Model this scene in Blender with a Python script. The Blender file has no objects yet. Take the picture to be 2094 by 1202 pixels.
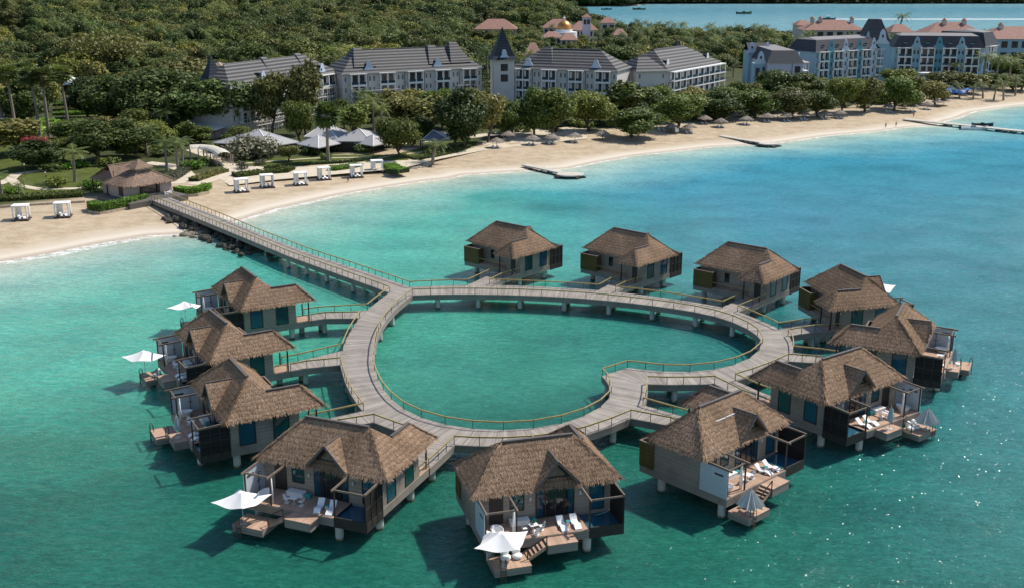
import bpy, bmesh, math, random
import numpy as np
from mathutils import Vector, Matrix
random.seed(7); rng = np.random.default_rng(7)
R = math.radians
sc = bpy.context.scene
C = sc.collection
# ---------------------------------------------------------------- camera
FPX, PITCH, HCAM = 2278.8, R(16.1), 53.55
cam = bpy.data.cameras.new("camera"); camo = bpy.data.objects.new("camera", cam); C.objects.link(camo)
camo.location = (0, 0, HCAM); camo.rotation_euler = (R(90) - PITCH, 0, 0)
cam.sensor_width = 36; cam.lens = 36 * FPX / 2094; cam.clip_start = 1; cam.clip_end = 20000
sc.camera = camo
def G(px, py, z=0.0):
    """point of the photograph -> place on the horizontal plane at height z"""
    a, b = (px - 1047) / FPX, (py - 601) / FPX
    c, s = math.cos(PITCH), math.sin(PITCH)
    dy, dz = c - b * s, -s - b * c
    t = (z - HCAM) / dz
    return Vector((a * t, dy * t, z))
def PX(p):
    c, s = math.cos(PITCH), math.sin(PITCH)
    x, y, z = p[0], p[1], p[2] - HCAM
    zc = y * c - z * s
    return 1047 + FPX * x / zc, 601 + FPX * (-y * s - z * c) / zc
def MPP(p):
    """metres per photo pixel at a place"""
    return (p[1] * math.cos(PITCH) - (p[2] - HCAM) * math.sin(PITCH)) / FPX
# ---------------------------------------------------------------- mesh builder
class MB:
    def __init__(s, m=None): s.v = []; s.f = []; s.mi = []; s.uv = {}; s.m = m; s.cur = 0
    def P(s, p):
        if s.m is None: s.v.append((p[0], p[1], p[2]))
        else: s.v.append((p[1], s.m * p[0], p[2]))      # (along, outward, up) -> local
        return len(s.v) - 1
    def face(s, pts, uv=None):
        i = [s.P(p) for p in pts]; s.f.append(i); s.mi.append(s.cur)
        if uv: s.uv[len(s.f) - 1] = uv
    def box(s, x0, x1, y0, y1, z0, z1):
        b = [s.P(p) for p in ((x0,y0,z0),(x1,y0,z0),(x1,y1,z0),(x0,y1,z0),(x0,y0,z1),(x1,y0,z1),(x1,y1,z1),(x0,y1,z1))]
        for q in ((0,3,2,1),(4,5,6,7),(0,1,5,4),(1,2,6,5),(2,3,7,6),(3,0,4,7)):
            s.f.append([b[k] for k in q]); s.mi.append(s.cur)
    def bar(s, a, b, w, h=None, up=(0,0,1)):
        """box beam from a to b, w wide, h high"""
        h = h or w; a = Vector(a); b = Vector(b); d = (b - a).normalized(); up = Vector(up)
        if abs(d.dot(up)) > .98: up = Vector((1, 0, 0))
        r = d.cross(up).normalized(); u = r.cross(d)
        q = []
        for e in (a, b):
            for (i, j) in ((-1,-1),(1,-1),(1,1),(-1,1)): q.append(s.P(e + r * (i * w / 2) + u * (j * h / 2)))
        for k in ((0,3,2,1),(4,5,6,7),(0,1,5,4),(1,2,6,5),(2,3,7,6),(3,0,4,7)):
            s.f.append([q[i] for i in k]); s.mi.append(s.cur)
    def tube(s, pts, rad, n=8, cap=True):
        pts = [Vector(p) for p in pts]
        rad = rad if hasattr(rad, '__len__') else [rad] * len(pts)
        rings = []
        for i, p in enumerate(pts):
            d = (pts[min(i+1, len(pts)-1)] - pts[max(i-1, 0)]).normalized()
            up = Vector((0,0,1)) if abs(d.z) < .9 else Vector((1,0,0))
            a = d.cross(up).normalized(); b = d.cross(a)
            rings.append([s.P(p + (a * math.cos(2*math.pi*k/n) + b * math.sin(2*math.pi*k/n)) * rad[i]) for k in range(n)])
        for i in range(len(rings)-1):
            for k in range(n):
                s.f.append([rings[i][k], rings[i][(k+1)%n], rings[i+1][(k+1)%n], rings[i+1][k]]); s.mi.append(s.cur)
        if cap:
            s.f.append(rings[0][::-1]); s.mi.append(s.cur); s.f.append(rings[-1]); s.mi.append(s.cur)
    def lathe(s, prof, c=(0,0,0), n=16, sx=1, sy=1):
        rings = [[s.P((c[0]+r*sx*math.cos(2*math.pi*k/n), c[1]+r*sy*math.sin(2*math.pi*k/n), c[2]+z)) for k in range(n)] for r, z in prof]
        for i in range(len(rings)-1):
            for k in range(n):
                s.f.append([rings[i][k], rings[i][(k+1)%n], rings[i+1][(k+1)%n], rings[i+1][k]]); s.mi.append(s.cur)
    def prism(s, poly, z0, z1):
        lo = [s.P((p[0], p[1], z0)) for p in poly]; hi = [s.P((p[0], p[1], z1)) for p in poly]; n = len(poly)
        s.f.append(lo[::-1]); s.f.append(hi); s.mi += [s.cur]*2
        for k in range(n): s.f.append([lo[k], lo[(k+1)%n], hi[(k+1)%n], hi[k]]); s.mi.append(s.cur)
    def build(s, name, mat, parent=None, smooth=False, recalc=True, loc=None, rz=0):
        me = bpy.data.meshes.new(name); me.from_pydata(s.v, [], s.f)
        mats = mat if isinstance(mat, (list, tuple)) else [mat]
        for m in mats: me.materials.append(m)
        if len(mats) > 1: me.polygons.foreach_set('material_index', s.mi)
        if s.uv:
            ul = me.uv_layers.new(name='UVMap')
            for fi, uv in s.uv.items():
                for li, t in zip(me.polygons[fi].loop_indices, uv): ul.data[li].uv = t
        if recalc:
            bm = bmesh.new(); bm.from_mesh(me); bmesh.ops.recalc_face_normals(bm, faces=bm.faces); bm.to_mesh(me); bm.free()
        if smooth: me.polygons.foreach_set('use_smooth', [True]*len(me.polygons))
        return link(name, me, parent, loc, rz)
def link(name, me, parent=None, loc=None, rz=0):
    o = bpy.data.objects.new(name, me); C.objects.link(o)
    if parent is not None: o.parent = parent
    if loc is not None: o.location = loc
    if rz: o.rotation_euler[2] = rz
    return o
def tag(o, label, cat, group=None, kind=None):
    o['label'] = label; o['category'] = cat
    if group: o['group'] = group
    if kind: o['kind'] = kind
    return o
def thing(name, label, cat, loc=(0,0,0), rz=0, group=None):
    o = bpy.data.objects.new(name, None); C.objects.link(o); o.location = loc; o.rotation_euler = (0,0,rz)
    o.empty_display_size = .3
    return tag(o, label, cat, group)
def struct(o, label=None, kind='structure'):
    o['kind'] = kind
    if label: o['label'] = label
    return o
def kids(o): return [c for c in bpy.data.objects if c.parent == o]
_kid = {}
def copy_tree(o, loc=None, rz=None, label=None, scale=None, cat=True):
    def rec(a, par):
        c = a.copy(); C.objects.link(c)
        if par is not None: c.parent = par
        ch = _kid.setdefault(a.name, None)
        if ch is None: ch = _kid[a.name] = list(a.children)
        for k in ch: rec(k, c)
        return c
    c = rec(o, None)
    if loc is not None: c.location = loc
    if rz is not None: c.rotation_euler[2] = rz
    if label: c['label'] = label
    if scale is not None: c.scale = scale if hasattr(scale, '__len__') else (scale,)*3
    return c
class Proto:
    """first placement uses the thing itself, the following ones copies"""
    def __init__(s, o): s.o = o; s.used = False
    def put(s, loc, rz=0, label=None, scale=None, group=None):
        if not s.used:
            s.used = True; list(s.o.children); _kid[s.o.name] = list(s.o.children)
            for c in s.o.children: _kid[c.name] = list(c.children)
            s.o.location = loc; s.o.rotation_euler[2] = rz
            if label: s.o['label'] = label
            if scale is not None: s.o.scale = scale if hasattr(scale, '__len__') else (scale,)*3
            if group: s.o['group'] = group
            return s.o
        c = copy_tree(s.o, loc, rz, label, scale if scale is not None else 1)
        if group: c['group'] = group
        return c
# ---------------------------------------------------------------- materials
class NT:
    def __init__(s, name):
        s.m = bpy.data.materials.new(name); s.m.use_nodes = True; s.t = s.m.node_tree; s.b = s.t.nodes['Principled BSDF']; s.out = s.t.nodes['Material Output']
    def n(s, typ, **kw):
        nd = s.t.nodes.new(typ)
        for k, v in kw.items():
            if k in nd.inputs: nd.inputs[k].default_value = v
            else: setattr(nd, k, v)
        return nd
    def l(s, a, b): s.t.links.new(a, b)
    def ramp(s, fac, stops, interp='LINEAR'):
        r = s.n('ShaderNodeValToRGB'); r.color_ramp.interpolation = interp
        el = r.color_ramp.elements
        while len(el) < len(stops): el.new(.5)
        for e, (p, c) in zip(el, stops): e.position = p; e.color = (*c, 1) if len(c) == 3 else c
        s.l(fac, r.inputs[0]); return r.outputs[0]
    def mix(s, fac, a, b, mode='MIX'):
        m = s.n('ShaderNodeMix', data_type='RGBA', blend_type=mode)
        for sock, val in ((m.inputs[0], fac), (m.inputs[6], a), (m.inputs[7], b)):
            if hasattr(val, 'is_linked') or isinstance(val, bpy.types.NodeSocket): s.l(val, sock)
            elif isinstance(val, tuple): sock.default_value = (*val, 1)
            else: sock.default_value = val
        return m.outputs[2]
    def math(s, op, a, b=None):
        m = s.n('ShaderNodeMath', operation=op)
        for sock, val in ((m.inputs[0], a), (m.inputs[1], b)):
            if val is None: continue
            if isinstance(val, bpy.types.NodeSocket): s.l(val, sock)
            else: sock.default_value = val
        return m.outputs[0]
    def coord(s, which='Object', scale=None, rot=None):
        if which == 'World': o = s.n('ShaderNodeNewGeometry').outputs['Position']
        else: o = s.n('ShaderNodeTexCoord').outputs[which]
        if scale or rot:
            mp = s.n('ShaderNodeMapping')
            if scale: mp.inputs['Scale'].default_value = scale
            if rot: mp.inputs['Rotation'].default_value = rot
            s.l(o, mp.inputs[0]); o = mp.outputs[0]
        return o
    def noise(s, vec, scale, detail=4, rough=.55, out='Fac'):
        n = s.n('ShaderNodeTexNoise', Scale=scale, Detail=detail, Roughness=rough); s.l(vec, n.inputs['Vector']); return n.outputs[out]
    def bump(s, h, strength=.3, dist=.05, normal=None):
        b = s.n('ShaderNodeBump', Strength=strength, Distance=dist); s.l(h, b.inputs['Height'])
        if normal is not None: s.l(normal, b.inputs['Normal'])
        return b.outputs[0]
    def set(s, col=None, rough=None, normal=None, metal=None, spec=None):
        for k, v in (('Base Color', col), ('Roughness', rough), ('Normal', normal), ('Metallic', metal), ('Specular IOR Level', spec)):
            if v is None: continue
            if isinstance(v, bpy.types.NodeSocket): s.l(v, s.b.inputs[k])
            else: s.b.inputs[k].default_value = (*v, 1) if isinstance(v, tuple) else v
        return s.m
M = {}
def plain(name, col, rough=.6, var=.15, scale=2.0, metal=0, bump=0, spec=.4, detail=4):
    """flat-coloured material with weathering noise"""
    t = NT(name); co = t.coord('Object'); n = t.noise(co, scale, detail)
    lo = tuple(c * (1 - var) for c in col); hi = tuple(min(1, c * (1 + var)) for c in col)
    c = t.ramp(n, [(.3, lo), (.7, hi)])
    nm = t.bump(t.noise(co, scale * 6), bump, .02) if bump else None
    M[name] = t.set(c, rough, nm, metal, spec); return M[name]
def planks(name, col, axis='UV', width=.14, var=.25, rough=.75, gap=.35, seedscale=1.0, spec=.25):
    """boards: axis gives the coordinate that steps from board to board"""
    t = NT(name)
    if axis == 'UV':
        sep = t.n('ShaderNodeSeparateXYZ'); t.l(t.coord('UV'), sep.inputs[0]); co = t.coord('UV'); k = sep.outputs[0]
    else:
        sep = t.n('ShaderNodeSeparateXYZ'); co = t.coord('Object'); t.l(co, sep.inputs[0]); k = sep.outputs['XYZ'.index(axis)]
    q = t.math('DIVIDE', k, width); fl = t.math('FLOOR', q); fr = t.math('FRACT', q)
    wn = t.n('ShaderNodeTexWhiteNoise', noise_dimensions='1D'); t.l(fl, wn.inputs['W'])
    lo = tuple(c * (1 - var) for c in col); hi = tuple(min(1, c * (1 + var)) for c in col)
    c = t.ramp(wn.outputs[0], [(0, lo), (1, hi)])
    g = t.noise(t.coord('World'), .45, 5); c = t.mix(.55, c, t.ramp(g, [(.28, (.52,.51,.50)), (.5, (.95,.94,.93)), (.72, (1.2,1.17,1.13))]), 'MULTIPLY')
    f2 = t.noise(t.coord('World'), 9, 3); c = t.mix(.35, c, t.ramp(f2, [(.3, (.6,.6,.6)), (.7, (1.2,1.2,1.2))]), 'MULTIPLY')
    edge = t.math('LESS_THAN', t.math('ABSOLUTE', t.math('SUBTRACT', fr, .5)), .44)
    c = t.mix(edge, tuple(x * (1-gap) * .6 for x in col), c)
    M[name] = t.set(c, rough, t.bump(edge, .25, .01), 0, spec); return M[name]
planks('deck_grey', (.315,.282,.252), 'UV', .16, .28)
planks('deck_warm', (.48,.325,.235), 'Y', .14, .16)
planks('board_wall', (.315,.268,.225), 'Z', .21, .10, gap=.2)
planks('fascia_boards', (.27,.24,.21), 'Z', .19, .14, gap=.25)
planks('dark_boards', (.022,.019,.018), 'Z', .22, .35, gap=.5)
planks('olive_fence', (.125,.092,.03), 'Z', .19, .15, gap=.4)
plain('rail_bronze', (.40,.31,.11), .4, .18, 1.5, .15)
plain('rail_dark', (.075,.062,.038), .5, .15)
plain('dark_wood', (.035,.028,.024), .6, .25)
plain('beam_wood', (.17,.13,.10), .7, .25, 3)
t = NT('concrete_pile'); co = t.coord('World'); sp_ = t.n('ShaderNodeSeparateXYZ'); t.l(co, sp_.inputs[0])
zz = t.math('ADD', sp_.outputs[2], t.math('MULTIPLY', t.math('SUBTRACT', t.noise(co, 1.6, 4), .5), .7))
pc_ = t.mix(.6, (.56,.56,.52), t.ramp(t.noise(t.coord('World', (1,1,.25)), 2.2, 5), [(.35, (.66,.65,.60)), (.65, (1.1,1.1,1.1))]), 'MULTIPLY')
M['concrete_pile'] = t.set(t.mix(t.ramp(zz, [(.12, (1,1,1)), (.38, (0,0,0))]), pc_, (.10,.115,.06)), .8, None, 0, .2)
plain('concrete', (.50,.46,.40), .85, .12, .5, bump=.2)
plain('white_fabric', (.80,.79,.77), .8, .03)
plain('white_paint', (.80,.80,.79), .5, .05)
plain('white_plastic', (.82,.82,.81), .35, .03)
plain('bath_panel', (.45,.50,.54), .35, .06)
plain('teal_plastic', (.03,.30,.30), .4, .08)
plain('silver_fabric', (.55,.54,.52), .55, .08)
plain('ridge_cap', (.10,.085,.08), .7, .25, 3)
plain('ridge_light', (.36,.31,.28), .8, .2, 3)
def m_glass(name, col, fold=0.0):
    t = NT(name); c = col
    if fold:
        w = t.n('ShaderNodeTexWave', Scale=3.2, Distortion=1.5); w.bands_direction = 'X'; t.l(t.coord('Object', (1,1,.15)), w.inputs[0])
        c = t.ramp(w.outputs[1], [(0, tuple(x*.55 for x in col)), (1, tuple(x*1.5 for x in col))])
    t.set(c, .06, None, 0, .6); M[name] = t.m
m_glass('glass_teal', (.010,.062,.066)); m_glass('glass_curtain', (.012,.072,.115), 1); m_glass('glass_dark', (.012,.016,.02))
m_glass('pool_water', (.025,.10,.15))
def m_thatch(name, col, blade=True):
    t = NT(name); co = t.coord('Object'); sep = t.n('ShaderNodeSeparateXYZ'); t.l(co, sep.inputs[0])
    rows = t.math('ADD', t.math('MULTIPLY', sep.outputs[2], 2.6), t.math('MULTIPLY', t.noise(co, 1.7, 4), 1.1))
    fr = t.math('FRACT', rows)
    c = t.ramp(fr, [(0, tuple(x*.76 for x in col)), (.3, col), (.8, tuple(x*1.14 for x in col)), (1, tuple(x*.80 for x in col))])
    big = t.noise(t.coord('World'), .24, 5); c = t.mix(.8, c, t.ramp(big, [(.3, (.70,.69,.68)), (.52, (1,1,1)), (.72, (1.28,1.27,1.27))]), 'MULTIPLY')
    fine = t.noise(t.coord('Object', (9,9,2.2)), 1, 3); c = t.mix(.8, c, t.ramp(fine, [(.3, (.55,.52,.5)), (.7, (1.4,1.4,1.4))]), 'MULTIPLY')
    if blade:
        g = t.n('ShaderNodeNewGeometry'); c = t.mix(.75, c, t.ramp(g.outputs['Random Per Island'], [(0, (.66,.62,.60)), (.5, (1,1,1)), (.93, (1.28,1.28,1.27)), (1, (1.9,1.95,2.0))]), 'MULTIPLY')
    M[name] = t.set(c, .9, t.bump(fine, .6, .05), 0, .12)
m_thatch('thatch', (.315,.218,.147)); m_thatch('thatch_base', (.19,.135,.095), False)
m_thatch('thatch_grey', (.27,.235,.205)); m_thatch('thatch_pavilion', (.27,.195,.15))
# ---------------------------------------------------------------- light
w = bpy.data.worlds.new("World"); sc.world = w; w.use_nodes = True
SUN_EL, SUN_AZ = R(51), R(57.5)               # azimuth clockwise from +Y
sky = w.node_tree.nodes.new('ShaderNodeTexSky'); sky.sky_type = 'NISHITA'; sky.sun_disc = False
sky.sun_elevation = SUN_EL; sky.sun_rotation = SUN_AZ; sky.air_density = 1.0; sky.dust_density = .6; sky.altitude = 50
bg = w.node_tree.nodes['Background']; bg.inputs[1].default_value = .108
w.node_tree.links.new(sky.outputs[0], bg.inputs[0])
sl = bpy.data.lights.new("sun", 'SUN'); sl.energy = 3.75; sl.angle = R(.5); sl.color = (1, .93, .82)
so = bpy.data.objects.new("sun", sl); C.objects.link(so)
sd = Vector((math.sin(SUN_AZ)*math.cos(SUN_EL), math.cos(SUN_AZ)*math.cos(SUN_EL), math.sin(SUN_EL)))
so.rotation_euler = sd.to_track_quat('Z', 'Y').to_euler(); so.location = (100, 50, 200)
vs_ = sc.view_settings; vs_.view_transform = 'Standard'; vs_.look = 'None'; vs_.exposure = .47; vs_.gamma = 1
sc.cycles.use_denoising = True; sc.cycles.max_bounces = 6; sc.cycles.transparent_max_bounces = 6
sc.cycles.sample_clamp_indirect = 6
# ---------------------------------------------------------------- shorelines
_sh = [(-900,640),(-300,580),(-60,548),(0,535),(100,518),(200,498),(300,482),(372,478),(430,466),(500,447),(560,428),(640,410),(700,397),(800,380.5),(866,370.5),(920,364.5),
       (948,357.5),(1000,354.5),(1081,349.4),(1161,345),(1220,332),(1300,318.4),(1380,309.4),(1461,300.4),(1521,297.3),(1591,292.3),(1694,277.4),(1788,269.2),
       (1860,259.7),(1912,257),(1934,247),(1954,243),(1989,229),(2048,220.8),(2094,215),(2300,196),(2800,170)]
SH = np.array([G(*p)[:2] for p in _sh]); SH = np.vstack([[-900, 40], [-420, 150], SH[2:], [1500, 640]])
BK = np.array([(60,3000),(70,1750),(72,1200),(93,985),(140,880),(200,850),(240,795),(350,770),(900,700),(1500,660)], float)
FC = np.array([(-2000,1850),(60,1850),(120,1850),(190,1860),(230,1990),(330,2010),(2000,2030)], float)
def pl_dist(P, L):
    d = np.full(len(P), 1e9)
    for a, b in zip(L[:-1], L[1:]):
        ab = b - a; t = np.clip(((P - a) @ ab) / (ab @ ab), 0, 1)
        d = np.minimum(d, np.hypot(*(P - a - t[:, None] * ab).T))
    return d
def inland(P):
    """signed distance from the nearest waterline, positive on land"""
    P = np.asarray(P, float); x, y = P[:, 0], P[:, 1]
    f = pl_dist(P, SH) * np.where(y > np.interp(x, SH[:, 0], SH[:, 1]), 1, -1)
    b = pl_dist(P, BK) * np.where((y < np.interp(x, BK[:, 0], BK[:, 1])) | (x < 60), 1, -1)
    near = np.where(f > 0, np.minimum(f, b), np.maximum(f, -1e9))
    far = pl_dist(P, FC) * np.where(y > np.interp(x, FC[:, 0], FC[:, 1]), 1, -1)
    return np.maximum(near, far)
def hnoise(x, y, s, seed=0):
    return (np.sin(x*s*1.0 + seed) * np.cos(y*s*1.3 + seed*1.7) + .5*np.sin(x*s*2.3 - y*s*1.9 + seed*.3) + .25*np.sin(x*s*5.1 + y*s*4.3)) / 1.75
def height(P):
    P = np.asarray(P, float); d = inland(P); x, y = P[:, 0], P[:, 1]
    h = np.where(d < 0, np.maximum(d * .06, -2.5), np.minimum(d * .052, 1.6))
    hill = np.clip((y - 620) / 900, 0, 1) ** 1.3 * 16 * np.clip((40 - x) / 140, 0, 1) * (y < 1800)
    h = h + np.where(d > 30, hill + hill * .35 * hnoise(x, y, .008, 1), 0)
    ripple = .05 * hnoise(x, y, .35, 2) * np.clip(d / 4, 0, 1)
    return h + np.where(d < 40, ripple, 0)
def gz(x, y): return float(height(np.array([[x, y]]))[0])
def GL(px, py, z=1.6):
    """ground place seen at a photo pixel on the land"""
    return G(px, py, z)
def wedge(ys, u0, u1, nu):
    us = np.linspace(u0, u1, nu); Y, U = np.meshgrid(ys, us, indexing='ij'); return np.stack([(U * Y).ravel(), Y.ravel()], 1), (len(ys), nu)
def grid_mesh(name, P, z, shp, attrs, mat):
    n, m = shp; me = bpy.data.meshes.new(name)
    i = (np.arange(n-1)[:, None] * m + np.arange(m-1)[None]).ravel()
    F = np.stack([i, i+1, i+m+1, i+m], 1)
    co = np.column_stack([P, z]).astype(np.float32)
    me.vertices.add(len(co)); me.vertices.foreach_set('co', co.ravel())
    me.loops.add(F.size); me.loops.foreach_set('vertex_index', F.ravel().astype(np.int32))
    me.polygons.add(len(F)); me.polygons.foreach_set('loop_start', np.arange(0, F.size, 4, dtype=np.int32))
    me.polygons.foreach_set('use_smooth', np.ones(len(F), bool))
    me.update(calc_edges=True)
    for k, v in attrs.items():
        a = me.attributes.new(k, 'FLOAT', 'POINT'); a.data.foreach_set('value', np.asarray(v, np.float32))
    me.materials.append(mat); return link(name, me)
# ---- ground material
t = NT('ground'); co = t.coord('World'); at = t.n('ShaderNodeAttribute', attribute_name='inland').outputs['Fac']
wob = t.math('ADD', at, t.math('MULTIPLY', t.math('SUBTRACT', t.noise(co, .12, 5), .5), 9))
n1 = t.noise(co, .35, 6, .65); n2 = t.noise(co, 3.0, 4)
sand = t.ramp(n1, [(.25, (.36,.275,.18)), (.5, (.46,.37,.26)), (.75, (.54,.455,.335))])
band = t.noise(t.coord('World', (.05,.6,1), (0,0,-.25)), 1, 5, .6)
sand = t.mix(.45, sand, t.ramp(band, [(.35, (.80,.78,.75)), (.6, (1.08,1.07,1.06))]), 'MULTIPLY')
sand = t.mix(.6, sand, t.ramp(n2, [(.3, (.74,.73,.72)), (.7, (1.14,1.14,1.14))]), 'MULTIPLY'); sand = t.mix(.5, sand, t.ramp(t.noise(t.coord('World', (.35,1,1), (0,0,-.2)), .8, 6, .7), [(.32, (.70,.68,.66)), (.5, (1,1,1)), (.7, (1.12,1.12,1.13))]), 'MULTIPLY')
wet = t.ramp(t.math('MULTIPLY', wob, .05), [(0, (.62,.53,.43)), (.18, (.66,.585,.48)), (.5, (1,1,1))])
wetc = t.ramp(t.math('MULTIPLY', at, .1), [(0.0, (.40,.34,.26)), (.10, (.46,.40,.315)), (.26, (.62,.56,.47)), (.55, (.53,.45,.35))])
sand = t.mix(t.ramp(t.math('MULTIPLY', wob, .1), [(.55, (0,0,0)), (1, (1,1,1))]), wetc, sand)
soil = t.ramp(t.noise(co, .18, 6, .7), [(.3, (.025,.034,.013)), (.5, (.05,.062,.022)), (.7, (.10,.10,.04)), (.82, (.28,.22,.14))])
fac = t.ramp(t.math('MULTIPLY', wob, .01), [(.40, (0,0,0)), (.46, (1,1,1))])
M['ground'] = t.set(t.mix(fac, sand, soil), .9, t.bump(n1, .35, .12), 0, .15)
ys = np.concatenate([np.arange(150, 190, 8), np.arange(190, 480, 1.6), np.geomspace(480, 3400, 120)])
P, shp = wedge(ys, -.75, .85, 420); D_ = inland(P)
ground = struct(grid_mesh('ground', P, height(P), shp, {'inland': D_}, M['ground']), 'beach sand running back to green land under the trees')
# ---- water material
t = NT('water'); co = t.coord('World')
dep = t.n('ShaderNodeAttribute', attribute_name='depth').outputs['Fac']; blu = t.n('ShaderNodeAttribute', attribute_name='blue').outputs['Fac']
wobn = t.noise(co, .03, 5, .6)
dw = t.math('ADD', dep, t.math('MULTIPLY', t.math('SUBTRACT', wobn, .5), t.math('MINIMUM', t.math('MULTIPLY', dep, .9), 42.0)))
k = t.math('MULTIPLY', dw, 1/150)
green = t.ramp(k, [(0, (.43,.38,.28)), (.012, (.37,.40,.32)), (.05, (.27,.39,.33)), (.13, (.145,.345,.295)), (.27, (.062,.315,.250)), (.50, (.052,.295,.222)), (.74, (.026,.180,.132)), (1, (.012,.110,.082))])
blue = t.ramp(k, [(0, (.43,.38,.28)), (.012, (.33,.40,.34)), (.05, (.25,.38,.355)), (.14, (.125,.300,.330)), (.30, (.030,.190,.265)), (.6, (.024,.170,.228)), (1, (.026,.165,.182))])
c = t.mix(blu, green, blue); c = t.mix(t.n('ShaderNodeAttribute', attribute_name='bay').outputs['Fac'], c, (.085,.225,.285))
pat = t.noise(t.coord('World', (1,1.6,1), (0,0,.5)), .05, 6, .62)
c = t.mix(.8, c, t.ramp(pat, [(.25, (.55,.64,.70)), (.5, (1,1,1)), (.72, (1.35,1.24,1.20))]), 'MULTIPLY')
# sky reflections on the ripples put into the colour: light filaments, dark lines
rip = t.noise(t.coord('World', (1,2.2,1), (0,0,.35)), .55, 6, .72)
c = t.mix(.55, c, t.ramp(rip, [(.28, (.42,.52,.55)), (.48, (1,1,1)), (.62, (1.6,1.42,1.36)), (.74, (2.9,2.1,2.0))]), 'MULTIPLY')
rip2 = t.noise(t.coord('World', (1,2.0,1), (0,0,.5)), 1.7, 4, .7)
c = t.mix(.6, c, t.ramp(rip2, [(.30, (.50,.58,.60)), (.5, (1,1,1)), (.68, (1.6,1.45,1.4)), (.78, (2.6,2.0,1.95))]), 'MULTIPLY')
# foam at the waterline and in the breaking wavelet
fn = t.noise(t.coord('World', (1,1.3,1)), .55, 8, .75)
sf = t.n('ShaderNodeAttribute', attribute_name='surf').outputs['Fac']
fw = t.math('ADD', t.math('SUBTRACT', dep, t.math('MULTIPLY', sf, 2.6)), t.math('MULTIPLY', t.math('SUBTRACT', t.noise(co, .16, 4), .5), 2.2))
fo = t.ramp(t.math('MULTIPLY', fw, .1), [(0, (.85,.85,.85)), (.05, (1,1,1)), (.13, (.25,.25,.25)), (.22, (0,0,0))])
fo = t.math('MULTIPLY', fo, t.ramp(fn, [(.42, (0,0,0)), (.58, (1,1,1))]))
c = t.mix(fo, c, (.80,.79,.76))
wk = t.n('ShaderNodeAttribute', attribute_name='wake').outputs['Fac']
c = t.mix(t.math('MULTIPLY', wk, t.ramp(fn, [(.25, (.5,.5,.5)), (.6, (1,1,1))])), c, (.8,.82,.83))
w1 = t.noise(t.coord('World', (1,1.8,1), (0,0,.45)), .32, 3, .5); w2 = t.noise(t.coord('World', (1,1.5,1), (0,0,.2)), 1.25, 4, .6); w3 = t.noise(co, 4.5, 3, .6)
hgt = t.math('ADD', t.math('ADD', t.math('MULTIPLY', w1, 1.0), t.math('MULTIPLY', w2, .42)), t.math('MULTIPLY', w3, t.ramp(t.noise(co, .12, 4), [(.40, (.12,.12,.12)), (.62, (.42,.42,.42))])))
t.b.inputs['IOR'].default_value = 1.33; t.b.inputs['Subsurface Weight'].default_value = .78; t.b.inputs['Subsurface Radius'].default_value = (.25,1.0,.8); t.b.inputs['Subsurface Scale'].default_value = 3.0
calm = t.n('ShaderNodeAttribute', attribute_name='chop').outputs['Fac']
nb = t.bump(t.math('MULTIPLY', hgt, calm), .7, .42)
# small tilted wave facets, a few of which catch the sun
vo = t.n('ShaderNodeTexVoronoi', Scale=5.6); t.l(t.coord('World', (1,1.3,1), (0,0,.3)), vo.inputs['Vector'])
sp = t.n('ShaderNodeSeparateColor'); t.l(vo.outputs['Color'], sp.inputs[0])
ang = t.math('MULTIPLY', sp.outputs[0], 6.2832); rad = t.math('MULTIPLY', t.math('SQRT', sp.outputs[1]), .50)
cb = t.n('ShaderNodeCombineXYZ'); t.l(t.math('MULTIPLY', rad, t.math('COSINE', ang)), cb.inputs[0]); t.l(t.math('MULTIPLY', rad, t.math('SINE', ang)), cb.inputs[1]); cb.inputs[2].default_value = 1
nv = t.n('ShaderNodeVectorMath', operation='NORMALIZE'); t.l(cb.outputs[0], nv.inputs[0])
gate = t.math('ADD', sp.outputs[2], t.math('MULTIPLY', t.math('SUBTRACT', t.noise(co, .16, 4, .6), .5), 1.6))
msk = t.math('MULTIPLY', t.math('GREATER_THAN', gate, .32), t.math('LESS_THAN', vo.outputs['Distance'], .36)); msk = t.math('MULTIPLY', msk, t.math('GREATER_THAN', calm, .93))
nm = t.n('ShaderNodeMix', data_type='VECTOR'); t.l(msk, nm.inputs[0]); t.l(nb, nm.inputs[4]); t.l(nv.outputs[0], nm.inputs[5])
rg = t.math('ADD', t.math('MULTIPLY', fo, .5), t.math('ADD', t.math('MULTIPLY', msk, .13), .04))
M['water'] = t.set(c, rg, nm.outputs[1], 0, t.math('MULTIPLY', calm, .24))
df = t.n('ShaderNodeBsdfDiffuse'); t.l(c, df.inputs[0]); ms = t.n('ShaderNodeMixShader'); t.l(t.ramp(calm, [(.1, (.22,.22,.22)), (.8, (1,1,1))]), ms.inputs[0])
t.l(df.outputs[0], ms.inputs[1]); t.l(t.b.outputs[0], ms.inputs[2]); t.l(ms.outputs[0], t.out.inputs[0])
ys = np.concatenate([np.linspace(25, 150, 36), np.arange(152, 470, 2.2), np.geomspace(470, 3400, 130)])
P, shp = wedge(ys, -.8, .95, 330); D_ = -inland(P); x, y = P.T
s_ = np.clip((x + .30 * (y - 150) + 4) / 92, 0, 1); blu_ = s_ * s_ * (3 - 2 * s_)
dep_ = np.clip(D_, 0, None) + np.clip(142 - y, 0, 100) * 1.05 * np.clip((70 - x) / 60, .0, 1)
far_ = np.clip((y - 500) / 60, 0, 1); blu_ = np.maximum(blu_, far_ * .95); dep_ = np.where(y > 500, np.minimum(np.maximum(D_, 0) * .5, 24 + 8 * np.clip((x - 250) / 300, 0, 1)), dep_)
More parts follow.
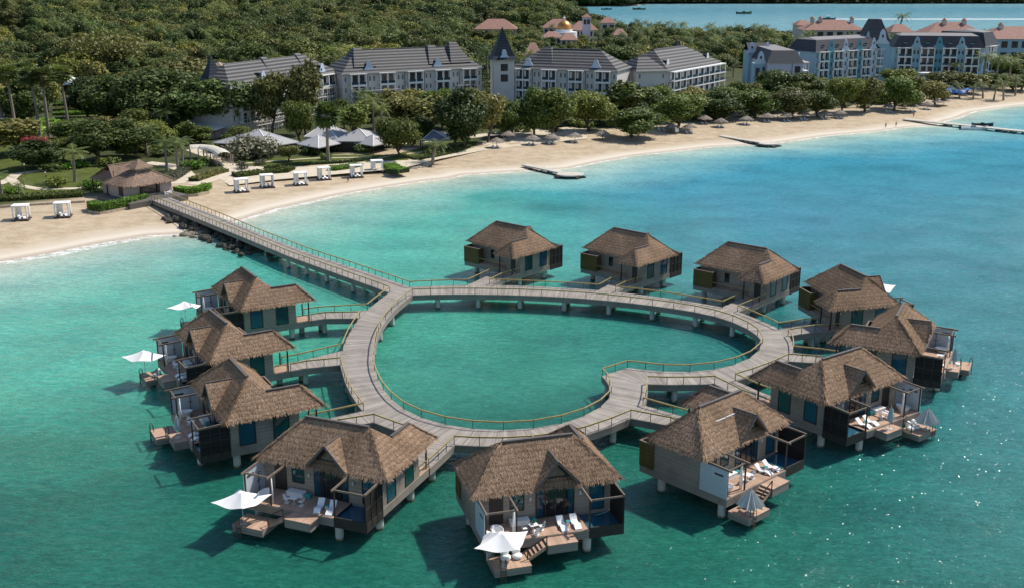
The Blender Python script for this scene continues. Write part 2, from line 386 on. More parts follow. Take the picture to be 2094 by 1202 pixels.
# darker seagrass beds on the sea floor off the beach
for (px, py, rr, am) in ((1040,402,9,30),(1120,425,12,26),(1350,440,20,16),(1700,345,26,14),(1560,400,18,14),(300,640,14,14),(560,520,12,10)):
    q = G(px, py); dep_ = dep_ + 1.7 * am * np.exp(-(((x - q.x) / rr) ** 2 + ((y - q.y) / (rr * .8)) ** 2))
wy0 = G(1700, 40); wk_ = np.exp(-((y - (wy0.y + (x - wy0.x) * .004)) / (6 + np.clip(x - wy0.x, 0, 400) * .02)) ** 2) * (x > wy0.x)
dep_ = np.where((np.abs(D_) < .01), 0, dep_)
q = G(165, 503); surf_ = np.exp(-((x - q.x) / 13) ** 2) * (D_ < 12) + .45 * np.exp(-((x + 52) / 8) ** 2) * (D_ < 12)
chop_ = np.clip((330 - y) / 150, .12, 1)
sea = struct(grid_mesh('sea_water', P, np.zeros(len(P)), shp, {'depth': dep_, 'blue': blu_, 'wake': wk_, 'chop': chop_, 'surf': surf_, 'bay': np.clip((y - 520) / 60, 0, 1)}, M['water']), 'turquoise shallow sea')
# ================================================================ over-water villas
POSES = {  # name: (mirror, x, y, heading of the sea front in degrees)
 'F1':(1,-17.94,105.22,-112.11),'F2':(1,2.36,101.02,-74.03),'F3':(1,22.33,111.49,-47.71),'R1':(-1,39.76,126.47,-53.52),
 'L3':(1,-31.84,121.62,-150.96),'L2':(1,-39.21,141.4,-147.93),'L1':(1,-40.25,164.0,-149.95),
 'B1':(-1,-.19,197.65,47.84),'B2':(-1,20.84,192.23,46.86),'B3':(-1,39.32,181.41,49.21),'R3':(-1,52.35,165.23,13.69),'R2':(-1,52.84,144.6,-26.48)}
ZF = 2.1; LIFT = .55       # villa floors stand this much higher than their local zero
def V2W(k, u, v, z=0):
    m, x, y, t = POSES[k]; t = R(t); return Vector((x - m*u*math.sin(t) + v*math.cos(t), y + m*u*math.cos(t) + v*math.sin(t), z + LIFT))
def blades(mb, poly, per_m2, seed, ln=(.32,.62), wd=(.035,.075), lift=.04, skirt=None):
    """thatch: small straw bundles laid down the slope of a flat roof face"""
    r = np.random.default_rng(seed); p = [Vector(q) for q in poly]
    n = (p[1]-p[0]).cross(p[2]-p[0])
    if n.length < 1e-6: n = (p[2]-p[0]).cross(p[3]-p[0])
    n.normalize()
    if n.z < 0: n = -n
    down = Vector((n.x*n.z, n.y*n.z, -(n.x**2+n.y**2))).normalized(); side = down.cross(n)
    for i in range(1, len(p)-1):
        a, b, c = p[0], p[i], p[i+1]; area = (b-a).cross(c-a).length / 2
        for _ in range(int(area * per_m2)):
            s_, t_ = r.random(2)
            if s_ + t_ > 1: s_, t_ = 1-s_, 1-t_
            q = a + (b-a)*s_ + (c-a)*t_
            L = r.uniform(*ln); W = r.uniform(*wd); g = r.normal(0, .16); d = (down*math.cos(g) + side*math.sin(g)); sd_ = (side*math.cos(g) - down*math.sin(g))
            q = q + n * r.uniform(.0, .03); e = q + d*L + n*r.uniform(.01, lift)
            mb.face((q - sd_*W/2, q + sd_*W/2, e + sd_*W*.35, e - sd_*W*.35))
def fringe(mb, a, b, seed, drop=.25, dens=34):
    r = np.random.default_rng(seed); a = Vector(a); b = Vector(b); L = (b-a).length; d = (b-a)/L
    o = Vector((d.y, -d.x, 0))
    for _ in range(int(L*dens)):
        q = a + d*r.uniform(0, L) + Vector((0,0,r.uniform(-.02,.1))) + o*r.normal(0,.06); W = r.uniform(.04,.09)
        e = q + Vector((0,0,-r.uniform(.2, drop))) + d*r.normal(0,.05) + o*r.normal(0,.05)
        mb.face((q - d*W/2, q + d*W/2, e + d*W*.25, e - d*W*.25))
ZE, ZR, ZW = 5.64, 9.11, 7.67
RL, RR = (-3.54,-.1,ZR), (3.81,-.1,ZR)
EFL, EFR, EBL = (-7.15,3.68,ZE), (7.58,3.68,ZE), (-7.15,-3.94,ZE)
HP, WR_, WER, WEL, VAL = (5.39,-1.72,7.66), (5.39,-5.6,ZW), (7.58,-7.64,ZE), (3.07,-7.64,ZE), (3.07,-3.94,ZE)
DP, DL, DR, DB = (1.03,3.95,8.22), (-1.1,3.95,5.85), (3.16,3.95,5.85), (1.03,.9,8.2)
DLB, DRB = (-1.1,3.45,5.85), (3.16,3.45,5.85)
ROOF = [(EFL,EFR,RR,RL), (EFL,RL,EBL), (EBL,RL,RR,HP,VAL), (EFR,WER,WR_,HP,RR), (VAL,HP,WR_,WEL), (WEL,WR_,WER)]
DORM = [(DP,DL,DLB,DB), (DP,DB,DRB,DR)]
def make_villa(m):
    root = thing('overwater_villa', 'thatched villa on piles', 'villa', group='thatched villas on piles around the heart boardwalk')
    def B(): return MB(m)
    def bd(mb, name, mat, par=root, **k): return mb.build(name, mat, par, **k)
    # --- walls
    b = B(); b.box(-6.9,6.78,-3.1,3.0,1.24,5.62); b.box(3.6,6.78,-4.95,-3.1,1.24,5.62)
    b.face(((-6.6,3.0,5.62),(6.5,3.0,5.62),(1.2,.2,8.4)))
    bd(b, 'wall', M['board_wall'])
    b = B(); b.box(-6.96,6.84,-3.16,3.06,1.2,2.06); b.box(3.54,6.84,-7.3,-3.16,1.2,2.06); b.box(-6.96,3.54,-5.05,-3.16,1.2,2.06)
    bd(b, 'floor_fascia', M['fascia_boards'])
    b = B(); b.box(3.54,6.84,-7.3,-4.97,2.06,2.12); b.box(-6.9,3.58,-5.0,-3.12,2.06,2.115)
    bd(b, 'porch_floor', M['deck_warm'])
    # --- roof
    b = B(); b.cur = 0
    for f in ROOF: b.face(f)
    def dn(p, z=.30, s=.97): return (p[0]*s, p[1]*s, p[2]-z)
    for a, c in ((EFL,EFR),(EFR,WER),(WER,WEL),(WEL,VAL),(VAL,EBL),(EBL,EFL)): b.face((a, c, dn(c), dn(a)))
    b.face([dn(p) for p in (EFL,EFR,WER,WEL,VAL,EBL)])
    b.cur = 1
    for i, f in enumerate(ROOF): blades(b, f, 110, 10+i, (.3,.7), (.03,.06), .05)
    for i, (a, c) in enumerate(((EFL,EFR),(EFR,WER),(WER,WEL),(WEL,VAL),(VAL,EBL),(EBL,EFL))): fringe(b, a, c, 30+i)
    # lighter bundles along the hips
    for i, (a, c) in enumerate(((RR,EFR),(RL,EFL),(RL,EBL),(WR_,WER),(WR_,WEL))):
        r = np.random.default_rng(60+i); a = Vector(a); c = Vector(c)
        for _ in range(200):
            q = a + (c-a)*r.random() + Vector((r.normal(0,.10), r.normal(0,.10), .05)); e = q + (c-a).normalized()*r.uniform(.4,.7) + Vector((r.normal(0,.08), r.normal(0,.08), .04)); W = .06
            b.face((q+Vector((W/2,0,0)), q-Vector((W/2,0,0)), e-Vector((W/2,0,.0)), e+Vector((0,W/2,0))))
    roof = bd(b, 'roof', [M['thatch_base'], M['thatch']], recalc=False)
    b = B()
    for a, c in ((RL,RR),(HP,WR_)):
        a = Vector(a)+Vector((0,0,.06)); c = Vector(c)+Vector((0,0,.06)); b.bar(a, c, .34, .16)
    bd(b, 'ridge_cap', M['ridge_cap'], roof)
    # --- gable over the entrance
    b = B(); b.cur = 0
    for f in DORM: b.face(f)
    b.cur = 1
    for i, f in enumerate(DORM): blades(b, f, 85, 80+i)
    g = bd(b, 'gable_roof', [M['thatch_base'], M['thatch']], roof, recalc=False)
    b = B(); b.bar((1.03,4.0,8.25),(1.03,1.0,8.23),.20,.10); b.bar((1.03,4.02,8.2),(-1.16,4.02,5.78),.10,.24); b.bar((1.03,4.02,8.2),(3.22,4.02,5.78),.10,.24)
    bd(b, 'gable_trim', M['ridge_cap'], roof)
    b = B(); b.face(((1.03,3.2,7.6),(.1,3.2,6.55),(1.96,3.2,6.55))); b.box(.15,1.9,3.15,3.19,6.45,6.55)
    bd(b, 'gable_panel', M['beam_wood'], roof)
    b = B(); b.face(((1.03,3.12,8.05),(-.9,3.12,5.9),(2.96,3.12,5.9))); bd(b, 'gable_wall', M['dark_wood'], roof)
    # --- windows and doors
    def window(name, u0, u1, v0, v1, z0, z1, face, mat, fr=.11):
        b = B(); p = B()
        if face == 'side':
            x = u0; b.box(x-.02,x+.06,v0,v1,z0,z0+fr); b.box(x-.02,x+.06,v0,v1,z1-fr,z1); b.box(x-.02,x+.06,v0,v0+fr,z0+fr,z1-fr); b.box(x-.02,x+.06,v1-fr,v1,z0+fr,z1-fr)
            p.box(x-.015,x+.012,v0+fr,v1-fr,z0+fr,z1-fr)
        else:
            y = v0; s = 1 if face == 'front' else -1; ya, yb = sorted((y-.02*s, y+.06*s)); yc, yd = sorted((y-.015*s, y+.012*s))
            b.box(u0,u1,ya,yb,z0,z0+fr); b.box(u0,u1,ya,yb,z1-fr,z1); b.box(u0,u0+fr,ya,yb,z0+fr,z1-fr); b.box(u1-fr,u1,ya,yb,z0+fr,z1-fr)
            p.box(u0+fr,u1-fr,yc,yd,z0+fr,z1-fr)
        f = bd(b, name, M['dark_wood']); bd(p, 'pane', M[mat], f); return f
    window('window', 6.78,0,.15,2.05,2.25,5.0,'side','glass_curtain'); window('window', 6.78,0,-3.75,-1.85,2.25,5.0,'side','glass_teal')
    window('window', -3.55,-2.1,3.0,0,3.2,5.0,'front','glass_teal'); window('window', 4.55,6.1,3.0,0,2.25,5.0,'front','glass_curtain')
    window('window', -2.1,-1.2,-3.1,0,3.0,4.6,'back','glass_dark')
    d = window('sliding_door', -.95,3.0,3.0,0,2.12,5.25,'front','glass_dark')
    b = B()
    for u in (.05, 1.03, 2.0): b.box(u-.05,u+.05,3.015,3.07,2.2,5.2)
    bd(b, 'mullion', M['dark_wood'], d)
    b = B(); b.box(-.83,-.2,3.016,3.03,2.25,5.1); bd(b, 'curtain', M['glass_curtain'], d); b = B(); b.box(2.35,2.85,3.016,3.03,2.25,5.1); bd(b, 'curtain', M['glass_curtain'], d)
    b = B(); b.box(-5.6,-4.2,2.98,3.05,2.12,4.9); bd(b, 'bathroom_door', M['dark_wood'])
    b = B(); b.box(4.5,5.5,-5.01,-4.93,2.12,4.7); ed = bd(b, 'entrance_door', M['dark_wood'])
    for u, v, s in ((-1.5,3.0,1),(3.6,3.0,1),(6.0,-4.95,-1)):
        b = B(); b.box(u-.09,u+.09,min(v,v+.16*s),max(v,v+.16*s),4.1,4.5); bd(b, 'wall_lamp', M['silver_fabric'])
    # --- porch posts and rails, olive screened service court at the back
    b = B(); b.box(3.62,3.78,-7.1,-6.94,2.1,5.5); bd(b, 'porch_post', M['dark_wood']); b = B(); b.box(6.55,6.71,-7.1,-6.94,2.1,5.5); bd(b, 'porch_post', M['dark_wood'])
    b = B(); b.bar((6.74,-6.85,3.1),(6.74,-5.0,3.1),.1); b.bar((6.74,-6.8,2.1),(6.74,-6.8,3.1),.06); b.bar((6.74,-5.05,2.1),(6.74,-5.05,3.1),.06); bd(b, 'porch_rail', M['rail_bronze'])
    b = B(); b.box(-7.0,-3.3,-5.1,-4.98,1.95,4.75); b.box(-7.0,-6.88,-4.98,-3.1,1.95,4.75); b.box(-3.42,-3.3,-4.98,-3.9,1.95,4.75)
    fc = bd(b, 'screen_fence', M['olive_fence'])
    b = B(); b.box(-7.04,-3.26,-5.14,-4.94,4.75,4.85); b.box(-7.04,-6.84,-4.94,-3.1,4.75,4.85); b.box(-3.46,-3.26,-4.94,-3.86,4.75,4.85); bd(b, 'fence_cap', M['beam_wood'], fc)
    b = B(); b.bar((-3.3,-4.95,3.1),(3.6,-4.95,3.1),.1,.07); 
    for u in (-1.6,.1,1.8,3.5): b.bar((u,-4.95,2.1),(u,-4.95,3.1),.05)
    bd(b, 'court_rail', M['rail_bronze'])
    # --- front deck
    b = B(); b.box(-6.9,3.32,3.06,6.5,1.98,2.1); bd(b, 'front_deck', M['deck_warm'])
    b = B(); b.box(-6.96,3.3,6.42,6.56,1.2,2.04); b.box(-6.96,-6.84,3.06,6.42,1.2,2.04); b.box(-6.84,3.3,3.06,6.42,1.3,1.9); bd(b, 'deck_fascia', M['fascia_boards'])
    b = B(); b.box(-1.3,1.68,6.58,8.13,1.84,1.92); sb = bd(b, 'bathing_step', M['deck_warm'])
    b = B(); b.box(-1.28,1.66,6.58,8.1,1.0,1.84); bd(b, 'step_fascia', M['fascia_boards'], sb)
    b = B(); b.box(-6.7,-3.17,6.6,9.19,.69,.76); lp = bd(b, 'swim_platform', M['deck_warm'])
    b = B(); b.box(-6.68,-3.19,6.6,9.16,.02,.69); bd(b, 'platform_fascia', M['fascia_boards'], lp)
    b = B()
    for i in range(5):
        u1 = -1.36 - i*.36; b.box(u1-.38,u1,6.62,7.95,1.66-i*.21,1.71-i*.21)
    b.bar((-1.32,8.0,1.75),(-3.25,8.0,.62),.06,.30); b.bar((-1.32,6.62,1.75),(-3.25,6.62,.62),.06,.30); bd(b, 'stair', M['deck_warm'])
    b = B(); b.bar((-1.36,8.05,2.9),(-3.3,8.05,1.75),.07,.10); b.bar((-1.4,8.05,1.2),(-1.4,8.05,2.9),.09); b.bar((-3.25,8.05,.7),(-3.25,8.05,1.78),.09); bd(b, 'stair_rail', M['dark_wood'])
    b = B()
    for u in (-6.15,-5.65): b.tube([(u,8.9,.76),(u,8.95,1.55),(u,9.12,1.72),(u,9.3,1.55),(u,9.3,-1.0)], .035, 6)
    for z in (.55,.25,-.05,-.35): b.bar((-6.15,9.3,z),(-5.65,9.3,z),.06)
    bd(b, 'swim_ladder', M['rail_dark'])
    # --- plunge pool corner with dark screens and beams
    b = B(); b.box(6.72,6.84,3.08,6.45,2.0,5.15); 
    scn = bd(b, 'pool_screen', M['dark_boards'])
    b = B()
    for v in (3.12,4.2,5.3,6.4): b.box(6.84,6.90,v-.05,v+.05,1.25,5.1)
    b.box(6.84,6.89,3.1,6.45,3.5,3.6); b.box(6.84,6.89,3.1,6.45,5.02,5.12); bd(b, 'screen_batten', M['dark_wood'], scn)
    b = B(); b.box(3.34,6.9,6.33,6.46,1.1,2.22); b.box(6.72,6.9,3.08,6.33,1.1,2.0); b.box(3.3,3.36,3.06,6.33,1.2,2.12); b.box(3.36,6.72,3.08,6.33,1.12,1.3); pl = bd(b, 'plunge_pool', M['dark_wood'])
    b = B(); b.box(3.37,6.71,3.09,6.32,1.31,1.88); bd(b, 'pool_water', M['pool_water'], pl)
    b = B(); b.bar((3.4,3.0,5.3),(3.4,6.85,5.15),.14,.2); b.bar((6.83,3.0,5.3),(6.83,6.5,5.16),.14,.2); b.bar((3.4,6.4,5.05),(6.83,6.4,5.05),.12,.18)
    bd(b, 'pergola_beam', M['beam_wood'])
    b = B(); b.box(3.33,3.47,6.33,6.47,2.1,5.0); bd(b, 'pergola_post', M['dark_wood'])
    # --- bathing corner
    b = B(); b.box(-6.98,-6.86,3.08,6.5,2.04,5.1); bs = bd(b, 'bath_screen', M['bath_panel'])
    b = B(); b.box(-6.85,-6.80,4.9,6.0,4.35,4.55); b.box(-7.0,-6.985,4.9,6.0,4.35,4.55); bd(b, 'vent_slot', M['dark_wood'], bs)
    b = B(); b.bar((-6.82,3.0,5.3),(-6.82,6.95,5.17),.14,.2); b.bar((-3.85,3.0,5.3),(-3.85,6.95,5.17),.14,.2); b.bar((-6.9,6.4,5.05),(-3.85,6.4,5.05),.12,.18); bd(b, 'pergola_beam', M['beam_wood'])
    for u in (-6.84,-3.86): b = B(); b.box(u-.07,u+.07,6.36,6.5,2.1,5.0); bd(b, 'pergola_post', M['dark_wood'])
    b = B(); b.lathe([(0,.0),(.5,.0),(.62,.3),(.80,.62),(.84,.66),(.78,.66),(.6,.36),(.45,.15),(0,.12)], (-5.4,5.2,2.1), 20, .72, 1.15); bd(b, 'bathtub', M['white_plastic'], smooth=True)
    b = B(); b.tube([(-4.0,6.05,2.15),(-4.0,6.05,5.0)], [.16,.10], 8); bd(b, 'curtain', M['white_fabric'], smooth=True)
    b = B(); b.bar((-6.78,4.2,2.1),(-6.78,4.2,4.3),.05); b.bar((-6.78,4.2,4.3),(-6.45,4.2,4.3),.05); b.bar((-6.78,3.9,3.3),(-6.78,4.5,3.3),.05); bd(b, 'shower_pipe', M['dark_wood'])
    # --- piles
    for u, v, zt in ((6.0,2.3,1.2),(6.0,-4.4,1.2),(3.4,5.7,1.2),(-6.1,5.4,1.2),(-6.1,-2.6,1.2),(.2,-2.6,1.2),(4.2,-6.6,1.2),(-5.0,7.9,.02),(.2,2.6,1.2)):
        b = B(); b.tube([(u,v,-2),(u,v,zt)], .42, 14); p_ = bd(b, 'pile', M['concrete_pile'], smooth=False)
    return root
VP = {1: Proto(make_villa(1)), -1: Proto(make_villa(-1))}
VLAB = {
 'F1':'thatched villa at the front left with open white parasol, deck facing the viewer',
 'F2':'frontmost thatched villa, ridge almost level, deck and white loungers facing the viewer',
 'F3':'thatched villa with a pale blue bath screen on its grey side wall',
 'R1':'thatched villa right of the heart notch with closed grey parasol on its deck',
 'R2':'thatched villa farthest right, black screen wall and small platform reaching out over the water',
 'R3':'thatched villa at the upper right of the heart, in front of a white parasol tip',
 'B1':'leftmost of the three thatched villas behind the heart, nearest the footbridge from the beach',
 'B2':'middle one of the three thatched villas standing behind the heart boardwalk',
 'B3':'rightmost of the three thatched villas standing behind the heart boardwalk',
 'L1':'left thatched villa farthest from the viewer, below the long shore footbridge',
 'L2':'left thatched villa in the middle of its row of three, white parasol over its platform',
 'L3':'left thatched villa nearest the viewer of its row, black screen wall and closed white parasol'}
VO = {}
for k, (m, x, y, th) in POSES.items():
    VO[k] = VP[m].put((x, y, LIFT), R(th), VLAB[k])
# steel bar lying on the roof of one villa
b = MB(1); b.bar((-2.6,1.5,7.75),(-1.0,1.5,7.75),.09); b.bar((-.85,1.5,7.77),(1.3,1.5,7.77),.09)
b.build('roof_bar', M['white_paint'], VO['F3'])
# ================================================================ heart-shaped boardwalk
ZD = 2.1 + LIFT
_in = [(843.1,603.3),(828.1,612.4),(813.1,625.7),(799,639),(787.3,654),(776.5,669.8),(769,688.1),(763.2,709.8),(759.9,738),(764,757.4),(771.2,777.4),(781.5,797.4),(797,817.4),(819.5,838.2),(855.6,856.5),(906.3,870.6),(964.9,879.8),(1029.9,882.3),(1094,878.9),(1152.2,867.8),(1200,852.6),(1234.6,833.7),(1250,816),(1254,802),(1249.9,786.5),(1241.6,775.7),(1231.6,768.2),
       (1257.4,759.6),(1283.2,751.6),(1302.8,754.9),(1355.6,762.4),(1412.7,762.9),(1464.7,758),(1508.6,746.9),(1540.6,733.1),(1558,717.3),(1562.2,702.3),(1559.7,694.8),(1553,684.8),(1532.7,670.7),(1502.8,656.5),(1465.2,644.9),(1421.6,636.6),(1378,629.6),(1334.3,624.2),(1288.9,618.8),(1243.6,613.8),(1198.3,609.8),(1153.3,607),(1108,604.7),(1062.7,603.1),(1017.2,601.8),(971.2,601.3),(926.3,600.8),(880.5,601.6),(843.1,603.3)]
_out = [(797.3,598.3),(781.2,609.9),(763.2,623.2),(751.2,634),(735.7,649.8),(721.6,668.5),(711.6,686.5),(704.6,701.4),(700.8,716.4),(697.5,745),(700.8,761.6),(706.6,783.2),(716.6,805.2),(731.6,826.5),(743.2,839.5),(765.2,862.3),(803.1,878.1),(860,896),(928.8,908),(980,912),(1028,913),(1090,910),(1150,902),(1201.3,890.6),(1253.7,871.4),(1289.7,853.5),(1314.8,828.1),(1323,814),(1323.5,799.8),(1323.1,784),
        (1363.9,787.4),(1433,786.5),(1461.3,783.2),(1503.3,778.2),(1540,768),(1575,757),(1611.8,737.4),(1622.1,721.4),(1622.5,705),(1620.9,696.5),(1611.3,686.5),(1592.1,673.2),(1580.5,665.7),(1542.2,647.4),(1508.1,637.4),(1477.3,628.3),(1441.5,620.8),(1394.1,614.1),(1350.6,607.9),(1304.2,601.2),(1258.9,597.4),(1224.5,593.6),(1161.5,589.4),(1114.7,586.9),(1067.9,584),(1001,582.5),(956.2,583.3),(927.1,583.3),(882.2,585),(837.8,587.4)]
IN = [G(*p, ZD) for p in _in]; OUT = [G(*p, ZD) for p in _out]
def near_i(L, p): return min(range(len(L)), key=lambda i: (L[i].x-p.x)**2 + (L[i].y-p.y)**2)
KEYS = [((843.1,603.3),(797.3,598.3)),((799,639),(763.2,623.2)),((763.2,709.8),(700.8,716.4)),((771.2,777.4),(706.6,783.2)),((819.5,838.2),(765.2,862.3)),((906.3,870.6),(860,896)),((1029.9,882.3),(1028,913)),((1200,852.6),(1253.7,871.4)),((1250,816),(1314.8,828.1)),((1231.6,768.2),(1323.1,784)),((1283.2,751.6),(1323.1,784)),((1355.6,762.4),(1363.9,787.4)),((1464.7,758),(1503.3,778.2)),((1540.6,733.1),(1575,757)),((1562.2,702.3),(1622.5,705)),((1532.7,670.7),(1580.5,665.7)),((1421.6,636.6),(1441.5,620.8)),((1243.6,613.8),(1258.9,597.4)),((1062.7,603.1),(1067.9,584)),((926.3,600.8),(927.1,583.3)),((843.1,603.3),(837.8,587.4))]
def poly_at(L, i0, i1, n):
    pts = L[i0:i1+1]
    if len(pts) == 1: return [pts[0].copy() for _ in range(n+1)]
    cum = [0]
    for a, b in zip(pts[:-1], pts[1:]): cum.append(cum[-1] + (b-a).length)
    out = []
    for k in range(n+1):
        t = cum[-1]*k/n; j = max(0, min(len(pts)-2, sum(1 for c in cum[1:-1] if c <= t))); seg = cum[j+1]-cum[j]
        out.append(pts[j].lerp(pts[j+1], (t-cum[j])/seg if seg else 0))
    return out
def smooth(L, closed_skip, it=2):
    L = [p.copy() for p in L]
    for _ in range(it):
        N = [p.copy() for p in L]
        for i in range(1, len(L)-1):
            if i in closed_skip: continue
            a, b = L[i-1], L[i+1]; d1 = (L[i]-a).length; d2 = (b-L[i]).length
            N[i] = L[i]*.5 + (a*d2 + b*d1)/(d1+d2)*.5
        L = N
    return L
kin = [near_i(IN, G(*a, ZD)) for a, b in KEYS]; kin[-1] = len(IN)-1
kout = [near_i(OUT, G(*b, ZD)) for a, b in KEYS]
corner_in = {kin[9], kin[10]}; IN = smooth(IN, corner_in); 
gaps = [(3,4),(8,9),(14,15),(17,18),(25,26),(32,33),(36,37),(40,41),(44,45),(50,51),(55,56)]   # bridge mouths along OUT (index pairs)
hard = {kout[9]} | {i for g in gaps for i in g}
OUT = smooth(OUT, hard)
heart = thing('heart_boardwalk', 'grey plank boardwalk bent into a heart over the water with bronze rails', 'boardwalk')
def ribbon(pairs, name, par, mat=None, z=ZD, u0=0):
    b = MB(); acc = u0
    for (a0, b0), (a1, b1) in zip(pairs[:-1], pairs[1:]):
        L = ((a1+b1)/2 - (a0+b0)/2).length
        b.face(((a0.x,a0.y,z),(a1.x,a1.y,z),(b1.x,b1.y,z),(b0.x,b0.y,z)), uv=((acc,0),(acc+L,0),(acc+L,3),(acc,3))); acc += L
    return b.build(name, mat or M['deck_grey'], par, recalc=False)
pairs = []
for j in range(len(KEYS)-1):
    n = 8
    A = poly_at(IN, kin[j], kin[j+1], n); O = poly_at(OUT, kout[j], kout[j+1], n)
    pairs += list(zip(A, O))[(0 if j == 0 else 1):]
deck = ribbon(pairs, 'deck', heart)
b = MB(); b.face((OUT[-1], IN[0], OUT[0]), uv=((0,0),(3,0),(3,3))); b.build('junction_deck', M['deck_grey'], heart, recalc=False)
def skirt(pts, name, par, top=ZD-.015, h=.88, th=.12, out=1, mat='fascia_boards'):
    b = MB(); n = len(pts)
    off = []
    for i, p in enumerate(pts):
        d = (pts[min(i+1,n-1)] - pts[max(i-1,0)]); d.z = 0; d.normalize(); off.append(Vector((d.y,-d.x,0))*th*out)
    for i in range(n-1):
        a, c = pts[i], pts[i+1]; ao, co = a+off[i], c+off[i+1]
        def q(p, z): return (p.x, p.y, z)
        b.face((q(ao,top),q(co,top),q(co,top-h),q(ao,top-h))); b.face((q(a,top),q(c,top),q(co,top),q(ao,top))); b.face((q(a,top-h),q(c,top-h),q(c,top),q(a,top))); b.face((q(ao,top-h),q(co,top-h),q(c,top-h),q(a,top-h)))
    return b.build(name, M[mat], par)
skirt(IN, 'edge_beam', heart, out=-1); skirt(OUT[:kout[9]+1], 'edge_beam', heart, out=1); skirt(OUT[kout[9]:], 'edge_beam', heart, out=1)
b = MB()
for (a0,b0),(a1,b1) in zip(pairs[:-1], pairs[1:]): b.face(((a0.x,a0.y,ZD-.8),(a1.x,a1.y,ZD-.8),(b1.x,b1.y,ZD-.8),(b0.x,b0.y,ZD-.8)))
b.build('underside', M['fascia_boards'], heart, recalc=False)
def railing(pts, par, step=2.3, z=None, inset=0, mat='rail_bronze', hh=1.07, name='handrail'):
    """one handrail mesh along pts and one mesh per post"""
    b = MB(); n = len(pts); top = [Vector((p.x,p.y,(p.z if z is None else z)+hh)) for p in pts]
    for a, c in zip(top[:-1], top[1:]):
        d = (c-a).normalized()*.04; b.bar(a-d, c+d, .13, .06)
        b.bar(a-d-Vector((0,0,.10)), c+d-Vector((0,0,.10)), .05, .09)
    h = b.build(name, M[mat], par)
    acc = 0; nxt = 0; spots = []
    for a, c in zip(top[:-1], top[1:]):
        L = (c-a).length; k = max(1, round(L/step)) if L > step*1.3 else 0
        spots.append(a)
        if k > 1:
            for i in range(1, k): spots.append(a.lerp(c, i/k))
    spots.append(top[-1])
    keep = []
    for s_ in spots:
        if not keep or (s_-keep[-1]).length > step*.55: keep.append(s_)
    for s_ in keep:
        b = MB(); b.bar((s_.x,s_.y,s_.z-hh-.05),(s_.x,s_.y,s_.z-.03),.075); b.build('railing_post', M['rail_dark'], par)
def resample(pts, step, keep=()):
    out = [pts[0]]; acc = 0
    for i in range(1, len(pts)):
        if (pts[i]-out[-1]).length >= step*.85 or i in keep or i == len(pts)-1: out.append(pts[i])
    return out
# inner rail all round; outer rail between the bridge mouths
railing(resample(IN, 2.0, corner_in), heart, 2.6)
edges = [0] + [i for g in gaps for i in g] + [len(OUT)-1]
for i in range(0, len(edges), 2):
    a, c = edges[i], edges[i+1]
    seg = OUT[a:c+1]
    if len(seg) > 1: railing(resample(seg, 2.0, {kout[9]-a}), heart, 2.6)
# piles in pairs
acc = 0; last = pairs[0]
for (a, o) in pairs[3:]:
    mid = (a+o)/2; acc += (mid-(last[0]+last[1])/2).length; last = (a, o)
    if acc > 6.6:
        acc = 0
        for f in (.12, .88):
            p = a.lerp(o, f); b = MB(); b.tube([(p.x,p.y,-2),(p.x,p.y,ZD-.8)], .38, 12); b.build('pile', M['concrete_pile'], heart)
# ---------------------------------------------------------------- footbridges to the villas
BR = [('L1',(3,4),'down'),('L2',(8,9),''),('L3',(14,15),''),('F1',(17,18),''),('F3',(25,26),''),('R1',(32,33),''),('R2',(36,37),''),('R3',(40,41),''),('B3',(44,45),''),('B2',(50,51),''),('B1',(55,56),'')]
BN = {'L1':'far left villa','L2':'middle left villa','L3':'near left villa','F1':'front left villa','F3':'blue-screened villa','R1':'heart-notch villa','R2':'rightmost villa','R3':'upper right villa','B3':'right villa behind the heart','B2':'middle villa behind the heart','B1':'left villa behind the heart'}
def straight_bridge(k, g0, g1):
    t = thing('villa_footbridge', 'short grey plank bridge from the heart boardwalk to the ' + BN.get(k, 'frontmost villa'), 'footbridge', group='short bridges between boardwalk and villas')
    p0, p1 = V2W(k, 3.62, -7.3, ZF), V2W(k, 6.8, -7.3, ZF)
    def cr(a, b): return a.x*b.y - a.y*b.x
    # keep the two sides from crossing
    if (p0-g0).length + (p1-g1).length > (p0-g1).length + (p1-g0).length: p0, p1 = p1, p0
    q0, q1 = V2W(k, 3.62, -9.6, ZF), V2W(k, 6.8, -9.6, ZF)
    if (q0-p0).length > (q1-p0).length: q0, q1 = q1, q0
    dist = ((g0+g1)/2 - (p0+p1)/2).length
    L0 = [g0, p0]; L1 = [g1, p1]
    if dist > 5.5 and (q0-g0).length > 1.5: L0 = [g0, q0, p0]; L1 = [g1, q1, p1]
    pr = []
    for i in range(len(L0)-1):
        for s_ in range(6): pr.append((L0[i].lerp(L0[i+1], s_/6), L1[i].lerp(L1[i+1], s_/6)))
    pr.append((L0[-1], L1[-1]))
    ribbon(pr, 'deck', t, z=ZD-.004)
    sgn = 1 if cr(L0[-1]-L0[0], L1[0]-L0[0]) > 0 else -1
    skirt(L0, 'edge_beam', t, top=ZD-.02, out=sgn); skirt(L1, 'edge_beam', t, top=ZD-.02, out=-sgn)
    b = MB()
    for (a0,b0),(a1,b1) in zip(pr[:-1], pr[1:]): b.face(((a0.x,a0.y,ZD-.8),(a1.x,a1.y,ZD-.8),(b1.x,b1.y,ZD-.8),(b0.x,b0.y,ZD-.8)))
    b.build('underside', M['fascia_boards'], t, recalc=False)
    railing(L0, t, 2.4); railing(L1, t, 2.4)
    if dist > 6:
        for f in ((.25,.75) if dist > 6 else (.5,)):
            p = L0[1].lerp(L1[1], f); b = MB(); b.tube([(p.x,p.y,-2),(p.x,p.y,ZD-.8)], .38, 12); b.build('pile', M['concrete_pile'], t)
    return t
for k, (i, j), _ in BR: straight_bridge(k, OUT[i], OUT[j])
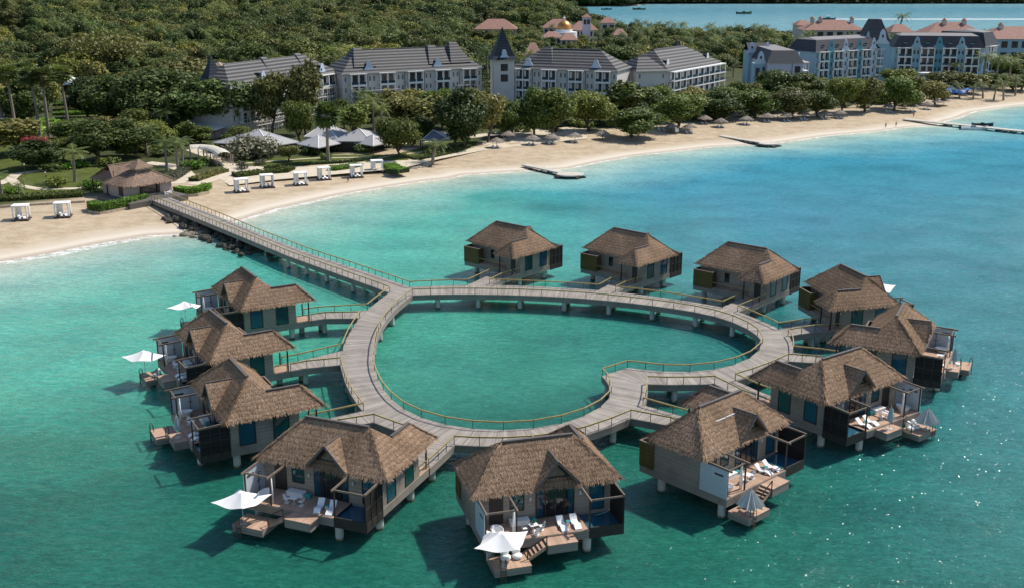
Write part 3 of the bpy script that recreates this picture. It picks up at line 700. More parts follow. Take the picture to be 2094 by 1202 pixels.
# the front villa's approach is hidden behind its roof
i = near_i(OUT, G(1095, 910, ZD)); straight_bridge('F2', OUT[i], OUT[i+1])
# ---------------------------------------------------------------- footbridge to the beach
ZB = 2.1
pn = [(797.3,598.3,ZD),(773,589,ZD),(678.9,555.3,2.65),(594.4,525.4,2.65),(518.2,493.6,2.65),(418.5,452.6,2.65),(372.8,434,2.6),(310.5,409.1,2.5)]
pf = [(837.8,587.4,ZD),(790,571,ZD),(741.2,554.5,2.65),(631.8,518.5,2.65),(536.2,481.1,2.65),(454.5,446.5,2.65),(379.7,417.4,2.6),(335.4,399.4,2.5)]
PN = [G(*p) for p in pn]; PF = [G(*p) for p in pf]
PN[0] = OUT[0].copy(); PF[0] = OUT[-1].copy()
pier = thing('shore_footbridge', 'long plank footbridge with bronze rails from the beach pavilion to the heart', 'footbridge')
b = MB(); acc = 0
def rs(L, n):
    return poly_at(L, 0, len(L)-1, n)
A, O = rs(PN, 60), rs(PF, 60)
for i in range(60):
    L = (A[i+1]-A[i]).length
    b.face((A[i], A[i+1], O[i+1], O[i]), uv=((acc,0),(acc+L,0),(acc+L,3),(acc,3))); acc += L
b.build('deck', M['deck_grey'], pier, recalc=False)
def skirt3(pts, out, name='edge_beam', h=.95):
    b = MB()
    for a, c in zip(pts[:-1], pts[1:]):
        d = (c-a).normalized(); o = Vector((d.y,-d.x,0))*.12*out; z = Vector((0,0,h)); e = Vector((0,0,.015))
        b.face((a-e+o, c-e+o, c-z+o, a-z+o)); b.face((a-e, c-e, c-e+o, a-e+o)); b.face((a-z, c-z, c-e, a-e)); b.face((a-z+o, c-z+o, c-z, a-z))
    b.build(name, M['fascia_boards'], pier)
skirt3(rs(PN, 24), -1); skirt3(rs(PF, 24), 1)
b = MB()
for i in range(60): b.face((A[i]-Vector((0,0,.85)), A[i+1]-Vector((0,0,.85)), O[i+1]-Vector((0,0,.85)), O[i]-Vector((0,0,.85))))
b.build('underside', M['fascia_boards'], pier, recalc=False)
railing(rs(PN, 28), pier, 2.0); railing(rs(PF, 26), pier, 2.0)
for f in (.06,.13,.20,.27,.34):
    for e in (.12,.88):
        p = A[int(f*60)].lerp(O[int(f*60)], e); b = MB(); b.tube([(p.x,p.y,-2),(p.x,p.y,ZD-.8)], .38, 12); b.build('pile', M['concrete_pile'], pier)
# ================================================================ things on the villa decks
def local_loc(k, u, v, z): return V2W(k, u, v, z)
def head(k): return R(POSES[k][3])
def mk_lounger():
    r = thing('sun_lounger', 'white moulded sun lounger', 'sun lounger')
    prof = [(-.98,.78),(-.80,.62),(-.55,.36),(-.30,.24),(-.05,.25),(.25,.36),(.50,.36),(.80,.20),(.98,.10)]
    b = MB()
    for (x0,z0),(x1,z1) in zip(prof[:-1], prof[1:]):
        b.face(((x0,-.34,z0),(x1,-.34,z1),(x1,.34,z1),(x0,.34,z0))); b.face(((x0,-.34,z0-.09),(x0,.34,z0-.09),(x1,.34,z1-.09),(x1,-.34,z1-.09)))
        for y in (-.34,.34): b.face(((x0,y,z0),(x1,y,z1),(x1,y,z1-.09),(x0,y,z0-.09)))
    b.build('shell', M['white_plastic'], r, smooth=False)
    b = MB(); b.box(-.45,-.2,-.3,.3,0,.17); b.box(.3,.52,-.3,.3,0,.28); b.build('foot', M['white_plastic'], r); return r
def mk_chair():
    r = thing('deck_chair', 'white moulded chair', 'chair')
    b = MB(); b.box(-.24,.24,-.23,.23,.42,.47); b.build('seat', M['white_plastic'], r)
    b = MB(); b.face(((-.24,-.22,.47),(-.24,.22,.47),(-.34,.18,.88),(-.34,-.18,.88))); b.face(((-.20,-.22,.47),(-.31,-.18,.88),(-.31,.18,.88),(-.20,.22,.47))); b.build('backrest', M['white_plastic'], r)
    b = MB(); b.face(((-.24,-.2,.44),(-.24,.2,.44),(.1,.2,.05),(.1,-.2,.05))); b.box(-.2,.24,-.22,.22,0,.05); b.build('base', M['white_plastic'], r); return r
def mk_table():
    r = thing('dining_table', 'white square table', 'table')
    b = MB(); b.box(-.42,.42,-.42,.42,.71,.75); b.build('table_top', M['white_plastic'], r)
    b = MB(); b.bar((0,0,.05),(0,0,.71),.07); b.box(-.28,.28,-.05,.05,0,.05); b.box(-.05,.05,-.28,.28,0,.05); b.build('pedestal', M['silver_fabric'], r); return r
def mk_stool():
    r = thing('side_table', 'small round table with a teal top', 'side table')
    b = MB(); b.lathe([(0,0),(.17,0),(.14,.2),(.2,.4)], n=14); b.build('base', M['white_plastic'], r)
    b = MB(); b.lathe([(0,.44),(.24,.44),(.24,.40),(0,.40)], n=16); b.build('table_top', M['teal_plastic'], r); return r
def mk_bench():
    r = thing('storage_bench', 'long white storage bench', 'bench')
    b = MB(); b.box(-.4,.4,-.95,.95,0,.44); b.build('base', M['white_paint'], r); b = MB(); b.box(-.42,.42,-.97,.97,.44,.5); b.build('cushion', M['white_fabric'], r); return r
def mk_pouf():
    b = MB(); b.lathe([(0,.42),(.3,.42),(.36,.36),(.36,.06),(.3,0),(0,0)], n=4); o = b.build('pouf', M['teal_plastic'], None); return tag(o, 'square teal pouf', 'pouf')
def mk_lounge_chair():
    r = thing('lounge_chair', 'low white cushioned lounge chair', 'lounge chair')
    b = MB(); b.lathe([(0,.05),(.42,.05),(.5,.2),(.46,.36),(.2,.42),(0,.42)], n=12); b.build('seat', M['white_fabric'], r, smooth=True)
    b = MB(); b.lathe([(0,.25),(.30,.2),(.42,.5),(.38,.85),(.2,1.0),(0,1.02)], c=(-.42,0,0), n=12, sx=.55); b.build('backrest', M['white_fabric'], r, smooth=True); return r
def parasol_canopy(rad, rise, p, tilt=0):
    b = MB(); na, nr = 48, 6; rows = []
    for i in range(1, nr+1):
        f = i/nr; row = []
        for k in range(na):
            a = 2*math.pi*k/na; c, s = abs(math.cos(a)), abs(math.sin(a)); r = rad * (c**p + s**p) ** (-1/p) * f
            edge = abs(math.sin(2*a)); row.append(b.P((r*math.cos(a), r*math.sin(a), rise*(1-f)**1.15 + .22*f*f*(1-edge) - .18*f*edge)))
        rows.append(row)
    top = b.P((0,0,rise*1.04))
    for k in range(na):
        b.f.append([top, rows[0][k], rows[0][(k+1)%na]]); b.mi.append(0)
        for i in range(nr-1): b.f.append([rows[i][k], rows[i+1][k], rows[i+1][(k+1)%na], rows[i][(k+1)%na]]); b.mi.append(0)
    return b
def mk_parasol():
    r = thing('parasol', 'open white parasol', 'parasol', group='open white parasols on the villa platforms')
    c = parasol_canopy(2.95, 1.0, .90); o = c.build('canopy', M['white_fabric'], r, smooth=True, loc=(0,0,2.4))
    b = MB(); b.tube([(0,0,.05),(0,0,3.1)], .035, 8); b.build('pole', M['silver_fabric'], r)
    b = MB()
    for k in range(4):
        a = k*math.pi/2; b.bar((.05*math.cos(a),.05*math.sin(a),2.6),(2.7*math.cos(a),2.7*math.sin(a),2.45),.03)
    b.build('rib', M['silver_fabric'], r)
    b = MB(); b.lathe([(0,.08),(.36,.06),(.38,0),(0,0)], n=18); b.build('base', M['concrete'], r); return r
def mk_closed(half):
    r = thing('closed_parasol', 'closed parasol', 'parasol')
    b = MB(); n = 20; rows = []
    prof = [(.03,2.75),(.12,2.55),(.20,2.0),(.27,1.4),(.30,1.0)] if not half else [(.03,2.7),(.25,2.45),(.60,1.9),(.95,1.35),(1.15,1.0)]
    for r_, z in prof: rows.append([b.P((r_*(1+(.28 if k%2 else -.28))*math.cos(2*math.pi*k/n), r_*(1+(.28 if k%2 else -.28))*math.sin(2*math.pi*k/n), z - (.18 if half and k%4==0 else 0)*(r_>.9))) for k in range(n)])
    for i in range(len(rows)-1):
        for k in range(n): b.f.append([rows[i][k],rows[i][(k+1)%n],rows[i+1][(k+1)%n],rows[i+1][k]]); b.mi.append(0)
    b.build('canopy', M['silver_fabric'] if half else M['closed_cloth'], r)
    b = MB(); b.tube([(0,0,.05),(0,0,2.9)], .035, 8); b.build('pole', M['silver_fabric'], r)
    b = MB(); b.lathe([(0,.08),(.36,.06),(.38,0),(0,0)], n=18); b.build('base', M['concrete'], r); return r
plain('closed_cloth', (.50,.54,.57), .8, .08)
PR = dict(lounger=Proto(mk_lounger()), chair=Proto(mk_chair()), table=Proto(mk_table()), stool=Proto(mk_stool()), bench=Proto(mk_bench()), pouf=Proto(mk_pouf()), soft=Proto(mk_lounge_chair()), parasol=Proto(mk_parasol()), closed=Proto(mk_closed(False)), half=Proto(mk_closed(True)))
VN = {'F1':'front left villa','F2':'frontmost villa','F3':'blue-screened villa','R1':'heart-notch villa','R2':'rightmost villa','R3':'upper right villa','L1':'farthest left-row villa','L2':'middle left-row villa','L3':'nearest left-row villa'}
GRP = dict(lounger='white loungers on villa decks', chair='white chairs at deck tables', table='white deck tables', stool='teal-topped side tables', bench='white benches by villa walls', pouf='teal poufs', soft='cushioned chairs on swim platforms', parasol='open white parasols on swim platforms', closed='closed parasols on bathing steps', half='half-folded parasols on swim platforms')
def put(kind, k, u, v, z, rot=0, label=''):
    m = POSES[k][0]
    return PR[kind].put(local_loc(k, u, v, z), head(k) + m*R(rot), label, group=GRP[kind])
for k in ('F1','F2','F3','R1','L3','L2'):
    n = VN[k]; tw = {'F1':14,'F3':6,'R1':-4}.get(k, 0)
    put('lounger', k, 1.0, 5.35, ZF, tw, f'white lounger on the deck of the {n}, the one nearer its table')
    put('lounger', k, 2.35, 5.35, ZF, tw, f'white lounger on the deck of the {n}, the one nearer its pool')
    put('stool', k, 1.68, 5.1, ZF, 0, f'teal-topped side table between the loungers of the {n}')
    put('table', k, -1.9, 5.35, ZF, 8, f'white square table on the deck of the {n}')
    for i, (du, dv, rr, nm) in enumerate(((-.85,0,90,'on its bath side'),(.85,0,-90,'on its lounger side'),(.1,.8,180,'on its water side'))):
        if i == 2 and k not in ('F2','R1'): continue
        put('chair', k, -1.9+du, 5.35+dv, ZF, rr, f'white chair at the deck table of the {n}, {nm}')
    put('bench', k, -2.75, 3.62, ZF, 0, f'white bench against the front wall of the {n}')
    put('pouf', k, -1.3, 3.6, ZF, 45, f'square teal pouf beside the bench of the {n}')
put('table', 'R2', -1.9, 5.35, ZF, 0, 'white square table on the deck of the rightmost villa')
put('lounger', 'R2', .6, 5.3, ZF, 0, 'white lounger on the deck of the rightmost villa')
put('table', 'L1', -1.9, 5.35, ZF, 0, 'white square table on the deck of the farthest left-row villa')
for k, rot in (('F1',40),('F2',18),('L2',65),('L1',10),('R3',35)):
    o = put('parasol', k, -5.75, 8.6, .76, rot, f'open white parasol on the swim platform of the {VN[k]}')
    if k == 'R3': o.location = local_loc('R3', -6.35, 8.9, .76); o.scale = (1.05,1.05,1.22); o.rotation_euler[2] = R(8)
    if k == 'F1': o.rotation_euler[1] = R(-6)
    if k == 'L1': o.rotation_euler[0] = R(12)
for k, l in (('L3','slim closed parasol on the bathing step of the nearest left-row villa'),('R1','slim closed parasol on the bathing step of the heart-notch villa'),('R2','slim closed parasol on the bathing step of the rightmost villa')):
    put('closed', k, .2, 7.35, 1.92, 0, l)
for k in ('F3','R1'): put('half', k, -5.6, 8.5, .76, 20, f'half-folded grey parasol on the swim platform of the {VN[k]}')
for k, us in (('F2',(-5.2,-4.1)),('F3',(-4.6,)),('R1',(-4.9,-3.9)),('R2',(-4.4,)),('L2',(-4.4,))):
    for i, u in enumerate(us):
        put('soft', k, u, 7.5, .76, 0, f'white cushioned chair on the swim platform of the {VN[k]}' + ('' if len(us) == 1 else (', nearer the ladder' if i == 0 else ', nearer the stair')))
b = MB(); b.lathe([(0,0),(.09,0),(.11,.14),(0,.14)], n=8); fp = thing('potted_plant', 'small green pot plant on the table of the frontmost villa', 'plant', V2W('F2', -1.9, 5.35, 2.85)); b.build('pot', M['white_plastic'], fp)
b = MB(); rr_ = np.random.default_rng(5)
for _ in range(60):
    d = Vector(rr_.normal(0,1,3)); d.z = abs(d.z); d.normalize(); q = Vector((0,0,.14)); e = q + d*rr_.uniform(.12,.26); s_ = d.cross(Vector((0,0,1))).normalized()*.04
    b.face((q-s_*.3, q+s_*.3, e+s_, e-s_))
plain('leaf_plain', (.06,.13,.03), .6, .4, 9); b.build('leaves', M['leaf_plain'], fp, recalc=False)
# ================================================================ foliage
def m_leaf(name, dark, light, warm, rand=.5):
    t = NT(name); g = t.n('ShaderNodeNewGeometry'); oi = t.n('ShaderNodeObjectInfo')
    c = t.ramp(g.outputs['Random Per Island'], [(0, dark), (.6, light), (1, tuple(min(1, x*1.35) for x in light))])
    pn = t.noise(oi.outputs['Location'], .011, 3, .6); c = t.mix(t.math('MULTIPLY', t.math('ADD', t.math('MULTIPLY', oi.outputs['Random'], .7), t.ramp(pn, [(.42, (0,0,0)), (.62, (.75,.75,.75))])), rand), c, warm)
    c = t.mix(.8, c, t.ramp(t.noise(oi.outputs['Location'], .017, 3, .6), [(.36, (.52,.62,.58)), (.5, (1,1,1)), (.62, (1.42,1.38,1.25))]), 'MULTIPLY')
    v = t.n('ShaderNodeTexWhiteNoise', noise_dimensions='1D'); t.l(oi.outputs['Random'], v.inputs['W'])
    c = t.mix(1.0, c, t.ramp(v.outputs[0], [(0, (.62,.66,.62)), (1, (1.35,1.3,1.25))]), 'MULTIPLY')
    tr = t.n('ShaderNodeBsdfTranslucent'); t.l(c, tr.inputs[0]); mx = t.n('ShaderNodeMixShader'); mx.inputs[0].default_value = .22
    t.set(c, .55, None, 0, .3); t.l(t.b.outputs[0], mx.inputs[1]); t.l(tr.outputs[0], mx.inputs[2]); t.l(mx.outputs[0], t.out.inputs[0]); M[name] = t.m
m_leaf('leaf_green', (0.043,0.069,0.017), (0.122,0.180,0.036), (0.209,0.205,0.041))
m_leaf('leaf_dark', (0.024,0.045,0.016), (0.081,0.127,0.033), (0.115,0.138,0.033))
m_leaf('leaf_olive', (0.058,0.069,0.018), (0.177,0.183,0.049), (0.249,0.218,0.073))
m_leaf('leaf_yellow', (.10,.11,.02), (.26,.255,.05), (.28,.27,.05), .3)
m_leaf('leaf_hedge', (0.051,0.119,0.014), (0.170,0.323,0.037), (0.238,0.340,0.034), .2)
m_leaf('leaf_grey', (.06,.065,.04), (.16,.165,.115), (.20,.18,.12), .3)
m_leaf('leaf_palm', (0.031,0.062,0.018), (0.116,0.178,0.047), (0.217,0.217,0.062), .4)
m_leaf('leaf_forest', (0.048,0.072,0.023), (0.134,0.176,0.052), (0.241,0.226,0.065), .55)
m_leaf('flower_red', (.16,.012,.03), (.42,.03,.07), (.40,.06,.05), .2)
m_leaf('dry_frond', (.12,.09,.05), (.28,.21,.12), (.3,.22,.12), .2)
plain('bark', (.10,.075,.055), .9, .35, 3, bump=.4); plain('palm_bark', (.25,.205,.16), .9, .25, 4, bump=.4)
def quad_mesh(name, Cn, N, size, r, mat, asp=.62):
    """leaf sprays: quads at centres Cn facing N"""
    n = len(Cn); ref = r.normal(size=(n, 3)); a = np.cross(N, ref); a /= np.linalg.norm(a, axis=1)[:, None] + 1e-9; b = np.cross(N, a)
    sz = size * r.uniform(.6, 1.35, n)[:, None]; a = a * sz; b = b * sz * asp
    bend = N * sz * .25
    V = np.stack([Cn - a, Cn + b*.9 + bend, Cn + a, Cn - b*.9 + bend], 1).reshape(-1, 3)
    me = bpy.data.meshes.new(name); me.vertices.add(len(V)); me.vertices.foreach_set('co', V.astype(np.float32).ravel())
    me.loops.add(n*4); me.loops.foreach_set('vertex_index', np.arange(n*4, dtype=np.int32)); me.polygons.add(n); me.polygons.foreach_set('loop_start', np.arange(0, n*4, 4, dtype=np.int32))
    me.update(calc_edges=True); me.materials.append(mat); return me
def crown_points(r, clumps, per, cr, flat=.75):
    """clumps: list of (x,y,z,radius)"""
    Cs, Ns = [], []
    for (x, y, z, q) in clumps:
        k = int(per * q * q); d = r.normal(size=(k, 3)); d /= np.linalg.norm(d, axis=1)[:, None]
        rad = q * (r.random(k) ** .35)[:, None] * (1 + .18*r.normal(size=(k,1)))
        Cs.append(np.array([x, y, z]) + d * rad * np.array([1, 1, flat])); Ns.append(1.0*d + .72*r.normal(size=(k,3)) + np.array([0,0,.40]))
    Cn = np.vstack(Cs); N = np.vstack(Ns); N /= np.linalg.norm(N, axis=1)[:, None]; return Cn, N
def tree_proto(kind, seed, H=10., W=9., trunk_h=.3, per=26, leaf='leaf_green', size=.42, nclump=16, flat=.7, dense=1., name='broadleaf_tree'):
    """crown of leaf clumps carried by limbs; built at real size H x W"""
    r = np.random.default_rng(seed)
    o = thing(name, kind, 'tree')
    cz = H*(trunk_h + (1-trunk_h)*.5); ch = H*(1-trunk_h)*.5
    cl = []
    for i in range(nclump):
        d = r.normal(size=3); d /= np.linalg.norm(d); f = r.uniform(.25,.74) if i else .1
        q = W/2 * r.uniform(.32,.50); cl.append((d[0]*f*W/2, d[1]*f*W/2, cz + d[2]*f*ch*.95, q))
    Cn, N = crown_points(r, cl, per*dense*4/ max(1,(W/9))**1.0, W/2, flat)
    keep = Cn[:, 2] > H*trunk_h*.55; Cn, N = Cn[keep], N[keep]
    me = quad_mesh('crown', Cn, N, size, r, M[leaf]); link('crown', me, o)
    b = MB(); top = H*(trunk_h+.25); lean = r.normal(0,.4,2)
    b.tube([(0,0,-.3),(lean[0]*.3,lean[1]*.3,H*trunk_h*.5),(lean[0],lean[1],H*trunk_h)], [W*.035,W*.028,W*.022], 8, False)
    for (x, y, z, q) in cl[1:9]:
        b.tube([(lean[0],lean[1],H*trunk_h*.95),((lean[0]+x)*.5,(lean[1]+y)*.5,(H*trunk_h+z)*.5-.2),(x,y,z)], [W*.017,W*.012,W*.005], 6, False)
    b.build('trunk', M['bark'], o, smooth=True, recalc=False); return o
def frond(b, base, az, L, droop, up, nl=11, wl=.55, tipdrop=1.0):
    """feather palm leaf: midrib plus leaflets"""
    pts = []; ca, sa = math.cos(az), math.sin(az)
    for i in range(nl+1):
        f = i/nl; rr = L*(f*.95); z = up*f*L - droop*(f**2.0)*L
        pts.append(Vector((base[0]+ca*rr*(1-.12*f), base[1]+sa*rr*(1-.12*f), base[2]+z)))
    side = Vector((-sa, ca, 0))
    for i in range(nl):
        a, c = pts[i], pts[i+1]
        b.face((a-side*.05, c-side*.05, c+side*.05, a+side*.05))
        if i == 0: continue
        f = i/nl; ll = wl*L*.42*math.sin(math.pi*min(1,f*.85+.12)); d = (c-a).normalized()
        for s_ in (-1, 1):
            e = a + side*s_*ll + d*ll*.5 - Vector((0,0,ll*.38)); wv = d*max(.10, L*.045)
            b.face((a, a+wv, e+wv*.3, e-wv*.1))
def palm_proto(kind, seed, H=11., n=22, L=3.2, skirt=False, fan=False, leaf='leaf_palm', r0=.26, name='palm_tree', lean=.3):
    r = np.random.default_rng(seed); o = thing(name, kind, 'palm')
    b = MB(); lx, ly = r.normal(0, lean, 2)
    b.tube([(0,0,-.3),(lx*.2,ly*.2,H*.35),(lx*.6,ly*.6,H*.7),(lx,ly,H)], [r0*1.3,r0,r0*.85,r0*.75], 8, False); b.build('trunk', M['palm_bark'], o, smooth=True, recalc=False)
    b = MB(); base = (lx, ly, H)
    for k in range(n):
        az = 2*math.pi*(k*.381966) + r.normal(0,.15); el = (k+.5)/n
        if fan:
            # fan leaf: stalk and a pleated disc
            ang = R(78 - 125*el); d = Vector((math.cos(az)*math.cos(ang), math.sin(az)*math.cos(ang), math.sin(ang))); p = Vector(base) + d*L*.45
            sd_ = d.cross(Vector((0,0,1)));
            if sd_.length < .1: sd_ = Vector((1,0,0))
            sd_.normalize(); u = sd_.cross(d)
            b.face((Vector(base)-sd_*.04, Vector(base)+sd_*.04, p+sd_*.04, p-sd_*.04))
            for j in range(9):
                q = R(-100 + 25*j); e = p + (d*math.cos(q) + sd_*math.sin(q))*L*.55*r.uniform(.85,1.1) - Vector((0,0,.12*L*r.random())) + u*.06*(j%2); w = (sd_*math.cos(q) - d*math.sin(q))*L*.085
                b.face((p, p+ (e-p)*.55 + w, e, p+(e-p)*.55 - w))
        else:
            frond(b, base, az, L*r.uniform(.85,1.1), .35+.75*el, .95-1.0*el, nl=10)
    b.build('crown', M[leaf], o, recalc=False)
    if skirt:
        b = MB()
        for k in range(16):
            az = r.uniform(0,6.28); p = Vector((lx+.25*math.cos(az), ly+.25*math.sin(az), H-.2-r.random()*1.2)); e = p + Vector((math.cos(az)*.75,math.sin(az)*.75,-1.0*r.uniform(.7,1.2))); w = Vector((-math.sin(az),math.cos(az),0))*.35
            b.face((p-w*.4,p+w*.4,e+w,e-w))
        b.build('dead_fronds', M['dry_frond'], o, recalc=False)
    return o
def bush_proto(kind, seed, W=2.6, H=1.6, leaf='leaf_green', size=.22, n=8, per=60, name='shrub'):
    r = np.random.default_rng(seed); o = thing(name, kind, 'shrub')
    cl = [(r.normal(0,.26)*W/1.4, r.normal(0,.26)*W/1.4, H*r.uniform(.35,.62), W*.30*r.uniform(.7,1.1)) for _ in range(n)]
    Cn, N = crown_points(r, cl, per, W/2, .8); k = Cn[:,2] > .02
    link('foliage', quad_mesh('foliage', Cn[k], N[k], size, r, M[leaf]), o)
    b = MB()
    for i in range(3): b.tube([(0,0,-.1),(cl[i][0]*.6,cl[i][1]*.6,cl[i][2])], [.05,.02], 5, False)
    b.build('stem', M['bark'], o, recalc=False); return o
TP = {
 'round': Proto(tree_proto('t', 1, 10, 9, .13, 62, 'leaf_green', .27)),
 'round2': Proto(tree_proto('t', 2, 10, 9, .11, 62, 'leaf_green', .27, 20, .8)),
 'dark': Proto(tree_proto('t', 3, 11, 9, .12, 60, 'leaf_dark', .29, 20, .85)),
 'dark2': Proto(tree_proto('t', 4, 11, 10, .14, 60, 'leaf_dark', .29, 24, .65)),
 'olive': Proto(tree_proto('t', 5, 10, 8, .22, 32, 'leaf_olive', .30, 18, .75)),
 'olive2': Proto(tree_proto('t', 6, 10, 9, .18, 30, 'leaf_olive', .32, 20, .8)),
 'yellow': Proto(tree_proto('t', 7, 9, 10, .12, 40, 'leaf_yellow', .40, 22, .8)),
 'slim': Proto(tree_proto('t', 8, 10, 5.5, .28, 34, 'leaf_green', .32, 14, 1.0)),
 'forest1': Proto(tree_proto('t', 11, 11, 11, .08, 44, 'leaf_forest', .40, 20, .75)),
 'forest2': Proto(tree_proto('t', 12, 10, 9, .08, 44, 'leaf_forest', .38, 16, .9)),
 'forest3': Proto(tree_proto('t', 13, 12, 10, .08, 44, 'leaf_dark', .40, 18, .8)),
 'forest4': Proto(tree_proto('t', 14, 9, 9, .08, 40, 'leaf_olive', .38, 18, .8)),
 'bare': Proto(tree_proto('t', 15, 12, 16, .25, 5, 'leaf_olive', .35, 26, .6, name='bare_tree')),
 'fan': Proto(palm_proto('p', 21, 14, 40, 2.7, True, True, r0=.24)),
 'sabal': Proto(palm_proto('p', 22, 8, 60, 3.2, False, True, r0=.3)),
 'royal': Proto(palm_proto('p', 23, 11, 20, 3.6)),
 'coco': Proto(palm_proto('p', 24, 7, 18, 3.3, lean=.9)),
 'small': Proto(palm_proto('p', 25, 4, 16, 2.4, r0=.16)),
 'goldpalm': Proto(palm_proto('p', 26, 3.2, 20, 3.0, leaf='leaf_hedge', r0=.2)),
 'bush': Proto(bush_proto('b', 31)), 'bush2': Proto(bush_proto('b', 32, 3.2, 1.8, 'leaf_hedge')), 'bushgrey': Proto(bush_proto('b', 33, 3, 1.6, 'leaf_grey')),
 'bushdark': Proto(bush_proto('b', 34, 3, 1.8, 'leaf_dark')), 'bigbush': Proto(bush_proto('b', 35, 7, 4.2, 'leaf_grey', .32, 16, 40)),
}
TH = dict(round=(10,9), round2=(10,9), dark=(11,9), dark2=(11,10), olive=(10,8), olive2=(10,9), yellow=(9,10), slim=(10,5.5), forest1=(11,11), forest2=(10,9), forest3=(12,10), forest4=(9,9), bare=(12,16), fan=(14.8,4.6), sabal=(9.6,5.5), royal=(12.4,6), coco=(8,6), small=(4.8,4.2), goldpalm=(4.5,5.5), bush=(1.9,2.6), bush2=(2.2,3.4), bushgrey=(2,3.1), bushdark=(2.2,3.1), bigbush=(4.8,7.5))
for _k, _p in TP.items():
    _z, _w = 0, 0
    for _c in _p.o.children:
        if _c.name.split('.')[0] in ('crown','foliage','dead_fronds'):
            _a = np.empty(len(_c.data.vertices)*3, np.float32); _c.data.vertices.foreach_get('co', _a); _a = _a.reshape(-1,3)
            _z = max(_z, float(np.percentile(_a[:,2], 99.5))); _w = max(_w, float(np.percentile(_a[:,0], 98.5)-np.percentile(_a[:,0], 1.5)+np.percentile(_a[:,1], 98.5)-np.percentile(_a[:,1], 1.5))/2)
    TH[_k] = (_z, _w)
def GS(px, py):
    z = 1.5
    for _ in range(5): p = G(px, py, z); z = gz(p.x, p.y)
    return G(px, py, z)
TREES_PLACED = []
def plant(kind, px, py, hpx, wpx, label, group=None, rz=None):
    """tree rooted at a photo point, hpx tall and wpx wide there"""
    p = GS(px, py); m = MPP(p); H0, W0 = TH[kind]
    sz = hpx * m / H0 / math.cos(math.atan2(HCAM, p.y)) ; sx = wpx * m / W0
    o = TP[kind].put(p, rz if rz is not None else (px*1.7 + py) % 6.28, label, (sx, sx, sz), group)
    TREES_PLACED.append((p.x, p.y, sx*W0/2)); return o
# ================================================================ gardens and beach
plain('lawn', (.080,.100,.024), .95, .28, .35, spec=.1, detail=8); plain('path_sand', (.56,.49,.38), .95, .12, .8, spec=.1); plain('stone', (.42,.34,.25), .9, .35, 1.6, bump=.5, detail=8)
plain('rock', (.22,.19,.145), .95, .45, 1.3, bump=.6, detail=8); plain('rock_dark', (.055,.052,.04), .9, .45, 1.3, bump=.6, detail=8); plain('stucco', (.36,.29,.25), .9, .08, 1)
plain('awning', (.36,.355,.36), .6, .06, .4); plain('awning_beige', (.58,.54,.46), .7, .06, .6); plain('tin_white', (.78,.79,.80), .45, .08, .5); plain('tin_blue', (.13,.15,.20), .45, .12, .5)
plain('wood_red', (.045,.022,.015), .6, .3); plain('rug', (.06,.045,.04), .9, .2); plain('skin', (.25,.14,.09), .6, .05); plain('cloth_dark', (.03,.03,.04), .8, .1); plain('cloth_red', (.5,.05,.06), .8, .1); plain('blue_canvas', (.02,.15,.50), .7, .1); plain('brick_red', (.30,.15,.09), .9, .25, 2)
def sheet(name, pts, mat, dz=.02, label=None):
    """flat ground covering following the land"""
    P_ = [GS(*p) for p in pts]; me = bpy.data.meshes.new(name); bm = bmesh.new()
    f = bm.faces.new([bm.verts.new((p.x, p.y, 1.6+dz)) for p in P_]); bmesh.ops.triangulate(bm, faces=[f])
    bm.to_mesh(me); bm.free(); me.materials.append(M[mat]); return struct(link(name, me), label)
def band(name, pts, wm, mat, dz=.03, label=None):
    """path of width wm metres along photo points"""
    P_ = [GS(*p) for p in pts]; b = MB(); n = len(P_); L, Rr = [], []
    for i, p in enumerate(P_):
        d = P_[min(i+1,n-1)] - P_[max(i-1,0)]; d.z = 0; d.normalize(); s_ = Vector((d.y,-d.x,0))*wm/2; L.append(p-s_); Rr.append(p+s_)
    for i in range(n-1): b.face([(q.x,q.y,1.6+dz) for q in (L[i],L[i+1],Rr[i+1],Rr[i])])
    return struct(b.build(name, M[mat], None, recalc=False), label)
sheet('lawn', [(-160,296),(60,292),(150,318),(205,346),(205,388),(150,392),(60,404),(-200,424)], 'lawn', .02, 'clipped green lawn at the left')
sheet('lawn', [(465,326),(498,323),(560,324),(690,318),(760,316),(832,322),(836,331),(745,332),(600,337),(540,342),(500,338)], 'lawn', .02, 'green lawn behind the white gazebos')
sheet('lawn', [(800,318),(855,304),(950,283),(978,289),(972,302),(930,311),(850,325)], 'lawn', .02, 'lawn around the blue-roofed gazebo')
sheet('lawn', [(110,245),(200,230),(330,235),(300,262),(180,268),(110,262)], 'lawn', .02, 'grass strip between the left trees')
sheet('path', [(585,340),(760,331),(840,329),(862,332),(930,309),(975,300),(990,292),(1080,270),(1200,262),(1200,285),(1000,306),(900,330),(820,352),(560,372),(470,382),(440,360),(470,340)], 'path_sand', .012, 'sandy strip behind the gazebos')
band('path', [(-60,384),(0,376),(22,366),(34,356),(70,351),(100,347)], 3.0, 'path_sand', .03, 'pale path looping through the left lawn')
band('path', [(22,366),(36,379),(80,387),(150,386),(205,383)], 2.4, 'path_sand', .034, 'pale path to the pavilion')
band('path', [(300,333),(345,338),(372,347),(385,360),(360,376)], 4, 'path_sand', .03, 'paved path behind the pavilion')
band('path', [(395,378),(430,368),(468,356),(474,342),(455,330),(425,318),(392,306)], 4.2, 'path_sand', .038, 'pale path from the beach to the arched walkway')
band('path', [(480,336),(560,330),(640,324),(760,322)], 1.2, 'path_sand', .04, 'narrow path across the lawn')
band('path', [(760,300),(830,292),(960,280),(1080,268),(1180,262)], 6, 'path_sand', .03, 'sandy promenade behind the beach trees')
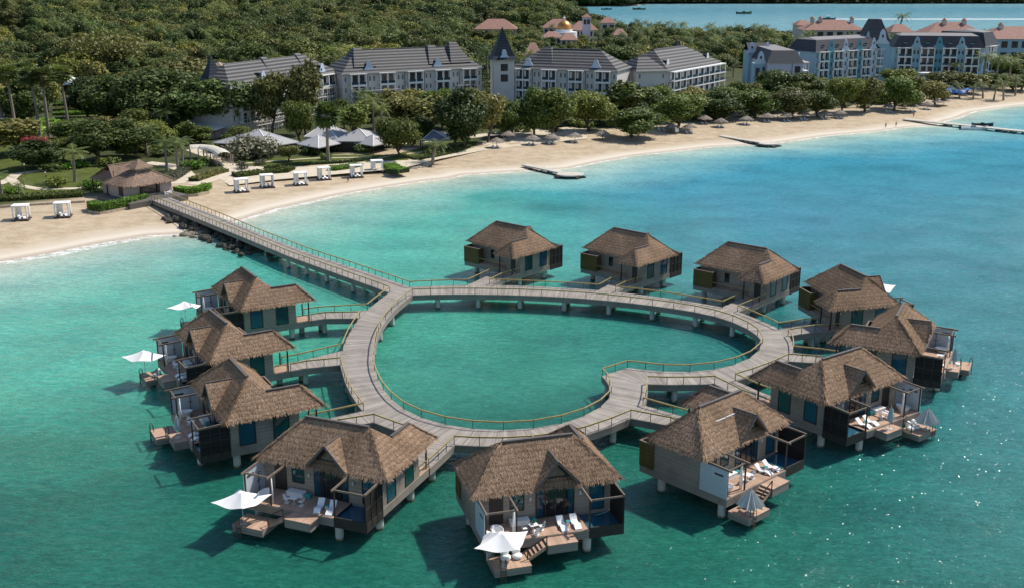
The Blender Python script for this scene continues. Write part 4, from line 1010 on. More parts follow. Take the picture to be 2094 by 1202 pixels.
# ---- beach pavilion at the head of the footbridge
def pav_pt(u, v, z): a = R(-41.3); return Vector((-85.2,260,.25)) + Vector((v*math.cos(a)-u*math.sin(a), v*math.sin(a)+u*math.cos(a), z))
pav = thing('beach_pavilion', 'thatched pavilion with a little roof lantern at the head of the long footbridge', 'pavilion', (-85.2,260,.7), R(-41.3))
def PB(): return MB(1)
b = PB(); b.box(-5.9,5.9,-8.6,-.9,1.2,5.0); b.box(-3.6,3.6,-16,-8.6,1.2,4.4); b.build('wall', M['stucco'], pav)
b = PB(); e = 4.85; ring = [(-5.2,0),(6.7,0),(6.7,-9.6),(-6.7,-9.6),(-6.7,-1.6)]; tp = [(-1.5,-3.2),(1.7,-3.2),(1.7,-6.2),(-1.7,-6.2),(-1.7,-3.4)]
faces = []
for i in range(5):
    j = (i+1)%5; faces.append(((ring[i][0],ring[i][1],e),(ring[j][0],ring[j][1],e),(tp[j][0],tp[j][1],7.6),(tp[i][0],tp[i][1],7.6)))
wr = [((-4.9,-19.3,e-.2),(-4.9,-8,e-.2),(-1.6,-12.6,8.2)), ((-4.9,-8,e-.2),(5.4,-8,e-.2),(5.4,-12.6,8.2),(-3.6,-12.6,8.2)), ((-3.6,-12.6,8.2),(5.4,-12.6,8.2),(5.4,-19.3,e-.2),(-4.9,-19.3,e-.2)), ((-4.9,-19.3,e-.2),(-3.4,-15,6.9),(-3.4,-10.5,6.9),(-4.9,-8,e-.2))]
b.cur = 0
for f in faces + wr[1:]: b.face(f)
b.face([(p[0],p[1],7.6) for p in tp]); b.face([(p[0]*.97,p[1]*.97-.1,e-.3) for p in ring]); b.face([((-4.8),-19.2,e-.4),(5.3,-19.2,e-.4),(5.3,-8,e-.4),(-4.8,-8,e-.4)])
for i in range(5):
    j = (i+1)%5; b.face(((ring[i][0],ring[i][1],e),(ring[j][0],ring[j][1],e),(ring[j][0]*.97,ring[j][1]*.97-.1,e-.3),(ring[i][0]*.97,ring[i][1]*.97-.1,e-.3)))
b.cur = 1
for i, f in enumerate(faces + wr[1:]): blades(b, f, 45, 200+i, (.3,.55), (.08,.16), .025)
for i in range(5): fringe(b, (*ring[i],e), (*ring[(i+1)%5],e), 220+i, .22, 14)
prf = b.build('roof', [M['thatch_base'], M['thatch_pavilion']], pav, recalc=False)
b = PB()
for i in range(5): b.bar((*ring[i],e+.05),(*tp[i],7.66),.4,.16)
b.bar((-3.8,-12.6,8.25),(5.4,-12.6,8.25),.4,.16); b.build('hip_cap', M['thatch_pavilion'], prf)
b = PB(); b.box(-1.5,1.5,-6.1,-3.3,7.5,8.6); lan = b.build('lantern', M['stucco'], pav)
b = PB(); b.cur = 0; q = [(-2.4,-2.3,8.4),(2.4,-2.3,8.4),(2.4,-7.1,8.4),(-2.4,-7.1,8.4)]; ap = (0,-4.7,10.2)
for i in range(4): b.face((q[i], q[(i+1)%4], ap))
b.face(q[::-1]); b.cur = 1
for i in range(4): blades(b, (q[i], q[(i+1)%4], ap), 40, 240+i, (.3,.5), (.08,.15), .025); fringe(b, q[i], q[(i+1)%4], 250+i, .22, 12)
b.build('lantern_roof', [M['thatch_base'], M['thatch_pavilion']], lan, recalc=False)
b = PB(); b.box(-1.9,1.9,-.98,-.84,2.3,4.4); b.build('doorway', M['glass_dark'], pav)
for u in (-2.2,2.2): b = PB(); b.box(u-.35,u+.35,-.95,-.55,2.3,4.45); b.build('door_leaf', M['wood_red'], pav)
b = PB(); b.box(-5.98,-5.85,-4.5,-2.6,2.3,4.3); b.build('side_door', M['wood_red'], pav)
for u, v in ((-6.2,-9.2),(-4.6,-18.8),(5,-18.8)): b = PB(); b.box(u-.12,u+.12,v-.12,v+.12,1.5,4.8); b.build('post', M['wood_red'], pav)
b = PB(); b.prism([(-8.5,4.5),(6.8,4.5),(6.8,-10),(-8.5,-10)], 1.0, 2.3); 
ter = struct(b.build('terrace', M['deck_grey'], None, loc=(-85.2,260,.25), rz=R(-41.3)), 'raised terrace of the pavilion')
PR['bench'].put(pav_pt(4.2,-.1,2.3), R(-41.3), 'white bench by the pavilion doorway')
PR['chair'].put(pav_pt(-5.2,1.8,2.3), R(20), 'white chair on the pavilion terrace, nearer the hedge', group='white chairs on the pavilion terrace'); PR['chair'].put(pav_pt(-7.2,.4,2.3), R(-60), 'white chair on the pavilion terrace, at its outer corner', group='white chairs on the pavilion terrace')
# ---- hedges in stone planters
def ring_pts(px, z): return [G(x, y, z) for x, y in px]
def planter(label, px, z0, z1, depth, n_out=1):
    """low curved stone wall along photo points of its top edge"""
    P_ = ring_pts(px, z1); t = thing('stone_planter', label, 'planter', group='stone planters by the footbridge'); b = MB()
    for a, c in zip(P_[:-1], P_[1:]):
        d = (c-a); d.z = 0; d.normalize(); o = Vector((-d.y, d.x, 0))*depth
        for k in (0,):
            b.face(((a.x,a.y,z0),(c.x,c.y,z0),(c.x,c.y,z1),(a.x,a.y,z1))); b.face(((a.x,a.y,z1),(c.x,c.y,z1),(c.x+o.x,c.y+o.y,z1),(a.x+o.x,a.y+o.y,z1)))
            b.face(((a.x+o.x,a.y+o.y,z0),(c.x+o.x,c.y+o.y,z0),(c.x+o.x,c.y+o.y,z1),(a.x+o.x,a.y+o.y,z1)))
    b.build('wall', M['stone'], t); return t
def hedge(label, px, z0, z1, depth, leaf='leaf_hedge', dens=26, size=.17, name='hedge', inset=.25):
    P_ = ring_pts(px, z0); r = np.random.default_rng(abs(int(px[0][0]))); Cs, Ns = [], []
    for a, c in zip(P_[:-1], P_[1:]):
        d = (c-a); L = d.length; d /= L; o = Vector((-d.y, d.x, 0)); nn = int((L*depth + L*(z1-z0)*2)*dens)
        for _ in range(nn):
            s_, q = r.random()*L, r.random()
            if q < .5: p = a + d*s_ + o*(inset + r.random()*depth) + Vector((0,0,z1-z0+r.normal(0,.07))); n = Vector((0,0,1))
            elif q < .85: p = a + d*s_ + o*(inset+r.normal(0,.06)) + Vector((0,0,r.random()*(z1-z0))); n = -o
            else: p = a + d*s_ + o*(inset+depth) + Vector((0,0,r.random()*(z1-z0))); n = o
            Cs.append(p); Ns.append(np.array(n) + .8*r.normal(size=3))
    N = np.array(Ns); N /= np.linalg.norm(N, axis=1)[:,None]; me = quad_mesh(name, np.array(Cs), N, size, r, M[leaf]); o = link(name, me)
    b = MB()
    for a, c in zip(P_[:-1], P_[1:]):
        d = (c-a).normalized(); o_ = Vector((-d.y,d.x,0)); q0, q1, q2, q3 = a+o_*(inset+.12), c+o_*(inset+.12), c+o_*(inset+depth-.12), a+o_*(inset+depth-.12); h = Vector((0,0,z1-z0-.12))
        b.face((q0+h,q1+h,q2+h,q3+h)); b.face((q0,q1,q1+h,q0+h)); b.face((q3,q2,q2+h,q3+h)); b.face((q0,q3,q3+h,q0+h)); b.face((q1,q2,q2+h,q1+h))
    b.build('branches', M['hedge_core'], o, recalc=False); return tag(o, label, 'hedge')
plain('hedge_core', (.018,.032,.007), .95, .3, 3)
LPX = [(176,426),(181,431),(205,434),(229,430),(270,422),(308,411.5)]; RPX = [(352,394),(378,398),(405,396),(428,391),(436,385)]
planter('curved stone planter left of the footbridge head', LPX, .6, 1.75, 3.2); planter('curved stone planter right of the footbridge head', RPX, .8, 1.9, 3.0)
hedge('bright green hedge in the stone planter left of the footbridge', LPX, 1.75, 3.35, 2.6); hedge('bright green hedge in the stone planter right of the footbridge', RPX, 1.9, 3.2, 2.4)
GW = [(-160,436),(0,422),(60,418),(174,411)]
t = thing('garden_wall', 'low stone wall along the back of the left beach', 'wall'); b = MB(); P_ = ring_pts(GW, 2.0)
for a, c in zip(P_[:-1], P_[1:]): b.bar(a-Vector((0,0,.5)), c-Vector((0,0,.5)), .4, 1.2)
b.build('wall', M['stone'], t)
hedge('dark shrub bed behind the low wall at the left', [(-160,428),(0,414),(60,410),(170,404)], 1.6, 2.6, 4.5, 'leaf_green', 10, .28)
hedge('low dark clipped hedge along the gazebo lawn', [(545,347),(600,341),(700,335),(745,331)], 1.6, 2.3, 1.6, 'leaf_dark', 14, .22)
hedge('rounded green bed behind the leftmost gazebos', [(484,364),(505,362),(545,357),(590,354),(606,347)], 1.6, 2.5, 4.0, 'leaf_green', 12, .24)
hedge('bright green bed between two beach gazebos', [(670,350),(690,350),(718,346),(744,341)], 1.6, 2.5, 3.4, 'leaf_hedge', 14, .22)
hedge('bright green shrub bed left of the curved stone seat', [(782,343),(795,352),(815,356),(832,350)], 1.5, 2.7, 3.6, 'leaf_hedge', 14, .24)
hedge('dark ground-cover bank in front of the blue-roofed gazebo', [(850,328),(890,323),(935,313),(962,303),(976,294)], 1.6, 2.2, 3.5, 'leaf_dark', 12, .25)
hedge('flowering bed beside the arched walkway path', [(408,372),(425,366),(455,356),(470,352)], 1.6, 2.5, 3.0, 'leaf_olive', 12, .24)
hedge('grey-green shrub bank right of the pavilion', [(358,372),(375,362),(392,350),(398,340)], 1.6, 2.7, 3.0, 'leaf_grey', 12, .24)
for i, (yy, lf) in enumerate(((218,'leaf_hedge'),(228,'leaf_olive'),(237,'leaf_hedge'),(250,'leaf_grey'),(259,'leaf_hedge'))):
    hedge(['farthest','second','middle','fourth','nearest'][i] + ' of the five green crop rows behind the left gardens', [(108,yy),(150,yy-1),(196,yy-2)], 1.6, 2.6, 5.5, lf, 7, .34, name='crop_row')
# ---- white beach gazebos
def mk_gazebo():
    r = thing('beach_gazebo', 'white curtained gazebo', 'gazebo', group='white curtained gazebos on the beach')
    b = MB(); b.box(-1.75,1.75,-1.45,1.45,-.3,.16); b.build('platform', M['rug'], r)
    for x in (-1.5,1.5):
        for y in (-1.2,1.2): b = MB(); b.box(x-.06,x+.06,y-.06,y+.06,.16,3.05); b.build('post', M['white_paint'], r)
    b = MB(); b.box(-1.65,1.65,-1.35,1.35,3.02,3.22); b.build('canopy', M['white_fabric'], r)
    for x in (-1.42,1.42):
        for y in (-1.12,1.12):
            b = MB(); b.tube([(x,y,.16),(x,y,.9),(x,y,1.6),(x*.96,y*.96,3.03)], [.20,.17,.11,.22], 8); b.build('curtain', M['white_fabric'], r, smooth=True)
    b = MB(); b.face(((-1.5,1.3,.3),(-.2,1.3,.5),(-.2,1.3,3.02),(-1.5,1.3,3.02))); b.build('curtain', M['white_fabric'], r); return r
GZ = Proto(mk_gazebo())
GAZ = [(44.7,449.3,8,'white gazebo at the far left end of the beach'),(129.5,443.6,10,'white gazebo on the left beach nearest the stone planter'),(493.7,392.5,24,'first white gazebo right of the footbridge, nearest the planter'),(546.4,383.4,22,'white gazebo with the right side curtain drawn, second right of the footbridge'),(614.6,378.4,20,'third white gazebo right of the footbridge'),(662.8,367.4,20,'fourth white gazebo right of the footbridge, before the bright green bed'),(729,362.4,16,'white gazebo with a person walking beside it'),(771.1,352.3,14,'white gazebo nearest the curved stone seat')]
for px, py, rz, l in GAZ:
    p = GS(px, py); p.z += .1; GZ.put(p, R(rz), l)
    for i, (dx, dy) in enumerate(((-.5,.1),(.55,.1))):
        a = R(rz); q = p + Vector((dx*math.cos(a)-dy*math.sin(a), dx*math.sin(a)+dy*math.cos(a), .17)); PR['lounger'].put(q, R(rz-70), ('left' if i == 0 else 'right') + ' lounger inside the ' + l.split(',')[0].replace('white gazebo','gazebo'), .82, group='loungers in the beach gazebos')
# drawn side curtain
cb = [o for o in bpy.data.objects if o.get('label','') .startswith('white gazebo with the right side curtain')][0]
b = MB()
for i in range(12): x0, x1 = -1.1+i*.19, -1.1+(i+1)*.19; b.face(((1.48+.05*(i%2),x0,.2),(1.48+.05*((i+1)%2),x1,.2),(1.48,x1,3.02),(1.48,x0,3.02)))
b.build('side_curtain', M['white_fabric'], cb)
# ---- thatched beach umbrellas
def mk_palapa():
    r = thing('thatched_umbrella', 'grey thatched beach umbrella', 'beach umbrella', group='grey thatched umbrellas on the beach')
    b = MB(); b.tube([(0,0,-.3),(0,0,2.3)], .08, 7); b.build('pole', M['bark'], r)
    b = MB(); rr = np.random.default_rng(3)
    b.lathe([(2.1,1.85),(1.2,2.35),(.1,2.85)], n=16)
    for _ in range(520):
        a = rr.uniform(0,6.283); f = rr.random()**.6; r0 = .1+1.9*f; q = Vector((r0*math.cos(a), r0*math.sin(a), 2.86-.98*f+.03)); L = .7; e = Vector(((r0+L)*math.cos(a), (r0+L)*math.sin(a), 2.86-.98*(f+L/1.9)+rr.uniform(-.12,.1))); w = Vector((-math.sin(a),math.cos(a),0))*rr.uniform(.06,.14)
        b.face((q-w,q+w,e+w*.5,e-w*.5))
    b.build('thatch_top', M['thatch_grey'], r, recalc=False); return r
PA = Proto(mk_palapa())
PAL = [(1015.6,302,'leftmost big thatched umbrella on the open sand'),(1038.7,288,'second thatched umbrella from the left under the trees'),(1006,282,'small far thatched umbrella left of the slim olive tree group'),(1022,281,'small far thatched umbrella right of the slim tree'),(1088.8,296,'thatched umbrella in the shade before the dark tree clump'),(1129,294,'thatched umbrella at the right edge of the dark tree clump'),(1175.5,291,'lone thatched umbrella with its own round shadow'),(1232,286,'thatched umbrella just left of the low spreading tree'),(1353,266,'thatched umbrella right of the low spreading tree'),(1373.5,272,'thatched umbrella beside the white board and red flag'),(1409.6,272,'thatched umbrella with sunbathers right of the red flag'),(1441.7,254,'thatched umbrella behind, between two beach trees'),(1473.8,260,'thatched umbrella just inland of the second jetty'),(1500,246,'far thatched umbrella in tree shade above the second jetty'),(1526,255,'thatched umbrella right above the second jetty'),(1569,249,'thatched umbrella left of a pair near the middle beach'),(1589,242,'thatched umbrella at the back of the middle beach'),(1609,248,'thatched umbrella with blue loungers on the middle beach'),(1642.5,244.4,'thatched umbrella followed by two alike on the right'),(1686,243,'thatched umbrella left of the rightmost pair on the middle beach'),(1716.8,242,'thatched umbrella at the end of the middle beach row'),(1817,229,'thatched umbrella left of the stone jetty root'),(1850,222,'thatched umbrella behind the stone jetty root'),(1866.6,228,'thatched umbrella standing forward by the stone jetty'),(1895,224,'thatched umbrella right of the stone jetty root'),(1916,218.5,'thatched umbrella before the blue parasols, left'),(1930,216,'thatched umbrella before the blue parasols, right')]
for i, (px, py, l) in enumerate(PAL):
    p = GS(px, py); PA.put(p, i*1.3, l, (1.05,1.05,1.1) if i not in (2,3) else .7)
    if i in (0,4,5,6,8,10,11,12,14,15,16,17,18,19,20,21,23,24):
        for j in (0,1):
            q = p + Vector((-1.0+1.6*j, -1.2, 0)); q.z = gz(q.x,q.y)+.02; PR['lounger'].put(q, R(-80+20*j), ('left' if j == 0 else 'right') + ' lounger under the ' + l[:70].replace('thatched umbrella','umbrella'), .9, group='loungers under the beach umbrellas')
# ---- small stone jetties
def rock_mesh(seed, s=1):
    r = np.random.default_rng(seed); bm = bmesh.new(); bmesh.ops.create_icosphere(bm, subdivisions=2, radius=s)
    k = r.normal(size=(4,3))
    for v in bm.verts:
        d = v.co.normalized(); f = 1 + .22*math.sin(d.dot(Vector(k[0]))*2.3) + .18*math.sin(d.dot(Vector(k[1]))*3.7+1) ; v.co = Vector((v.co.x*f*1.15, v.co.y*f, v.co.z*f*.72))
    me = bpy.data.meshes.new('rock'); bm.to_mesh(me); bm.free(); return me
RK = [rock_mesh(i) for i in range(4)]
def rocks(name, spots, mat, parent=None):
    for i, (p, s) in enumerate(spots):
        me = RK[i % 4].copy(); me.materials.append(M[mat]) if not me.materials else None
        o = link(name, me, parent, p, i*1.1); o.scale = (s, s*.85, s*.8); yield o
def jetty(label, a, c, width, endr, ztop, seed):
    t = thing('stone_jetty', label, 'jetty', group='stone jetties off the beach'); A, Cc = G(*a, ztop), G(*c, ztop); d = (Cc-A).normalized(); s_ = Vector((d.y,-d.x,0))*width/2
    b = MB(); b.prism([(A-s_)[:2],(Cc-s_)[:2],(Cc+s_)[:2],(A+s_)[:2]], ztop-.35, ztop)
    if endr: b.prism([(Cc.x+endr*1.25*math.cos(q*.3927)*1, Cc.y+endr*math.sin(q*.3927)) for q in range(16)], ztop-.33, ztop+.012)
    b.build('paving', M['concrete'], t)
    r = np.random.default_rng(seed); sp = []; L = (Cc-A).length
    for i in range(int(L*.9)):
        f = .18 + .82*r.random(); q = A.lerp(Cc, f) + s_*r.choice([-1,1])*r.uniform(.7,1.25) - d*0; sp.append((Vector((q.x,q.y,r.uniform(-.1,ztop-.5))), r.uniform(.35,.75)))
    if endr:
        for i in range(22): an = r.uniform(0,6.28); sp.append((Vector((Cc.x+endr*1.25*math.cos(an)*r.uniform(.85,1.1), Cc.y+endr*math.sin(an)*r.uniform(.85,1.15), r.uniform(-.1,ztop-.45))), r.uniform(.35,.8)))
    list(rocks('boulder', sp, 'rock_dark', t)); return t
jetty('short stone jetty with a round head near the curved seat', (1072,336), (1166,356), 2.2, 3.0, 1.0, 1)
jetty('short stone jetty with pale top in the middle of the beach', (1474,277.5), (1572,293.5), 2.2, 2.6, 1.0, 2)
jetty('long stone jetty with a moored motorboat at the right', (1850,243.5), (2330,292), 3.2, 0, 1.1, 3)
# ---- boulders under the shore footbridge
sp = []; r = np.random.default_rng(9)
for i in range(90):
    f = r.uniform(.40,.90); q = A[int(f*60)].lerp(O[int(f*60)], r.uniform(-.75,1.0)); sp.append((Vector((q.x,q.y,max(-.1,gz(q.x,q.y)*.6)+r.uniform(.0,.9))), r.uniform(.6,1.3)))
for i, o in enumerate(rocks('boulder', sp, 'rock_dark')): tag(o, 'dark boulder in the rubble under the long shore footbridge', 'rock', 'dark boulders under the footbridge')
sp = [(GS(px, py)+Vector((0,0,.25)), s) for px, py, s in ((378,484,.9),(390,482,1.0),(399,478,1.2),(408,482,1.1),(415,478,1.0),(392,474,1.0),(402,472,1.1),(412,487,.8),(396,489,.8),(384,478,.8),(358,485,.4))]
for i, o in enumerate(rocks('boulder', sp, 'rock')): tag(o, 'sunlit tan boulder in the heap at the waterline left of the footbridge' if i < 10 else 'small lone tan boulder left of the heap by the footbridge', 'rock', 'tan boulders at the waterline' if i < 10 else None)
# ---- curved stone seat on the beach
t = thing('curved_seat', 'semicircular white stone seat on the sand', 'seat'); c0 = GS(857,343); c0.z -= .05; t.location = c0
b = MB()
for k in range(14):
    a0, a1 = R(20+k*12), R(20+(k+1)*12)
    for (r0, r1, z0, z1) in ((3.4,3.75,0,1.05),(2.6,3.39,0,.45)):
        b.face([(r0*math.cos(a0),r0*math.sin(a0),z1),(r0*math.cos(a1),r0*math.sin(a1),z1),(r1*math.cos(a1),r1*math.sin(a1),z1),(r1*math.cos(a0),r1*math.sin(a0),z1)])
        for rr in (r0,r1): b.face([(rr*math.cos(a0),rr*math.sin(a0),z0),(rr*math.cos(a1),rr*math.sin(a1),z0),(rr*math.cos(a1),rr*math.sin(a1),z1),(rr*math.cos(a0),rr*math.sin(a0),z1)])
b.build('seat_wall', M['concrete'], t); b = MB(); b.box(-3.2,-.2,-1.9,-1.3,0,.45); b.box(-3.2,-.2,-2.6,-1.92,0,.22); b.build('step', M['concrete'], t)
b = MB(); b.lathe([(0,.4),(.7,.4),(.8,0),(0,0)], n=14); b.build('fire_bowl', M['stone'], t)
# ---- arched walkway roof
t = thing('arched_walkway', 'curved open walkway with a pale barrel roof behind the pavilion', 'walkway'); L_ = [G(*p, 4.6) for p in ((388,303),(410,302),(432,304),(449,310),(459,318))]
L_ = poly_at(L_, 0, 4, 14); b = MB(); rings = []
for i, p in enumerate(L_):
    d = (L_[min(i+1,14)] - L_[max(i-1,0)]); d.z = 0; d.normalize(); s_ = Vector((d.y,-d.x,0))
    rings.append([p + s_*(2.3*math.cos(R(20+k*23.3))) + Vector((0,0,1.5*math.sin(R(20+k*23.3))-.6)) for k in range(7)])
for a, c in zip(rings[:-1], rings[1:]):
    for k in range(6): b.face((a[k],c[k],c[k+1],a[k+1]))
b.build('roof', M['awning_beige'], t, recalc=False)
for i in range(0, 15, 2):
    for e in (0,6):
        q = rings[i][e]; b = MB(); b.box(q.x-.12,q.x+.12,q.y-.12,q.y+.12,1.5,q.z); b.build('column', M['stucco'], t)
# ---- hipped canvas roofs of the restaurant
def hip_roof(label, apex, corners, ztop, zeave, mat, walls=True, name='canopy_pavilion', wallmat='dark_wood', posts=True, cat='pavilion', group=None, ridge=None):
    t = thing(name, label, cat, group=group); ap = G(*apex, ztop); cs = [G(*c, zeave) for c in corners]
    if len(cs) == 3: cs.append(cs[0] + cs[2] - cs[1])
    b = MB(); n = len(cs); ap2 = G(*ridge, ztop) if ridge else None
    for i in range(n):
        a, c = cs[i], cs[(i+1)%n]
        if ap2 is None: b.face((a, c, ap))
        else:
            pa = ap if (a-ap).length < (a-ap2).length else ap2; pc = ap if (c-ap).length < (c-ap2).length else ap2
            b.face((a, c, pc) if pa == pc else (a, c, pc, pa))
        b.face((a, c, c-Vector((0,0,.25)), a-Vector((0,0,.25))))
    b.build('roof', M[mat], t, recalc=False)
    ctr = sum(cs, Vector((0,0,0)))/n; b = MB()
    for c in cs: b.bar(c+Vector((0,0,.05)), (ap if ap2 is None or (c-ap).length < (c-ap2).length else ap2)+Vector((0,0,.05)), .22, .08)
    b.build('hip_seam', M['white_paint'], t)
    if walls:
        b = MB(); b.prism([tuple((ctr + (c-ctr)*.82)[:2]) for c in cs], 1.4, zeave-.1); b.build('wall', M[wallmat], t)
    if posts:
        for c in cs:
            q = ctr + (c-ctr)*.93; b = MB(); b.box(q.x-.1,q.x+.1,q.y-.1,q.y+.1,1.4,zeave-.05); b.build('post', M['dark_wood'], t)
    return t
GC = 'pale hipped canvas roofs of the beach restaurant'
hip_roof('widest pale hipped canvas roof behind the grey-green bush', (530.4,266), [(434,292),(552,300),(612,291)], 8.0, 4.6, 'awning', True, group=GC)
hip_roof('small pale square canvas roof behind the round-headed palm', (650.7,277), [(606.6,295),(650.7,303),(698.9,293)], 6.6, 4.2, 'awning', False, group=GC)
hip_roof('small pale square canvas roof over the dining terrace', (763,276), [(721,292),(763,299),(808,289)], 6.6, 4.2, 'awning', False, group=GC)
hip_roof('pale canvas roof at the back, just right of the round-headed palm', (665,252), [(622,280),(690,284),(715,272)], 8.2, 5.2, 'awning', True, group=GC)
hip_roof('pale canvas roof at the back behind the slender tree', (735,264), [(680,289),(760,290),(797,277)], 7.8, 4.8, 'awning', True, group=GC)
hip_roof('white ribbed metal roof half hidden under the big dark trees', (400,242), [(362,265),(440,266),(484,252)], 6.3, 4.8, 'tin_white', True, wallmat='stucco', name='garden_house', ridge=(440,238))
hip_roof('blue-grey metal roofed gazebo between beach trees', (886,266.5), [(861,288),(921,288),(935,277)], 6.8, 4.4, 'tin_blue', False, name='garden_gazebo', cat='gazebo')
hip_roof('grey roofed house at the left edge behind the palms', (-10,238), [(-60,262),(42,262),(60,240)], 6.5, 4.5, 'awning', True, wallmat='stucco', name='garden_house')
hip_roof('pale greenhouse behind the tallest palms on the left', (125,158), [(112,172),(150,174),(158,162)], 9, 6, 'tin_white', True, name='garden_house', ridge=(140,154))
hip_roof('straw coloured round roof behind the left dark pointed tower', (448,128), [(400,152),(470,160),(495,140)], 12, 7, 'thatch_pavilion', True, wallmat='stucco', name='garden_house')
# ---- right-hand beach club
BU = [(1938,193),(1948,196),(1958,194),(1965,197),(1976,191),(1986,188),(1997,187)]
pc = MB()
def mk_blue():
    r = thing('beach_parasol', 'blue canvas parasol', 'parasol', group='blue parasols by the right beach'); b = MB(); b.lathe([(1.9,2.1),(1.0,2.6),(.05,2.9)], n=8); b.build('canopy', M['blue_canvas'], r); b = MB(); b.tube([(0,0,0),(0,0,2.8)], .05, 6); b.build('pole', M['white_paint'], r); return r
BP = Proto(mk_blue())
for i, (px, py) in enumerate(BU): BP.put(GS(px, py+5), i, ['leftmost','second','third','fourth','fifth','sixth','rightmost'][i] + ' of the seven blue parasols behind the right beach', 1.15)
hip_roof('white stretched canopy behind the right beach trees', (1938,170), [(1925,186),(1958,187),(1966,178)], 6, 3.2, 'white_fabric', False, name='sun_canopy', cat='canopy')
t = thing('white_arch', 'white flat-topped arch by the blue hotel pool', 'arch'); p = GS(1892,172); t.location = p; m = MPP(p)
b = MB(); b.prism([(5*math.cos(q*.3927),2.6*math.sin(q*.3927)) for q in range(16)], 4.6, 5.4); b.build('lintel', M['white_paint'], t)
for x in (-4.2,-1.4,1.4,4.2): b = MB(); b.tube([(x,-.8,0),(x,-.8,4.6)], .35, 10); b.build('column', M['white_paint'], t)
plain('pool_tile', (.10,.42,.42), .1, .1); sheet('pool', [(1688,182),(1704,178),(1706,192),(1692,196)], 'pool_tile', .06, 'turquoise swimming pool'); sheet('pool', [(1985,164),(2060,160),(2062,168),(1990,172)], 'pool_tile', .06, 'swimming pool before the right blue hotel')
# ---- boats
def boat(label, px, py, L, rz, hull, canopy=True, z=0):
    p = G(px, py, 0); t = thing('motor_boat', label, 'boat', p, R(rz)); b = MB(); w_ = L*.16; st = [(-.5,.85,0),(-.2,1,0),(.2,.95,.05),(.4,.6,.15),(.5,.05,.3)]; rows = []
    for f, ww, up in st: rows.append([(f*L,-w_*ww,L*.11+up*L*.25),(f*L,-w_*ww*.7,-.1),(f*L,w_*ww*.7,-.1),(f*L,w_*ww,L*.11+up*L*.25)])
    for a, c in zip(rows[:-1], rows[1:]):
        for k in range(3): b.face((a[k],c[k],c[k+1],a[k+1]))
        b.face(((a[0][0],a[0][1]*.9,a[0][2]*.75),(c[0][0],c[0][1]*.9,c[0][2]*.75),(c[3][0],c[3][1]*.9,c[3][2]*.75),(a[3][0],a[3][1]*.9,a[3][2]*.75)))
    b.face(rows[0]); b.build('hull', M[hull], t, recalc=False)
    if canopy:
        b = MB(); b.box(-.2*L,.12*L,-w_*.8,w_*.8,L*.28,L*.30); b.build('canopy', M['tin_white'], t)
        for x in (-.18,.10):
            for y in (-.7,.7): b = MB(); b.bar((x*L,y*w_,L*.08),(x*L,y*w_,L*.28),.1); b.build('canopy_post', M['dark_wood'], t)
    b = MB(); b.box(-.12*L,.05*L,-w_*.45,w_*.45,L*.06,L*.17); b.build('console', M['cloth_dark'] if hull != 'white_paint' else M['tin_blue'], t)
    b = MB(); b.box(-.56*L,-.5*L,-.25,.25,0,L*.16); b.build('outboard_motor', M['cloth_dark'], t); return t
plain('hull_green', (.10,.12,.05), .5, .1); plain('hull_teal', (.03,.13,.15), .5, .1)
boat('small dark teal boat on the far bay, left of two', 1241, 20.5, 15, 3, 'hull_teal', False); boat('green fishing boat on the far bay, right of two', 1306, 20.5, 18, 176, 'hull_green', True); boat('long green boat alone on the bay above the trees', 1522, 29, 20, 2, 'hull_green', False)
boat('speedboat pulling a long white wake across the bay', 1692, 41, 17, 182, 'hull_teal', True)
boat('white motorboat moored alongside the long stone jetty', 1992, 266, 9, -12, 'white_paint', False)
boat('dark inflatable boat behind the white one at the jetty', 2010, 258, 7, -12, 'cloth_dark', False)
# ---- people
def person(label, px, py, shirt, pose=0):
    p = GS(px, py); p.z = max(p.z, -.35)
    me = bpy.data.meshes.new('person'); J = [(0,0,.92),(0,.0,1.2),(0,0,1.42),(0,0,1.55),(0,.02,1.68),(.10,.0,.88),(.14,.16*(1-pose),.48),(.15,-.05+.30*(1-pose)*.6,.05),(-.10,0,.88),(-.14,-.10,.48),(-.15,-.28*(1-pose),.05),(.2,0,1.40),(.30,.10,1.12),(.32,.26,.92),(-.2,0,1.40),(-.30,-.10,1.12),(-.33,.05,.90),(.15,.12+.2*(1-pose)*.6,.03),(-.15,-.12*(1-pose),.03)]
    E_ = [(0,1),(1,2),(2,3),(3,4),(0,5),(5,6),(6,7),(0,8),(8,9),(9,10),(2,11),(11,12),(12,13),(2,14),(14,15),(15,16),(7,17),(10,18)]
    me.from_pydata(J, E_, []); o = link('person', me, None, p); m_ = o.modifiers.new('skin', 'SKIN'); o.modifiers.new('sub', 'SUBSURF').levels = 1; o.modifiers['sub'].render_levels = 1
    rad = [.15,.14,.16,.06,.11,.1,.065,.045,.1,.065,.045,.07,.05,.04,.07,.05,.04,.035,.035]
    for v, q in zip(me.skin_vertices[0].data, rad): v.radius = (q, q)
    me.skin_vertices[0].data[0].use_root = True; me.materials.append(M['skin'])
    b = MB(); b.lathe([(.17,.55),(.19,.85),(.17,.98)], n=10, sy=.8); b.build('shorts', M['cloth_dark'], o)
    if shirt: b = MB(); b.lathe([(.175,.95),(.19,1.25),(.21,1.42),(.09,1.5)], n=10, sy=.75); b.build('shirt', M[shirt], o)
    b = MB(); b.lathe([(.12,1.66),(.115,1.76),(.05,1.81),(0,1.81)], n=10); b.build('hair', M['cloth_dark'], o)
    return tag(o, label, 'person')
person('person in dark clothes walking on the sand beside a white gazebo', 712, 373, 'cloth_dark'); person('person standing at the water edge left of the long jetty', 1811, 262, None, 1); person('person wading just left of the long jetty root', 1832, 260, None); person('person in a red shirt on the sand near the long jetty', 1868, 240, 'cloth_red')
